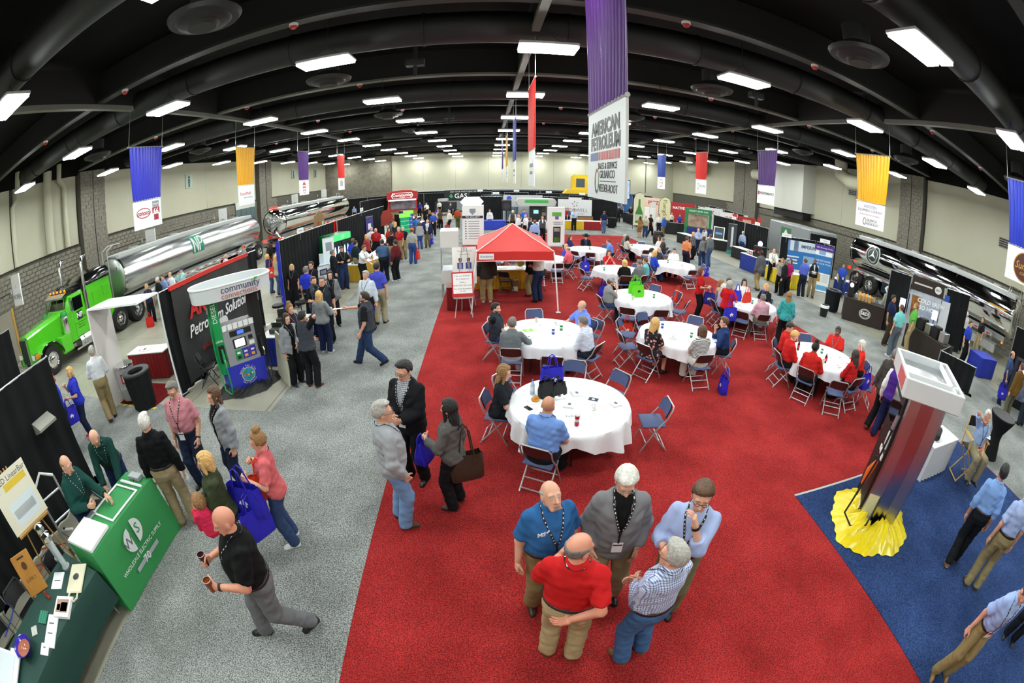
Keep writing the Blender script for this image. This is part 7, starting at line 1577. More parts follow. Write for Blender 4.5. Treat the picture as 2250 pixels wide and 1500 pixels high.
def cocktail(x,y,label,h=1.05,r=0.38):
 t = thing('cocktail_table',label,'table',(x,y,0.012)); obj('stretch_cover',MB().lathe([(r*0.75,0.0),(r*0.42,h*0.45),(r*0.45,h*0.6),(r*0.98,h-0.04),(r,h-0.02),(r,h),(0,h)],n=28),M_DRAPE,t,sm=50); obj('table_disc',MB().cyl((0,0),r*0.96,h,h+0.012,28),paint('#2d2e31'),t); return t
cocktail(10.85,2.62,'tall black stretch-covered cocktail table behind the director chair',1.0,0.42); cocktail(9.74,0.32,'tall black stretch-covered cocktail table by the standing salesmen',1.0,0.4)
flat(8.84,2.32,1.03,0.2,0.14,0.4,'white card on the black cocktail table',marks=[(-0.3,-0.2,0.3,0.2,'#c4ccd0')])
# coffee company stand
t = thing('branded_counter','long brown cloth counter with white oval SDI logo','counter',(13.65,11.95,0),math.atan2(-1.35,1.25)); M_BR = mat('brown_cloth','#2b211c',rough=0.8,bump=(5,0.2)); L = 1.85
obj('counter_top',MB().box(-0.02,L+0.02,-0.02,0.72,0.86,0.9),M_BR,t); obj('counter_cloth',MB().grid(lambda u,v: (u*L,-0.01-0.02*math.sin(u*12)*(1-v),0.02+0.85*v),24,2).grid(lambda u,v: (u*L,0.0-0.02*math.sin(u*12)*(1-v),0.02+0.85*v),24,2),M_BR,t,sm=70); obj('cloth_end',MB().box(-0.012,0.0,0,0.7,0.02,0.87),paint('#3a2150'),t); obj('cloth_end',MB().box(L,L+0.012,0,0.7,0.02,0.87),paint('#3a2150'),t)
def oval(par,x,y,z,rx,rz,col,nm,d): return obj(nm,MB().prism([(x+rx*math.cos(q),z+rz*math.sin(q)) for q in [i*0.2244 for i in range(28)]],y-d,y,'y'),paint(col),par)
oval(t,0.98,-0.03,0.46,0.27,0.20,'#e6e6e4','logo_rim',0.004); oval(t,0.98,-0.034,0.46,0.245,0.178,'#2b211c','logo_disc',0.004); oval(t,0.98,-0.038,0.46,0.22,0.155,'#e6e6e4','logo_ring',0.003); oval(t,0.98,-0.041,0.46,0.205,0.142,'#2b211c','logo_inner',0.003); text(t,'S&DI',0.18,(0.98,-0.047,0.47),front(0),WHITE,bold=0.006)
ca,sa = 1.25/1.84,-1.35/1.84
def onc(u,v): return 13.65+ca*u-sa*v,11.95+sa*u+ca*v
for k in range(4):
 p = thing('candle_box','square tan box with flame-orange top on the SDI counter','box',(*onc(0.62+k*0.16,0.2),0.9),math.atan2(sa,ca),'tan boxes on the SDI counter'); obj('box_body',MB().box(-0.06,0.06,-0.06,0.06,0,0.2),paint('#b9965a'),p); obj('box_top',MB().lathe([(0.05,0.2),(0.06,0.24),(0.03,0.3),(0,0.32)],n=7),mat('amber_top','#e07a1c',emit=('#ff9a2a',0.5)),p)
for k,(u,v,c,h) in enumerate(((0.75,0.5,'#c9cdd0',0.3),(1.0,0.5,'#9fd0d8',0.34),(1.25,0.5,'#d8b06a',0.28),(0.5,0.5,'#c0c8d4',0.26),(1.45,0.45,'#8a8f98',0.22))): 
 p = thing('syrup_jar',('clear','teal','amber','bluish','grey')[k]+' drink dispenser jar at the back of the SDI counter','jar',(*onc(u,v),0.9)); obj('jar_body',MB().lathe([(0,0),(0.07,0),(0.08,0.02),(0.08,h*0.7),(0.04,h*0.8),(0.04,h*0.85)],n=14),mat('jar_'+c.lstrip('#'),c,rough=0.15),p,sm=50); obj('jar_lid',MB().cyl((0,0),0.045,h*0.85,h,12),BLACK,p)
p = thing('display_monitor','upright drink machine with round glowing logo on the SDI counter','machine',(*onc(0.2,0.35),0.9),math.atan2(sa,ca)); obj('machine_body',MB().box(-0.14,0.14,-0.12,0.12,0,0.65,bev=0.02),BLACK,p); obj('glow_disc',MB().prism([(0.09*math.cos(q),0.5+0.09*math.sin(q)) for q in [i*0.4 for i in range(16)]],-0.13,-0.12,'y'),glow('#e2e4ff',2.0),p)
trashcan(13.95,13.0,'round black fabric covered bin at the end of SDI counter',r=0.36,h=0.92,taper=0.95)
t = thing('waste_basket','small black basket with white liner beside the SDI counter','trash can',(12.69,12.20,0.0)); obj('basket',MB().lathe([(0.15,0),(0.19,0.45),(0.17,0.45),(0,0.02)],n=16),BLACK,t); obj('liner',MB().lathe([(0.195,0.36),(0.2,0.46),(0.17,0.47)],n=16),WHITE,t)
drape(14.25,12.55,14.9,11.9,0.95,'low black drape rail beside the SDI counter')
t = thing('backdrop_wall','tall brown and photo backdrop reading COLD BREW SO HOT','backdrop',(15.8,9.95,0),math.atan2(-1.1,0.95)); obj('panel',MB().box(0,1.55,0,0.05,0,1.95),mat('cold_brew_print','#8f99a8',rough=0.4,noise=(1.4,'#c3c9d2',0.3)),t); hb = obj('header',MB().box(0,1.6,-0.02,0.07,1.95,2.5),paint('#2b211c'),t); obj('header_line',MB().box(0.1,1.0,-0.026,-0.02,2.2,2.26),paint('#cfc8c2'),hb); oval(hb,1.3,-0.024,2.22,0.17,0.15,'#e6e6e4','logo_ring',0.003); text(hb,'S&DI',0.13,(1.3,-0.03,2.22),front(0),paint('#2b211c'))
obj('glass_print',MB().prism([(0.15,0.9),(0.5,0.9),(0.55,1.75),(0.1,1.75)],-0.005,0.0,'y'),mat('cola_print','#3a1c10',noise=(4,'#b8762a',0.1)),t); text(t,'COLD BREW',0.24,(1.08,-0.004,1.62),front(0),WHITE,bold=0.005); text(t,'SO HOT.',0.24,(1.0,-0.004,1.36),front(0),WHITE,bold=0.005)
drape(17.1,8.7,18.4,8.0,2.44,DL+'right of the cold brew backdrop'); drape(15.1,10.75,15.75,10.0,2.44,DL+'left of the cold brew backdrop')
t = thing('side_screen','tall white side panel beside the cold brew backdrop','panel',(16.95,8.75,0),R(-48)); obj('board',MB().box(-0.05,0.4,0,0.05,0,1.9),paint('#d5d7da'),t); obj('blue_disc',MB().box(0.05,0.3,-0.01,0,1.9,2.15),paint('#2a4fb0'),t)
t = thing('branded_counter','low brown counter of coffee machines with round white logo','counter',(14.6,9.1,0),math.atan2(-2.2,-0.35)+0); L = 2.3
obj('counter_front',MB().box(0,L,0.0,0.7,0,0.86,bev=0.01),M_BR,t)
for k in range(5): 
 p = obj('coffee_machine',MB().box(0.12+k*0.42,0.42+k*0.42,0.12,0.5,0.86,1.22+0.06*(k % 2),bev=0.02),BLACK if k % 2 else STEEL,t); obj('machine_panel',MB().box(0.17+k*0.42,0.37+k*0.42,0.5,0.51,1.0,1.15),glow('#b8b8e8',0.6) if k % 2 else paint('#c9c3ba'),p)
oval(t,0.5,0.712,0.45,0.17,0.17,'#e2e2e0','logo_disc',0.006); oval(t,0.5,0.716,0.45,0.14,0.14,'#2b211c','logo_inner',0.005)
for k,(x,y) in enumerate(((15.2,9.9),(15.9,8.5))): 
 p = thing('tablet_stand',('bright tablet screen on a pole left of the coffee machines','bright tablet screen on a pole right of the coffee machines')[k],'screen',(x,y,0),R(-50)); obj('pole',MB().tube([(0,0,0),(0,0,1.2)],0.02,6),BLACK,p); obj('screen',MB().box(-0.13,0.13,-0.02,0.0,1.2,1.55),glow('#c9cfff',1.6),p)
drape(13.4,6.5,13.95,5.1,0.9,'low black drape rail before the blue cube table'); drape(13.4,6.5,14.6,6.75,0.9,'low black drape rail behind the coffee machines')
skirt_table(16.6,5.9,17.7,5.5,0.9,'royal blue box table with white leaflets on the far right',skirt='#2433a0',top='#2b3cb8')
drape(17.6,4.9,19.4,3.0,2.3,DL+'on the far right beside the tanker nose'); 
t = thing('lit_case','purple lit display case on the far right','display',(16.5,3.6,0),R(-60)); obj('case',MB().box(-0.6,0.6,-0.3,0.3,0,1.5),paint('#15121c'),t); obj('lamp_strip',MB().box(-0.5,0.5,-0.33,-0.3,1.15,1.3),glow('#b8a8ff',1.5),t); obj('picture',MB().box(-0.5,0.5,-0.33,-0.3,0.3,1.0),mat('case_picture','#39406a',noise=(3,'#a8b4d8',0.1)),t)
drape(15.6,2.6,17.4,1.0,2.3,DL+'at the near right edge')
# imperial booth
drape(14.9,18.5,17.6,18.5,2.3,DL+'behind the imperial blue panel',seed=3); drape(17.65,18.4,17.7,17.0,2.3,DL+'closing the imperial booth'); drape(18.4,19.9,20.6,19.6,2.6,DL+'behind the star emblem tanker')
t = thing('backdrop_wall','blue and white Imperial backdrop with map print','backdrop',(16.3,18.3,0),R(-14)); obj('panel',MB().box(-1.15,1.15,-0.03,0.03,0.1,2.15),paint('#2f74b8'),t)
for (a0,a1,z0,z1,c) in ((-1.15,1.15,1.6,2.15,'#cfd9e6'),(-1.0,-0.75,1.6,2.15,'#5f8fc8'),(-0.5,-0.2,1.6,2.15,'#5f8fc8'),(0.2,0.95,0.75,1.4,'#8fb4dc'),(-1.1,-0.1,1.25,1.32,'#e8eef4'),(-1.1,-0.2,1.08,1.15,'#e8eef4'),(-1.1,-0.15,0.91,0.98,'#e8eef4'),(-1.15,1.15,0.1,0.6,'#e9edf0')): obj('print',MB().box(a0,a1,-0.036,-0.03,z0,z1),paint(c),t)
text(t,'IMPERIAL',0.26,(0.5,-0.04,1.88),front(0),paint('#2b3f68'),bold=0.005)
t = rollup(16.15,16.2,-42,0.95,2.05,'blue pull-up banner offering more for your stores',[(0,1,'#e6ebee'),(0.45,0.88,'#2f74b8'),(0.02,0.14,('#5fa8d8',-0.2,0.45)),(0.22,0.42,('#b08a4a',-0.4,-0.05)),(0.22,0.42,('#d4d8da',0.05,0.42)),(0.9,1.0,('#7ea6d8',-0.3,0.1))]); text(t,'WE DO MORE',0.13,(0,-0.008,1.55),front(0),WHITE); text(t,'FOR YOUR STORE',0.11,(0,-0.008,1.4),front(0),WHITE)
o = obj('lettered_card',MB().box(-0.55,0.55,-0.01,0.01,0,0.28),paint('#4a2a8a')); o.location = (16.15,16.2,2.06); o.rotation_euler = (0,0,R(-42)); tag(o,'purple booth header card above the blue pull-up banner','sign'); text(o,'C&C Beverage Carthy',0.1,(0,-0.012,0.14),front(0),WHITE)
id_sign(15.2,18.4,2.25,-14,'white booth name card above the imperial panel','COUNTY'); id_sign(17.3,17.4,2.35,-42,'white booth name card beside the purple header','CARTHY')
skirt_table(13.8,18.2,14.05,16.2,0.75,'bright yellow skirted sandwich table on the right aisle',skirt='#d8bd1e')
t = thing('food_case','clear bakery case of rolls on the bright yellow table','display case',(14.2,17.9,0.742),R(-83)); obj('case_glass',MB().box(-0.35,0.35,-0.2,0.25,0.0,0.03),ALU,t)
for k in range(2): obj('tray',MB().box(-0.33,0.33,-0.18,0.22,0.05+k*0.17,0.1+k*0.17),mat('rolls','#b98a52',noise=(14,'#e2c89a',0.1)),t)
for sx in (-0.34,0.34):
 for sy in (-0.19,0.24): obj('case_post',MB().tube([(sx,sy,0.02),(sx,sy,0.42)],0.01,5),ALU,t)
obj('case_lid',MB().box(-0.36,0.36,-0.21,0.26,0.42,0.44),mat('clear_lid','#cfd8da',rough=0.1),t)
flat(14.3,16.9,0.742,0.5,0.3,0.2,'spread of blue leaflets on the bright yellow table',marks=[(-0.4,-0.3,0.1,0.3,'#5a86c0')])
skirt_table(13.7,20.6,13.9,18.7,0.75,'royal blue skirted counter with slush machine on the right aisle',skirt='#1f3488',h=0.9)
t = thing('slush_machine','black slush drink machine with glowing dome on the royal blue counter','machine',(14.15,19.4,0.902),R(-80)); obj('machine_body',MB().box(-0.35,0.35,-0.2,0.25,0,0.6,bev=0.03),BLACK,t); obj('glow_dome',MB().lathe([(0,0.6),(0.12,0.62),(0.14,0.75),(0.08,0.85),(0,0.87)],n=16),glow('#e0dcff',1.5),t,sm=60); obj('tap',MB().box(-0.2,-0.1,-0.26,-0.2,0.25,0.35),paint('#b93a30'),t); obj('tap',MB().box(0.1,0.2,-0.26,-0.2,0.25,0.35),paint('#b93a30'),t)
for k in range(4): can(13.95,20.3-k*0.18,0.902,'tall can on the royal blue slush counter',col=['#c9a83a','#2a62b0','#c23a2a','#dfe3e6'][k],h=0.2,r=0.045,group='cans on the slush counter')
skirt_table(17.3,16.2,18.1,15.4,0.7,'navy blue skirted table beside the tanker wheels',skirt='#1d2f86')
bottle(17.6,16.3,0.742,'white jug on the navy table beside the tanker wheels',col='#e8e8e8',lab='#dddddd',capc='#ffffff',h=0.25,r=0.06); bottle(17.9,15.95,0.742,'dark bottle on the navy table beside the tanker wheels',col='#6a2a20',lab='#c9b090',capc='#111111',h=0.28)
# farther booths on the right
drape(16.8,22.2,16.8,25.0,2.3,DL+'behind the grey strip banner'); drape(16.8,25.05,16.8,29.6,2.3,DL+'with white name cards on the right')
rollup(15.7,24.9,-35,0.6,2.1,'dark grey strip banner with white vertical lettering',[(0,1,'#3a3d42'),(0.25,0.9,('#c9ccd0',-0.12,0.12)),(0.0,0.14,'#2f8a7a')])
skirt_table(15.3,24.2,15.5,22.3,0.7,'black skirted table beside the dark grey strip banner',skirt='#15161a'); skirt_table(13.6,29.3,13.9,27.3,0.7,'black skirted table with yellow swoosh on the right aisle',skirt='#1a1c1e'); skirt_table(15.0,27.2,16.2,26.2,0.8,'black skirted table with a framed sign on the right',skirt='#151619')
t = thing('framed_sign','white framed menu board on the black skirted table','sign',(15.8,26.9,0.742),R(-35)); b = obj('board',MB().box(-0.4,0.4,-0.02,0.02,0,0.9),WHITE,t); b.rotation_euler = (R(-15),0,0); obj('board_face',MB().box(-0.34,0.34,-0.028,-0.02,0.06,0.84),paint('#2f3336'),b); obj('board_text',MB().box(-0.25,0.25,-0.032,-0.028,0.35,0.5),paint('#4a90d0'),b)
id_sign(16.75,26.5,2.3,-90,'white booth name card above the framed menu board','MENU'); id_sign(16.75,23.5,2.3,-90,'white booth name card above the strip banner','KIOSK')
skirt_table(17.9,29.3,19.2,28.4,0.8,'yellow skirted table under the red fan sign',skirt='#cfb01e'); 
t = thing('fan_sign','red fan-shaped coffee sign with two tall cup panels','sign',(20.0,29.6,0),R(-35)); obj('centre_panel',MB().prism([(-0.6,1.3),(0.6,1.3),(0.75,2.4),(-0.75,2.4)],-0.05,0.05,'y'),paint('#a8201c'),t); obj('centre_print',MB().box(-0.35,0.35,-0.06,-0.05,1.7,2.2),paint('#d8a08a'),t)
for s in (-1,1): q = obj('wing_panel',MB().prism([(s*0.65,1.3),(s*0.95,1.3),(s*1.25,2.45),(s*0.9,2.6)],-0.06,0.04,'y'),paint('#c2302a'),t); obj('wing_print',MB().prism([(s*0.76,1.55),(s*0.92,1.55),(s*1.04,2.1),(s*0.88,2.1)],-0.068,-0.06,'y'),paint('#e8dcd6'),q)
obj('stand',MB().box(-0.4,0.4,-0.05,0.3,0,1.3),BLACK,t)
t = thing('box_trailer','grey enclosed trailer with green mountain logo behind the imperial booth','trailer',(20.2,22.8,0),R(-6)); obj('body',MB().box(-1.2,1.2,-2.6,2.6,0.6,2.75,bev=0.08),paint('#8d9294',0.35),t); obj('logo_plate',MB().box(-1.21,-1.2,-0.4,0.9,1.75,2.45),paint('#3f7a4a'),t); obj('mountain',MB().add([(-1.215,-0.2,1.85),(-1.215,0.25,2.35),(-1.215,0.7,1.85)],[(0,1,2)]),WHITE,t,fix=False); obj('rear_door',MB().box(-1.0,1.0,-2.63,-2.6,0.7,2.6),paint('#6f7678'),t)
for y in (-0.6,0.5): wheel(t,-1.1,y,0.36,0.36,0.24,-1)
def flag(x,y,face,h,w,col,label,marks=()):
 t = thing('feather_flag',label,'flag',(x,y,0),R(face)); obj('pole',MB().tube([(-w/2,0,0),(-w/2,0,h*0.8),(-w/2+w*0.15,0,h*0.94),(0,0,h),(w*0.35,0,h*0.97)],0.022,6),BLACK,t)
 obj('cloth',MB().prism([(-w/2,0.35),(w/2,0.45),(w/2,h*0.8),(w*0.42,h*0.92),(w*0.3,h*0.97),(0,h*0.995),(-w/2+w*0.12,h*0.93),(-w/2,h*0.8)],-0.008,0.008,'y'),paint(col),t); obj('foot',MB().box(-w/2-0.25,-w/2+0.25,-0.25,0.25,0,0.03),STEEL,t)
 for (n,poly,c) in marks: obj(n,MB().prism(poly,-0.014,-0.008,'y'),paint(c),t)
 return t
flag(12.9,36.0,-8,3.3,1.0,'#d9d3b4','cream feather flag with a green beer bottle picture',[('bottle_print',[(-0.3,0.6),(0.35,0.6),(0.35,1.5),(0.12,2.1),(0.1,2.7),(-0.05,2.7),(-0.08,2.1),(-0.3,1.5)],'#3a7a2a'),('label_print',[(-0.27,0.8),(0.32,0.8),(0.32,1.35),(-0.27,1.35)],'#d6d6c4')])
t = flag(14.9,35.0,-16,3.1,1.0,'#ddd7a8','cream feather flag with black script beer name',[('lower_print',[(-0.48,0.45),(0.48,0.5),(0.48,1.1),(-0.48,1.1)],'#5a1a18')]); text(t,'Yuengling',0.5,(0.02,-0.012,2.0),(math.pi/2,math.pi/2,0),paint('#3a3428'),shear=0.3)
flag(17.2,32.5,-24,2.7,0.9,'#e0e3e6','white feather flag with grey seal emblem',[('seal_print',[(0.25*math.cos(q),2.1+0.25*math.sin(q)) for q in [i*0.52 for i in range(12)]],'#9aa0a6'),('lettering_print',[(-0.05,0.6),(0.15,0.6),(0.15,1.7),(-0.05,1.7)],'#8d949a')])
t = thing('whisky_barrel','dark wooden barrel with red cloth by the last table','barrel',(11.35,27.5,0.012)); obj('barrel_body',MB().lathe([(0,0),(0.30,0),(0.37,0.35),(0.37,0.55),(0.30,0.9),(0,0.9)],n=20),mat('dark_oak','#2a1712',rough=0.5),t,sm=50)
for z in (0.15,0.7): obj('hoop',MB().lathe([(0.34,z),(0.365,z+0.01),(0.365,z+0.05),(0.34,z+0.06)],n=20),BLACK,t)
for (x0,y0,x1,y1,c,lb) in ((13.7,43.0,13.6,37.5,'#14161a','long black bar counter behind the beer flag'),(14.6,34.2,16.2,33.6,'#16181b','black skirted table below the script beer flag'),(15.5,31.6,17.2,30.4,'#1d2f7c','blue and black counter of the green framed kiosk')): skirt_table(x0,y0,x1,y1,0.8,lb,skirt=c,h=1.0,top='#1d1f23')
t = thing('kiosk_frame','white kiosk frame with green header and green side panels','kiosk',(16.6,31.8,0),R(-28)); 
for s in (-1,1): obj('side_panel',MB().box(s*1.0-0.12,s*1.0+0.12,-0.05,0.05,0,2.1),paint('#1f7a44'),t)
obj('header',MB().box(-1.1,1.1,-0.08,0.08,2.05,2.5),paint('#2a7a4a'),t); text(t,'HEARTLAND GAS',0.2,(0,-0.085,2.28),front(0),WHITE); obj('back_print',MB().box(-0.85,0.85,0.3,0.34,0.9,2.0),mat('kiosk_pics','#b9c8b0',noise=(2.2,'#a83a34',0.0)),t)
for k,(x,y,w_,h_,c,s_,lb) in enumerate(((18.2,38.2,2.4,2.6,'#a81c22','NATIVE FUEL','red backdrop with white fuel lettering on the far right'),(20.6,37.0,2.4,2.5,'#dfe0e4','DK','white backdrop with red DK letters on the far right'),(14.6,47.5,3.0,2.6,'#2f5f9a','Lite','blue backdrop with Lite lettering at the far bar'),(20.8,33.0,2.6,2.4,'#e6e2e0',"CHESTER'S",'white Chesters sign with red rooster mark'),(17.2,43.0,2.8,2.7,'#e2c4b4','PIZZA','pale pink shop front panel on the far right'))):
 t = thing('backdrop_wall',lb,'backdrop',(x,y,0),R(-26)); obj('panel',MB().box(-w_/2,w_/2,-0.04,0.04,0.1 if k != 3 else 1.3,h_),paint(c),t); text(t,s_,0.55 if len(s_) < 6 else 0.34,(0,-0.045,h_*0.8),front(0),paint('#b0202a' if c[1] in 'de' else '#e9edf2'),bold=0.01); obj('strut',MB().tube([(-w_/2,0.06,0),(-w_/2,0.06,h_)],0.03,6),ALU,t); obj('strut',MB().tube([(w_/2,0.06,0),(w_/2,0.06,h_)],0.03,6),ALU,t)
t = thing('white_doors','pair of tall white cooler doors beside the script beer flag','display',(14.0,36.2,0),R(-14)); obj('door_panel',MB().box(-0.55,-0.03,-0.05,0.05,0,2.0,bev=0.02),WHITE,t); obj('door_panel',MB().box(0.03,0.55,-0.05,0.05,0,2.0,bev=0.02),WHITE,t); obj('round_sign',MB().prism([(0.3+0.25*math.cos(q),2.3+0.28*math.sin(q)) for q in [i*0.4 for i in range(16)]],-0.03,0.03,'y'),paint('#d9d9d9'),t)
for k in range(4): x = 20.6; y = 31.0+k*3.2; drape(x+k*0.9,y,x+0.9+k*0.9,y+3.1,2.5,DL+'along the far right booth row',group='far right booth drapes')
# ------------------------------------------------------------------ the visitors
KH,DN,LD,BK,NV,GY,RD,WH,RB,LB,CH_ = '#8f7d5b','#27395e','#6a8ab2','#121317','#1a2138','#5d5f64','#bd191c','#e2e4e8','#2433b4','#8ba8d8','#2f333b'
BRS = ('shoe','#5a3520'); BLS = ('shoe','#141416'); WHS = ('shoe','#e4e4e6')
def P(x,y,face,label,shirt=GY,pants=BK,**k):
 k.setdefault('lanyard',True); return person(x,y,face,label,shirt,pants,**k)
def carry(p,i,label,col='#2b25b8',**k):
 h = p['hands'][i]; return tote(h.x,h.y,h.z-0.545,R(-p['face']+k.pop('turn',90)),label,col,h=0.36,handle=0.2,**k)
def S(k,deg,label,shirt=GY,pants=BK,rad=1.12,turn=0,**kw):
 x,y,f = seat_at(k,deg,rad); f += turn
 chair(x,y,f,'folding chair of the '+' '.join(label.split()[:10])); kw.setdefault('arms',('table','table')); kw.setdefault('lean',8); kw.setdefault('lanyard',False)
 return person(x+0.02*math.sin(R(f)),y+0.02*math.cos(R(f)),f,label,shirt,pants,pose='sit',**kw)
# --- the five men in the foreground
P(0.57,1.95,18,'balding man in red polo and khakis with one hand behind his back',RD,'#a4916d',h=1.88,belly=.05,w=1.07,arms=('back','hold'),head=(40,12),skin='pink',hair=('bald','salt'),shoe=BRS)
a = P(0.47,2.65,166,'stocky man in blue MSS work shirt with grey goatee','#2a5d92','#85714f',h=1.78,belly=.06,w=1.1,hair=('bald','grey'),beard='goatee',badge=True,head=(-5,-22),shoe=('shoe','#3a2a1e'))
q = a['surf'](0.11,0.36,0.006); text(a['o'],'MSS',0.062,q,front(math.pi),WHITE,bold=0.001)
P(1.10,2.67,188,'white-haired man in grey sport coat and black shirt','#0d0d0f','#8b7b5f',h=1.86,w=1.03,jacket='#77777a',hair=('thick','white'),glasses='#8a8a8c',arms=('pocket','pocket'),sleeve='long',head=(0,24),badge=True)
c4 = P(1.70,2.38,214,'man in light blue shirt holding a red cup and touching his chin','#a3b3dc','#6b6a4e',h=1.84,hair=('thick','brown'),glasses=True,arms=('hold','face'),sleeve='roll',head=(-8,8),watch=2)
h = c4['hands'][0]; cup(h.x-0.01,h.y-0.01,h.z-0.05,'red paper cup with white rim held by the man in light blue','#b3161e',h=0.17,r=0.045,rot=(0.2,0.1,0))
P(1.25,1.82,-22,'grey-haired man in blue checked shirt and jeans',('check','#c9d2e6','#3d4f8f'),'#3f628f',h=1.80,hair=('short','grey'),glasses=True,arms=('front','front'),sleeve='long',belly=.04,head=(-15,0),shoe=('boot','#6a4a2c'),tuck=True)
# --- the three talking at the carpet edge
P(-1.15,3.92,62,'man in pale grey sweater and faded jeans with hands in pockets','#9ea1a6','#6f8fb8',h=1.84,belly=.05,w=1.05,hair=('short','grey'),glasses='#55585c',arms=('pocket','pocket'),sleeve='long',tuck=False,shoe=('shoe','#4a2d20'),head=(8,0))
a = P(-1.05,4.85,202,'tall man in black suit and glasses holding a silver can',('check','#b9bcc4','#33363e'),'#111215',h=1.90,jacket='#15161a',hair=('short','black'),glasses=True,arms=((-0.1,0.27,-0.28,1),(-0.12,0.27,-0.30,1)),sleeve='long',head=(10,15),badge=True)
h = a['hands'][0]; can(h.x-0.03,h.y-0.03,h.z-0.06,'slim silver can held by the man in the black suit','#c9ced4','#3a3d42',h=0.16,r=0.03)
a = P(-0.46,4.27,292,'woman with long black hair in grey jacket carrying a brown handbag','#5a5856',BK,h=1.66,female=True,hair=('long','black'),arms=('down','hold'),sleeve='long',tuck=False,shoe=('sandal','#2a1d18'),lanyard=False)
h = a['sh'][0]; tote(h.x+0.09,h.y-0.14,h.z-0.78,R(20),'large brown leather shoulder bag on the black-haired woman','#3b2a20',w=0.42,h=0.36,d=0.2,emblem=None,handle=0.4)
h = a['hands'][1]; tote(h.x-0.02,h.y+0.02,h.z-0.36,R(70),'crumpled purple-blue bag held by the black-haired woman',w=0.3,h=0.4,d=0.18,emblem=None,slump=0.6,handle=0.05)
# --- left foreground
a = P(-2.15,2.06,232,'bald man in black polo walking with two jars of drink','#0b0c0e','#68696d',h=1.90,w=1.17,belly=.07,hair=('none','grey'),skin='pink',step=.25,arms=('hold','hold'),badge='#c0202a',watch=2,shoe=BLS,head=(-5,10))
for i,(c,s_) in enumerate((('#3a1420','right'),('#7a3a1c','left'))):
 h = a['hands'][i]; cup(h.x,h.y,h.z-0.05,('dark berry' if i == 0 else 'amber')+' drink in a clear jar held by the bald man in black',c,h=0.14,r=0.042,lidc='#c9b8a8',drink=c)
a = P(-2.50,3.44,246,'woman in coral tee with curly top bun hugging a blue tote','#d2676c','#33466a',h=1.70,female=True,hair=('bun','light'),arms=('strap',(-0.02,0.26,-0.2,1)),tuck=False,shoe=WHS,head=(0,10))
h = a['hands'][1]; tote(h.x+0.02,h.y-0.1,h.z-0.42,R(-6),'big blue tote bag with white emblem hugged by the woman in coral',w=0.44,h=0.4,d=0.2,handle=0.25)
tote(h.x+0.2,h.y+0.1,h.z-0.33,R(30),'orange bag behind the big blue tote','#d93a1c',w=0.34,h=0.34,emblem=None,d=0.1)
P(-3.72,4.35,214,'smiling woman in open grey cardigan over black top','#0d0d10',NV,h=1.74,female=True,jacket='#8d9096',jopen=0.05,hair=('mid','brown'),sleeve='long',tuck=False,badge=True)
P(-4.46,4.27,166,'man in dusty pink shirt with pens lanyard and watch','#bd7c86','#1f2a44',h=1.84,belly=.05,w=1.06,hair=('short','salt'),glasses=True,arms=('down','pocket'),badge=True,watch=2,head=(0,18))
a = P(-4.30,3.36,-32,'grey-haired man in black shirt and khakis seen from behind','#0c0d11','#9a8a6c',h=1.84,w=1.08,belly=.04,hair=('short','white'),sleeve='long',shoe=('shoe','#7a6a50'))
h = a['hands'][0]; bottle(h.x,h.y,h.z-0.14,'clear water bottle held by the man in black shirt',col='#c3d2dc',h=0.2)
P(-3.01,2.99,236,'blond woman in olive jacket carrying a small child','#3a4030','#2a2d26',h=1.68,female=True,hair=('bob','blond'),glasses='#6a3a3a',jacket='#39422c',sleeve='long',tuck=False,arms=((-0.12,0.3,-0.3,1),(-0.14,0.3,-0.28,1)),lanyard=False)
gx,gy = -3.01,2.99
person(gx-0.12,gy-0.26,300,'curly-haired child in bright pink carried on the arm','#e0315c','#d62f50',h=1.08,z=0.60,pose='sit',seat=0.10,arms=('hold','table'),hair=('curly','light'),child=True,shoe=WHS,feet=((0.14,0.34,0.05),(-0.14,0.34,0.05)))
tote(gx+0.34,gy+0.06,0.45,R(60),'blue tote bag hanging beside the blond woman with the child',w=0.4,h=0.42,d=0.14,emblem=None)
P(-5.34,2.24,76,'bald man in dark green shirt behind the green counter','#123f3a','#1d2a52',h=1.80,lean=14,arms=('hold','reach'),sleeve='long',hair=('bald','light'),beard='goatee',belly=.05)
P(-5.55,3.32,140,'bearded bald man in dark green shirt leaning over the counter','#123a34','#1d2a52',h=1.82,lean=34,arms=('reach','reach'),sleeve='long',hair=('bald','grey'),beard='beard',glasses=True,belly=.05)
P(-8.60,5.72,305,'grey-haired man in white shirt and khakis by the silver barrel',WH,'#93815c',h=1.84,hair=('short','grey'),sleeve='long',arms=('hold','hold'),belly=.04,shoe=BLS,step=.12)
a = P(-8.74,4.96,202,'blond woman in royal blue polo with a purple bag','#2b35b6','#1b2440',h=1.68,female=True,w=1.12,hair=('bob','blond'),arms=('high','hold'),tuck=False,badge=True,shoe=('shoe','#d8315a')); carry(a,1,'purple-blue tote on the arm of the blond woman in royal blue')
a = P(-8.68,4.32,196,'bald bearded man in royal blue polo half behind the drape','#2b35b6',NV,h=1.80,hair=('bald','salt'),beard='beard',badge=True,arms=('down','hold')); carry(a,1,'purple-blue tote of the bearded man in royal blue')
a = P(-10.32,5.05,172,'man in red polo standing near the truck nose','#bd201c',BK,hair=('bald','dark'),h=1.8); carry(a,1,'dark blue tote carried by the man in red near the truck')
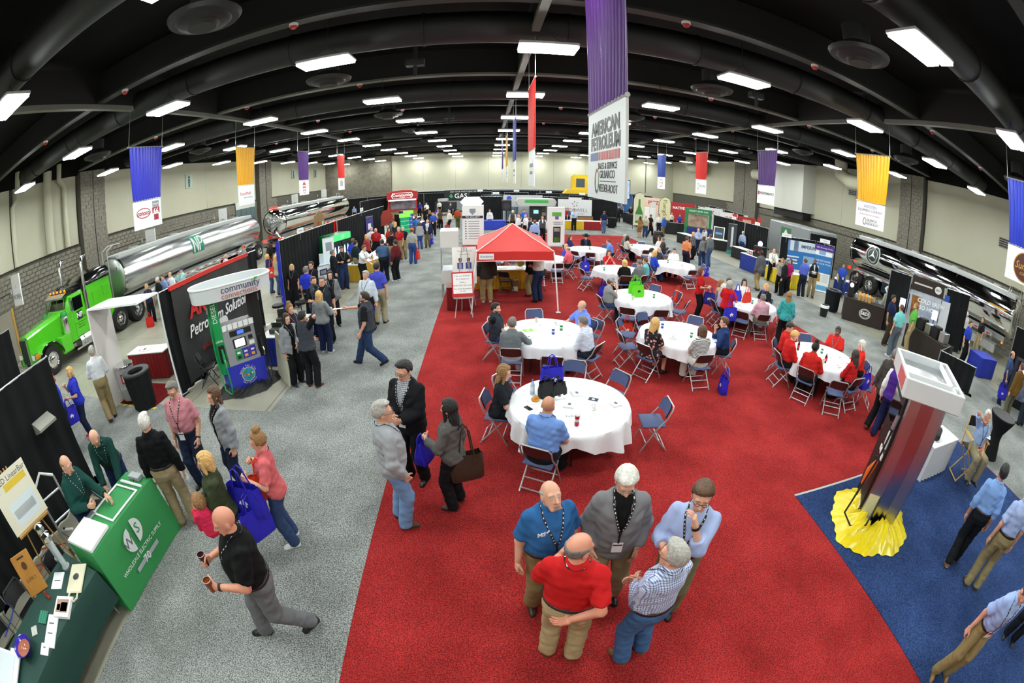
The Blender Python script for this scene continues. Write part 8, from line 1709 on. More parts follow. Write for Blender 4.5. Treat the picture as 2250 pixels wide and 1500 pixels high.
# --- group around the grey dispenser
P(-3.70,7.70,14,'woman in charcoal vest on the phone seen from behind','#101114','#15161a',h=1.72,female=True,vest='#3b4049',hair=('short','black'),arms=('ear','front'),shoe=BRS,tuck=False)
P(-4.15,7.83,118,'woman in light grey cardigan with dark wavy hair','#0e0e11',BK,h=1.64,female=True,jacket='#8b8e93',jopen=0.05,hair=('mid','dark'),sleeve='long',tuck=False,arms=('down','front'),shoe=('shoe','#20222a'))
P(-4.36,8.48,112,'young woman with fair top bun in dark plum top','#2a1c2c',BK,h=1.66,female=True,hair=('bun','light'),sleeve='long',tuck=False,arms=('hold','hold'))
P(-4.05,9.55,12,'blond woman in grey sweater seen from behind','#84878b','#1c2748',h=1.64,female=True,w=1.12,hair=('mid','blond'),sleeve='long',tuck=False,arms=('hold','hold'),shoe=('shoe','#c9ccd2'))
P(-4.62,10.62,128,'man in charcoal vest with short brown hair by the drape','#101114','#1f2a48',vest='#3b4049',hair=('short','brown'),beard='beard',h=1.78,arms=('hold','down'))
P(-4.22,10.3,186,'heavy man in glasses and open navy vest','#0d0d10',BK,h=1.84,w=1.15,belly=.05,vest='#252b38',jopen=0.05,hair=('short','salt'),glasses=True,badge=True)
P(-4.49,11.59,158,'woman with long dark hair in long grey cardigan','#0f0f12','#17181c',h=1.70,female=True,jacket='#7d7f82',jopen=0.05,hair=('long','dark'),sleeve='long',tuck=False,badge=True)
a = P(-2.65,8.80,272,'bearded man in grey vest striding with a paper in hand','#111215','#273a5c',h=1.80,w=1.08,belly=.03,vest='#3a3f49',step=.33,arms=('point','relax'),hair=('short','dark'),beard='beard',glasses=True,lanyard=False)
h = a['hands'][0]; flat(h.x-0.12,h.y,h.z,0.3,0.1,0.1,'folded white paper held out by the striding man')
P(-3.27,11.15,196,'portly older man in pale blue dress shirt','#c3cdda','#25211f',h=1.74,w=1.12,belly=.07,hair=('short','grey'),sleeve='long',badge=True)
a = P(-3.08,11.65,8,'man in violet polo and khakis walking with a blue bag','#444db4','#a39a80',h=1.86,hair=('short','black'),step=.1); carry(a,1,'blue tote bag in the hand of the man in violet polo',turn=0)
P(-5.55,12.25,15,'man in cobalt polo seen from behind by the water banner','#2737c0',BK,w=1.08,hair=('short','salt'))
P(-5.70,13.06,188,'man in black polo with arms crossed before the green cooler','#17181f',BK,w=1.05,hair=('short','dark'),glasses=True,arms=('cross','cross'))
P(-9.07,16.11,62,'fair-haired woman in navy tee and jeans in the side passage','#232a5c','#3b5078',h=1.7,female=True,hair=('bob','blond'),arms=('hold','hold'),tuck=False)
a = P(-8.39,15.63,25,'blond woman in beige top with an orange-red shoulder bag','#a89c86','#4a6186',h=1.7,female=True,hair=('mid','blond'),sleeve='long',tuck=False); q = a['sh'][1]; tote(q.x-0.12,q.y-0.08,0.75,R(10),'orange-red tote on the shoulder of the woman in beige','#d93a22',handle=0.35,w=0.4,h=0.42)
P(-6.77,13.74,175,'blond girl in black behind the trash can',BK,BK,h=1.6,female=True,hair=('bob','blond'))
a = P(-11.11,20.04,200,'woman with long black hair and lime bag by the trailer wheels','#141416',BK,h=1.68,female=True,skin='brown',hair=('mid','black')); carry(a,0,'lime green bag beside the trailer wheels','#4fc824',emblem=None)
a = P(-9.91,19.02,172,'man in white tee with lime bag by the tail lamps',WH,NV,skin='brown',hair=('crop','black')); carry(a,1,'lime green bag of the man in white tee','#4fc824',emblem=None)
def row(items):
 for it in items:
  x,y,f,lb,c,pc = it[:6]; kw = it[6] if len(it) > 6 else {}; P(x,y,f,lb,c,pc,**kw)
F_ = dict(female=True,tuck=False,h=1.66)
row([(-13.56,12.85,120,'fair-haired woman in navy behind the petroleum banner','#20263e',BK,dict(F_,hair=('mid','blond'))),
 (-13.32,13.38,20,'white-haired man in black jacket behind the petroleum banner','#14171c',BK,dict(hair=('short','white'),sleeve='long')),
 (-13.41,13.87,200,'man in blue dress shirt behind the petroleum banner','#7f93cc',BK,dict(sleeve='long')),
 (-13.31,14.28,190,'bald man in white shirt behind the petroleum banner',WH,BK,dict(hair=('bald','dark'),sleeve='long')),
 (-13.27,15.09,200,'man in blue cap and pale aqua shirt by the tank','#a3cfd2',BK,dict(sleeve='long',arms=('face','cross'),cap=('cap','#27407a'))),
 (-12.09,17.26,20,'bald man in lilac shirt behind the red banner edge','#c9c6dc',BK,dict(hair=('bald','grey'),sleeve='long')),
 (-12.75,20.05,215,'man in orange cap near the trailer fender','#8d9094',BK,dict(cap=('cap','#d0602a'),glasses=True)),
 # left aisle
 (-5.73,15.28,62,'man in black long-sleeved shirt beside the green cooler','#14161b',NV,dict(sleeve='long',hair=('short','salt'))),
 (-5.64,16.07,142,'man in black polo reading his phone by the cooler','#111217','#26355a',dict(arms=('hold','hold'),w=1.1,head=(0,25))),
 (-5.83,18.19,20,'man in bright blue polo facing the booth','#2a45c4',KH,dict(w=1.05)),
 (-5.45,17.34,40,'man in dark teal shirt in front of the bright blue polo','#1b2a2e',KH,dict(sleeve='long',hair=('short','black'))),
 (-4.85,16.11,112,'young man in white tee leaning on the sample table',WH,BK,dict(lean=14,arms=('reach','reach'))),
 (-5.77,20.26,118,'woman in red and black striped top at the booth',('stripe','#141416','#d8403c'),BK,dict(F_,hair=('mid','blond'))),
 (-5.74,21.95,166,'bald bearded man in crimson polo by the purple table','#a8161c',BK,dict(hair=('none','dark'),beard='beard',w=1.06)),
 (-6.15,22.56,150,'white-haired person beside the man in crimson','#d8dade',BK,dict(hair=('short','white'))),
 (-4.15,16.87,335,'man in denim shirt and black trousers leaning over samples','#3f5a7e','#16171b',dict(hair=('short','black'),lean=10,arms=('reach','reach'),w=1.08,shoe=BRS,h=1.8)),
 (-3.67,17.03,300,'man in maroon shirt with white sneakers in the left aisle','#5c1a22',BK,dict(sleeve='long',hair=('short','black'),skin='olive',shoe=WHS,lanyard=False,h=1.74)),
 (-4.48,20.06,20,'man in black and red jersey at the aisle table','#1a1416',KH,dict(cap=('cap','#15161a'))),
 (-5.21,22.83,186,'woman in red polo behind the aisle table','#b0161e',BK,dict(F_,hair=('mid','black'))),
 (-4.48,21.82,205,'grey-haired man in red polo behind the aisle table','#ae1820',KH,dict(hair=('short','grey'))),
 (-4.30,21.95,190,'bald man in black polo and khakis in the left aisle','#131418','#8d7f60',dict(hair=('bald','grey'),belly=.05,w=1.08)),
 (-4.64,28.40,30,'man in sky blue tee near the dark fridges','#3a78d0',KH),
 (-3.90,24.95,330,'woman in grey cardigan and jeans near the fridges','#9a9c9e','#34508a',dict(F_,hair=('bob','brown'),sleeve='long')),
 (-3.82,30.88,182,'man in blue polo with red badge walking up the left aisle','#2c4fae',BK,dict(badge='#c0202a',w=1.06)),
 (-3.96,35.48,200,'woman in pale pink top in the left aisle','#d9b3b0',BK,dict(F_,hair=('mid','brown'))),
 (-5.21,36.73,20,'man in black beside the coffee kiosk counter','#131417',BK),(-4.49,34.15,40,'woman in black by the coffee kiosk counter','#17181a',BK,dict(F_,hair=('mid','light'))),
 (-2.36,35.05,0,'man in burnt orange sweater walking away in the left aisle','#a8441e','#4f5236',dict(sleeve='long',hair=('short','salt'),step=.12)),
 (-5.25,48.13,180,'barista in white in front of the gas pos banner','#d9d4d0',BK),(-3.52,42.38,190,'man in navy tee by the wheeled machine','#1f2a44',BK),(-7.24,46.95,180,'barista in blue shirt at the coffee kiosk','#2a44b0',BK),(-6.26,45.20,185,'barista in white shirt at the coffee kiosk',WH,BK),(-10.43,45.90,90,'man in orange vest left of the coffee kiosk','#c2542a',BK),(-4.14,36.49,30,'man in purple polo near the coffee kiosk','#3a3fa8',BK),(-3.75,34.95,20,'brown-haired woman in dark top near the kiosk','#4a4438',BK,dict(F_,hair=('mid','brown'))),
 (-16.07,47.13,180,'man in white shirt behind the red vending panel',WH,BK),(-14.96,47.93,180,'man in pale blue behind the red vending panel',LB,BK),(-5.50,25.79,20,'fair-haired visitor before the dark fridges','#2d2f34',BK,dict(F_,hair=('long','blond'))),(-5.77,26.01,40,'man in grey shirt before the dark fridges','#6d7076',BK),
 # middle
 (-0.04,13.62,-8,'man in charcoal jacket and khakis under the red canopy','#35332f','#a08f62',dict(jacket='#33312d',sleeve='long',hair=('crop','brown'),h=1.84,w=1.06,shoe=WHS)),
 (1.63,13.61,318,'man in white shirt with arms crossed under the canopy','#d6d2cc','#1d2a48',dict(arms=('cross','cross'),sleeve='long',hair=('short','brown'),h=1.84)),
 (1.48,14.34,312,'man in black jacket beside the crossed-arms man','#141416','#8f7f5e',dict(jacket='#17171a',sleeve='long',hair=('short','brown'),h=1.8)),
 (0.19,33.90,184,'woman in white cardigan behind the royal blue far table','#e6e2e2',BK,dict(F_,hair=('mid','auburn'),sleeve='long')),
 (1.82,31.31,20,'man in olive vest before the petroleum equipment sign','#c9ccd0',BK,dict(vest='#4c4a44',sleeve='long',hair=('short','white'))),(2.72,32.32,190,'man in bright blue shirt by the petroleum equipment sign','#2a55c8',BK),(1.96,27.71,120,'bald man in white shirt at the black covered table',WH,BK,dict(sleeve='long',hair=('bald','grey'))),(2.42,27.73,240,'second bald man in white shirt at the black covered table','#dfe0e2',BK,dict(sleeve='long',hair=('none','grey'))),(2.48,25.34,90,'man in navy polo at the black covered table','#1c2440',BK),(2.59,23.88,10,'man in light blue shirt with his back to us at the far table','#94acdc',BK,dict(sleeve='long')),(3.39,26.91,184,'man in grey vest behind the far table',WH,BK,dict(vest='#4a4d52',sleeve='long')),
 (6.12,34.49,345,'man in red polo at the yellow Glidewell table','#a81820',BK,dict(h=1.84)),(6.47,35.04,180,'man in slate blue behind the yellow table','#47547a',BK),(6.68,33.42,200,'man in pale blue shirt behind the Glidewell tables','#a9c0e0',BK,dict(arms=('reach','down'))),
 (8.75,32.18,14,'man in navy tee and jeans walking toward the far aisle','#1b2442','#4f668c',dict(step=.12,w=1.06,h=1.8)),(12.76,41.58,200,'man in dark suit in the far aisle','#23252a',BK,dict(jacket='#1a1b1f',sleeve='long')),(14.60,50.72,150,'visitor in navy by the blue far backdrop','#26305a',BK),(14.59,46.47,210,'visitor in grey by the blue far backdrop','#74787e',BK),(14.12,41.89,170,'bartender in black behind the long bar',BK,BK),(14.15,38.48,180,'bartender in brown apron behind the long bar','#6b4a2c',BK),
 (11.13,30.64,345,'woman in tan dress with long dark hair on the right aisle','#8d6a3e',None,dict(F_,hair=('long','dark'),skirt='#8d6a3e',skin='tan',shoe=('sandal','#6a4a30'))),(11.63,30.80,200,'grey-haired man in beige vest on the right aisle','#d9d6cc','#2b3c60',dict(vest='#b8ae94',hair=('short','white'))),(12.53,32.10,60,'man in black shirt stepping right on the right aisle','#17181b',BK,dict(step=.2)),(13.61,33.02,178,'man in white shirt by the wooden barrel','#dddad4',NV,dict(belly=.06,w=1.1,sleeve='long')),(13.64,32.01,322,'bald man in bright blue blazer by the barrel','#3c58a4','#7d7250',dict(jacket='#3c58a4',sleeve='long',hair=('bald','grey'))),
 (9.39,19.00,62,'man in peach shirt in the standing right group','#d98a5e',NV,dict(w=1.06)),(11.34,22.19,150,'blond woman in patterned top in the standing right group',('dots','#4a4a50','#a8a6a4'),BK,dict(F_,hair=('long','blond'))),(12.44,23.70,182,'bald man in lavender shirt in the standing right group','#9fb0dc',NV,dict(sleeve='long',hair=('none','grey'),arms=('hold','hold'))),(11.17,20.57,0,'woman in grey blouse and jeans seen from behind in the right group','#76787c','#2c3c5e',dict(F_,hair=('bob','brown'),sleeve='long',w=1.05)),(11.49,20.42,338,'man in grey shirt and jeans at the edge of the right group','#6b6e72','#3f587e',dict(sleeve='long',h=1.82)),(13.86,25.31,300,'woman in pale grey eating beside the framed menu board','#c3c8c6',BK,dict(F_,arms=('face','hold'),sleeve='long')),(20.57,37.64,20,'man in grey tee at the green framed kiosk','#5d646c',BK),(16.68,35.58,180,'attendant in blue behind the green framed kiosk','#2a3fae',BK),(16.58,37.19,180,'attendant in cream by the red far backdrop','#d9d2c0',BK),(19.43,38.70,190,'attendant in white at the green kiosk',WH,BK),
 # right aisle and booths
 (11.59,15.71,-8,'man in grey sport coat walking away on the right aisle','#5f6063','#9a865e',dict(jacket='#5c5d60',sleeve='long',skin='brown',hair=('crop','black'),h=1.86,step=.15)),(13.56,14.80,16,'man in violet-blue dress shirt facing the sandwich stand','#5a69c8','#1c2130',dict(sleeve='long',arms=('front','front'),h=1.84,shoe=WHS)),(14.43,15.05,214,'bald bearded man in black vest over white sleeves','#dcdcda','#8d7d5c',dict(vest='#17181c',sleeve='long',arms=('cross','cross'),skin='brown',hair=('none','black'),beard='beard',h=1.84)),
 (17.01,15.42,206,'man in blue polo behind the navy tanker table','#2a4cc0',DN,dict(badge=True,skin='olive',hair=('crop','dark'))),(16.61,13.97,270,'woman in black beside the tanker wheels','#17181c',BK,dict(F_,hair=('pony','black'),arms=('reach','reach'))),(13.89,17.80,205,'man in white leaning over the bakery case','#e3e1dc',BK,dict(sleeve='long',lean=15,arms=('reach','reach'),hair=('bald','light'))),(12.59,15.35,240,'woman in grey print blouse at the sandwich table',('dots','#8a8684','#d4d0cc'),BK,dict(F_,hair=('bob','light'))),(12.48,14.95,330,'woman in black at the sandwich table','#1d1c1f',BK,dict(F_,hair=('bob','salt'),sleeve='long')),(13.09,15.34,260,'woman in magenta at the sandwich table','#a81d5e',BK,dict(F_,hair=('mid','brown'))),(16.52,24.80,62,'man in light blue shirt at the black skirted right table','#a3b6d8','#2b3f66',dict(sleeve='long',hair=('short','white'))),(17.97,24.47,200,'man in red polo by the yellow fan sign table','#b8202a',KH,dict(hair=('bald','dark'),arms=('hip','down'))),(21.85,30.11,10,'man in dark shirt under the red fan sign','#2a2d33',BK),(22.08,29.19,20,'woman in black with pink bag under the fan sign','#19181b',BK,dict(F_,hair=('mid','light'))),
 (13.42,9.21,166,'man in navy tee with red badge by the SDI counter','#1b2448','#3a3128',dict(badge='#c0202a',arms=('down','pocket'),hair=('short','black'),skin='olive',h=1.86,w=1.06,shoe=BRS)),(12.60,8.19,14,'man in aqua polo and grey jeans seen from behind','#7cc9cc','#56606c',dict(hair=('crop','brown'),shoe=WHS,h=1.82)),(14.05,8.45,334,'bearded man in lime green polo by the coffee machines','#63b44a','#a3946c',dict(hair=('crop','light'),beard='beard',arms=('hold','down'),h=1.84)),(15.82,11.23,20,'woman with ponytail in pale grey behind the SDI counter','#a8aaa8',BK,dict(F_,hair=('pony','dark'),sleeve='long')),(15.51,10.70,40,'grey-capped man behind the SDI counter','#8d8f8d',BK,dict(cap=('cap','#b8b8b4'))),(19.5,8.55,62,'man in pale pink shirt near the tanker nose','#d3b0c4','#1c1e28',dict(sleeve='long',w=1.08)),(18.9,8.2,20,'white-haired man in cream shirt near the tanker nose','#e0ddd2',BK,dict(hair=('short','white'))),(16.84,7.02,190,'man in royal blue shirt near the tanker nose','#2a44b8',BK,dict(badge=True)),(19.9,7.6,300,'man in black polo and khakis near the tanker nose','#1a1c22','#9b8e6c'),
 (7.63,4.83,84,'man in brown sport coat walking behind the stainless dispenser','#3d3936',BK,dict(jacket='#423d3a',sleeve='long',hair=('short','salt'),h=1.84,step=.14,shoe=BRS)),(7.50,4.53,70,'person in white sleeves and navy slacks hidden by the dispenser',WH,'#1c2650',dict(vest='#4a2a8a',sleeve='long',h=1.78))])
a = P(-3.49,25.44,188,'bald man in navy jacket carrying a blue bag up the aisle',WH,'#6f6644',jacket='#1f2744',jopen=0.03,sleeve='long',hair=('bald','white')); carry(a,1,'blue bag of the man in navy jacket')
a = P(-3.58,20.49,8,'man in grey tee and orange cap with a red bag','#a3a39c','#2f4c86',cap=('cap','#d0541f'),h=1.8); carry(a,0,'small red bag of the orange cap man','#c9261f',emblem=None)
a = P(-2.83,32.74,305,'grey-haired man in cream shirt striding with red bags','#d9d3c4','#1f2126',sleeve='long',hair=('short','grey'),step=.2); carry(a,1,'red bag of the striding grey-haired man','#c9261f',emblem=None)
a = P(15.36,4.18,160,'man in slate blue shirt carrying blue bags at the far right','#3a4f7a','#24345c',h=1.8,hair=('bald','dark')); carry(a,0,'blue tote in the right hand of the slate shirt man'); carry(a,1,'blue tote in the left hand of the slate shirt man')
P(14.24,3.36,24,'man in mustard brown jacket at the far right','#6d5122','#5c5a48',jacket='#6d5122',sleeve='long',hair=('short','brown'),h=1.8); P(14.81,2.79,30,'man in dark blue shirt at the right edge','#223055','#2a2f3c',h=1.8)
# salesmen on the blue carpet
person(8.72,2.5,214,'man in light blue shirt phoning in the director chair','#93abd6','#8a7f62',pose='sit',seat=0.66,arms=('ear','lap'),hair=('crop','white'),skin='tan',lanyard=True,badge='#c0202a',feet=((0.12,0.40,0.2),(-0.12,0.40,0.2)))
P(6.34,1.11,62,'dark-haired salesman in light blue shirt and black trousers','#7fa6e0','#14171d',h=1.80,hair=('short','black'),skin='tan',sleeve='roll',step=.12,shoe=('shoe','#8a6a42'))
P(6.39,0.48,52,'salesman in pale blue shirt and khakis near the right edge','#a0b4e0','#8d7f5c',h=1.84,hair=('short','brown'),sleeve='short',w=1.06,shoe=('shoe','#4a3a28'))
P(4.76,-0.23,222,'salesman in pale blue shirt bowing his head on the blue carpet','#98aee0','#8d7d56',h=1.80,hair=('crop','brown'),lean=16,head=(0,40),badge='#c0202a',shoe=('shoe','#7a5a34'))
P(6.50,-0.86,250,'salesman in pale blue shirt cut by the right edge','#9cb2e2','#17191f',h=1.8,sleeve='long')
# --- seated diners
S('T1',-77,'woman in black with long fair hair eating a snack','#1c2026','#121316',female=True,hair=('long','light'),shoe=('shoe','#7d97a8'),tuck=False)
S('T1',209,'bald man in periwinkle shirt seen from behind','#6f92d4','#14161c',hair=('none','dark'),skin='tan',w=1.12,belly=.04,lean=12,lanyard=True,h=1.84)
S('T2',-137,'grey-haired man in grey jacket with legs stretched sideways','#6e7478','#a8a9ac',sleeve='long',turn=-35,hair=('short','salt'),arms=('out','lap'))
S('T2',-73,'bearded man in dark vest with arms crossed','#101114','#2b3d62',vest='#2c313b',arms=('cross','cross'),hair=('short','black'),beard='beard',lean=0)
S('T2',62,'balding man in blue polo gesturing with open hands','#6f8ae0',DN,arms=('out','out'),hair=('bald','grey'),beard='moustache',glasses='#777777')
S('T2',132,'man in white striped shirt leaning on the table',('stripe','#dfe3ee','#b4c0dc'),'#1f2430',sleeve='long',hair=('short','salt'),lean=16)
S('T3',-78,'blond man in red hooded jacket','#c0201e',BK,sleeve='long',hair=('short','blond'),lean=10,head=(0,25)); S('T3',-42,'dark-haired man in red polo looking at his phone','#c4231f',BK,hair=('short','dark'),lanyard=True,head=(0,25))
S('T3',-120,'woman in red sweatshirt with black top bun','#c2241e',BK,sleeve='long',female=True,w=1.2,skin='brown',hair=('bun','black')); S('T3',178,'woman in red with long brown hair seen from behind','#b81c1c',BK,sleeve='long',female=True,hair=('long','dark'))
S('T3',118,'white-haired woman in red blouse','#cc231c',BK,sleeve='long',female=True,w=1.15,hair=('bob','white')); S('T3',62,'dark-skinned man in red polo with sunglasses on his head','#c8241f',BK,skin='brown',hair=('crop','black'),lanyard=True,w=1.08)
S('T4',-122,'blond woman in black floral dress',('floral','#14151c','#d98a86'),None,female=True,skirt=('floral','#14151c','#d98a86'),hair=('mid','blond'),glasses=True); S('T4',178,'brown-haired woman in striped top seen from behind',('stripe','#d9d9d6','#2c2d33'),'#c9c6bd',female=True,hair=('bob','brown')); S('T4',118,'man in navy shirt resting his chin on his hand','#1f3566','#15171d',sleeve='roll',hair=('short','brown'),arms=('face','table'))
S('T5',-97,'man in grey tee and grey trucker cap','#8c8e8e','#2a3a58',hair=('short','brown'),beard='beard',cap=('cap','#8f9296','#5d6064'),arms=('face','cross'),belly=.05)
S('T6',192,'man in pink checked shirt seen from behind',('check','#d3a9b6','#b87f92'),'#6d6650',hair=('short','salt'),w=1.1,sleeve='long'); S('T6',20,'woman in white top facing the bags','#e6e4e2',BK,female=True,w=1.12,hair=('mid','dark')); S('T6',-16,'dark-haired woman in pale pink blouse','#e0c9c6',BK,female=True,hair=('short','brown')); S('T6',66,'blond woman in black top with lanyard','#17171a','#8a8684',female=True,w=1.1,hair=('bob','blond'),lanyard=True); S('T6',-86,'grey-haired woman in lavender','#b3a3cc',BK,female=True,hair=('bob','white')); S('T6',-50,'brown-haired woman in tan behind the lavender woman','#b09a7c',BK,female=True,hair=('mid','light'))
a = P(6.42,11.80,128,'tall young woman in red polo with long auburn hair standing','#b3151b','#121316',h=1.68,female=True,tuck=False,hair=('long','auburn'),arms=('hold','hold'),badge=True); carry(a,1,'dark blue tote on the arm of the auburn-haired woman','#262a8c')
a = P(6.62,10.35,60,'grey-haired woman in red polo standing with a plate','#c0161e',BK,h=1.66,female=True,w=1.15,tuck=False,hair=('bob','grey'),arms=('hold','hold')); tote(a['o'].location.x-0.05,a['o'].location.y-0.32,0.55,R(8),'royal blue tote on the hip of the grey-haired woman in red','#2b2fc0',w=0.44,h=0.36,handle=0.4)
P(8.10,9.34,40,'woman in teal kimono top with long fair hair',('floral','#2fa3a0','#3f6a8c'),BK,h=1.68,female=True,tuck=False,hair=('long','light'),sleeve='roll',w=1.1)
S('T7',184,'platinum blond woman in black seen from behind','#141416',BK,female=True,hair=('bob','blond')); S('T7',150,'man in grey shirt seen from behind','#75777a',DN,sleeve='long',hair=('short','salt'),w=1.08); S('T7',118,'man in turquoise polo','#6cbcc4',DN,hair=('short','brown')); S('T7',-6,'woman in red shirt with hands at her mouth','#c41d26',BK,female=True,w=1.12,hair=('mid','auburn'),arms=('face','face'))
S('T8',-98,'blond woman in bright blue sweater','#2a4bc4',DN,female=True,sleeve='long',hair=('mid','blond')); S('T8',-22,'bald man in charcoal sweater','#2c2f33',BK,sleeve='long',hair=('none','dark')); S('T8',22,'man in white tee eating','#e4e4e2',BK,hair=('short','dark'),lean=14); S('T8',-62,'dark-haired woman in white patterned top','#dcdad6',BK,female=True,hair=('pony','black'))
S('T9',4,'man in black cowboy hat and black coat','#2a3350',BK,jacket='#101012',sleeve='long',hair=('short','dark'),cap=('hat','#0e0d0d')); S('T9',-52,'woman in navy polo with brown bob','#1f2752',BK,female=True,hair=('bob','brown')); S('T9',112,'man in cornflower polo leaning on the table','#5b84d8',BK,hair=('crop','brown'),w=1.1,lean=16)
S('T10',-102,'woman in cream sweater with long black hair','#cfc9bf',BK,female=True,sleeve='long',hair=('long','black')); S('T10',-72,'man in grey jacket at the barrel table','#6f716f',BK,sleeve='long',hair=('short','grey')); S('T10',75,'woman in white patterned blouse at the barrel table','#dad6d0',BK,female=True,hair=('mid','dark')); S('T10',100,'man in dark olive jacket at the barrel table','#3a3a34',DN,sleeve='long',hair=('short','salt'))
S('T11',118,'man in coral polo','#e0626a','#15161a',hair=('bald','salt'),w=1.1,belly=.05); S('T11',72,'man in royal blue polo behind the coral shirt','#3a3fb4',BK,hair=('bald','dark'))
S('T12',60,'man in black coat seen under the canopy','#1a1a1c','#d6d2ca',sleeve='long',hair=('short','brown'))
# --- things on the tables and beside them
z1 = TB['T1'][2]
tote(0.98,6.12,z1,R(14),'purple-blue tote bag with white emblem standing on the nearest table',w=0.36,h=0.38,d=0.18)
t = tote(0.86,5.86,z1,R(20),'square black paper carrier bag on the nearest table','#151517',w=0.24,h=0.27,d=0.14,emblem=None,handle=0.08)
t = tote(1.05,5.94,z1,R(30),'slouchy black handbag on the nearest table','#1b1b1e',w=0.28,h=0.22,d=0.2,emblem=None,handle=0.1,slump=0.3)
bottle(0.66,5.95,z1,'clear water bottle with blue cap beside the black carrier bag',h=0.26,r=0.034)
t = thing('food_tray','paper tray with a golden fried pie before the woman in black','food',(0.68,5.72,z1),0.5); obj('tray',MB().box(-0.1,0.1,-0.08,0.08,0,0.015,bev=0.004),PAPER,t); obj('pie',MB().lathe([(0.0,0.015),(0.06,0.018),(0.065,0.04),(0,0.055)],n=10),mat('pastry','#b8701f',noise=(20,'#d99a3f',0.2)),t); obj('wedge',MB().prism([(-0.05,0.05),(0.06,0.05),(0.03,0.1)],-0.02,0.03,'y'),mat('pastry','#b8701f'),t)
t = thing('phone','black phone lying by the fried pie','phone',(0.56,5.52,z1),0.6); obj('phone_body',MB().box(-0.035,0.035,-0.07,0.07,0,0.009,bev=0.003),BLACK,t); obj('phone_screen',MB().box(-0.03,0.03,-0.06,0.06,0.009,0.0105),GLASS_DARK,t)
can(1.18,5.0,z1,'red and silver energy drink can on a flyer on the nearest table','#b8232b','#b9c0c8',h=0.16)
def nacs(x,y,r_,lb): flat(x,y,z1,0.22,0.27,r_,lb,txt=('NACS',0.085,'#3a3f48'),marks=[(-0.4,-0.3,0.1,-0.27,'#c9a0a0'),(-0.4,-0.15,0.0,-0.12,'#c9a0a0'),(0.1,-0.25,0.13,0.1,'#c23a44'),(-0.2,-0.4,0.4,-0.37,'#d0b4b4')])
nacs(1.18,5.16,0.02,'NACS flyer under the drink can on the nearest table'); nacs(1.62,5.45,1.4,'NACS flyer turned sideways on the nearest table'); flat(0.82,5.45,z1,0.22,0.27,-0.5,'NACS flyer beside the bald man',marks=[(-0.3,-0.2,0.2,0.1,'#c4c9b8'),(0.1,-0.3,0.25,-0.2,'#b03a40')])
flat(1.58,5.72,z1,0.15,0.10,-0.5,'dark navy promotional card on the nearest table',col='#222a44',marks=[(-0.15,-0.25,0.15,0.25,'#c9cfdc')])
for (x,y,r_,lb) in ((1.06,5.82,0.2,'napkin stack near the bags on the nearest table'),(1.35,5.9,0.1,'napkin stack in the middle of the nearest table'),(1.17,5.55,-0.4,'napkin stack beside the bald diner'),(1.88,5.52,0.3,'napkin stack at the right rim of the nearest table')): napkins(x,y,z1,r_,lb)
rg = random.Random(5)
LIT = {'T2': 9,'T3': 12,'T4': 9,'T5': 7,'T6': 6,'T7': 7,'T8': 6,'T9': 6,'T10': 5,'T11': 4}
for k,n in LIT.items():
 x,y,z = TB[k]; used_ = []
 for i in range(n):
  for _ in range(40):
   a = rg.uniform(0,6.28); q = rg.uniform(0.1,0.68); px,py = x+q*math.cos(a),y+q*math.sin(a)
   if all(math.hypot(px-u,py-v) > 0.24 for u,v in used_): break
  used_.append((px,py)); kind = i % 5; rz = rg.uniform(0,3)
  if kind == 0: napkins(px,py,z,rz,'white napkin stack on '+tn[k],group='napkins on '+tn[k])
  elif kind in (1,3): flat(px,py,z,0.2,0.26,rz,'white event flyer lying on '+tn[k],group='flyers on '+tn[k],marks=[(-0.3,0.2,0.3,0.3,'#8d9098'),(-0.3,-0.2,0.2,-0.16,'#c9a3a3')])
  elif kind == 2: can(px,py,z,('red','blue','green')[i % 3]+' drink can on '+tn[k],('#b8232b','#2a4fb0','#2f8a4a')[i % 3],group='drink cans on '+tn[k])
  else: cup(px,py,z,'paper cup on '+tn[k],'#d8cdb8',h=0.11,r=0.04,group='paper cups on '+tn[k])
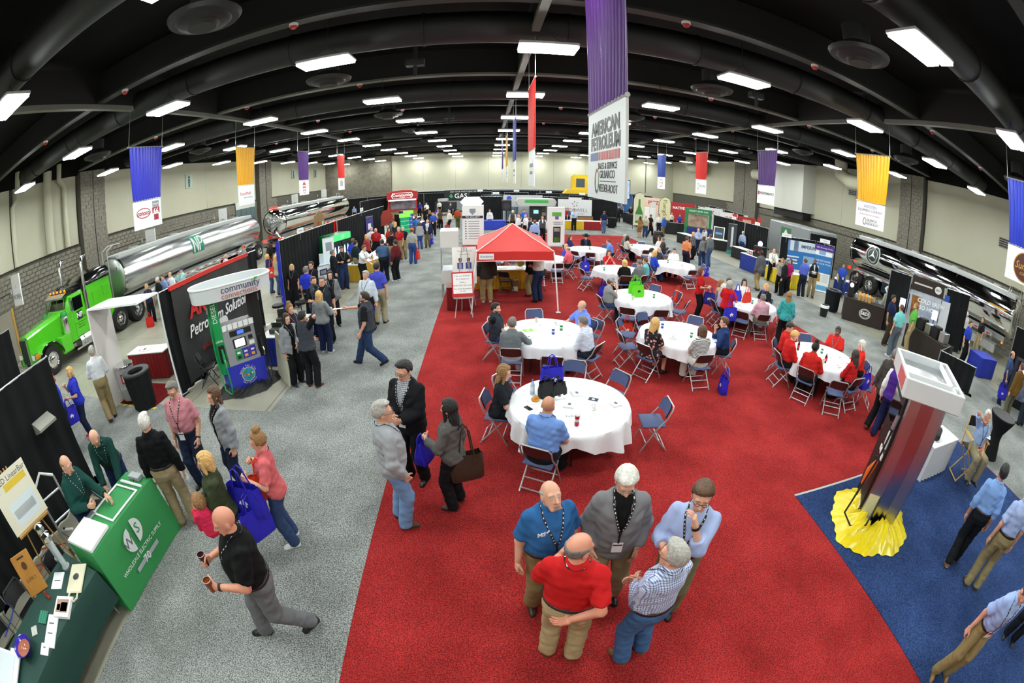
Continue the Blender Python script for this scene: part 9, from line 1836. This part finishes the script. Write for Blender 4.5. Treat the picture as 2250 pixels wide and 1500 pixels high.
flat(0.85,8.85,TB['T2'][2]+0.001,0.22,0.16,0.3,'lime green card on the table of four men',col='#7fd02a',marks=[(-0.15,-0.2,0.15,0.2,'#e8f4d8')])
bottle(7.0,7.35,TB['T3'][2],'cola bottle with red cap on the table of people in red','#2a120c','#c4201c','#c4201c',h=0.24); bottle(7.3,6.6,TB['T3'][2],'half-drunk cola bottle on the table of people in red','#3a1a10','#c4201c','#c4201c',h=0.22)
for (x,y,lb) in ((4.27,11.55,'front lime green tote bag on its table'),(4.3,11.95,'rear lime green tote bag on its table')): tote(x,y,TB['T5'][2],R(8),lb,'#5fc81e',w=0.36,h=0.36,emblem='#1a1f14')
tote(3.6,10.35,0.014,R(10),'orange-red tote bag on the carpet by the grey cap man','#d9371f',slump=0.2); tote(5.85,12.1,0.46,R(40),'orange-red tote bag heaped on a chair at the lime bag table','#d9371f',w=0.45,slump=0.5,emblem=None)
tote(4.75,7.0,0.014,R(80),'purple-blue tote bag on the floor by the striped woman',w=0.3,h=0.34); tote(8.05,5.75,0.475,R(10),'purple-blue tote bag on a chair among the people in red',w=0.4,slump=0.4); tote(8.95,15.95,0.47,R(40),'purple-blue tote bag on a chair at the table behind the women',slump=0.3); tote(4.0,14.3,0.014,R(15),'purple-blue tote bag under the table of the blond woman',slump=0.3); tote(3.75,16.3,0.47,R(15),'purple-blue tote bag on a chair near the red-shirted woman',slump=0.3)
tote(7.9,11.2,TB['T6'][2],R(20),'orange-red bag lying on the heaped table','#d9371f',w=0.4,slump=0.6,emblem=None); tote(8.3,10.9,TB['T6'][2],R(50),'dark blue bag lying on the heaped table','#2a2f9c',w=0.36,slump=0.7,emblem=None); tote(7.6,11.35,TB['T6'][2],R(-20),'blue bag lying behind the orange one','#2b2fc0',w=0.3,slump=0.5,emblem=None)
tote(-13.2,12.3,0.0,R(20),'red bag on the concrete beside the truck sleeper','#c8201c',emblem=None); skirt_table(-12.6,12.6,-11.6,12.8,0.6,'yellow skirted table beside the truck sleeper',skirt='#c2a51e')
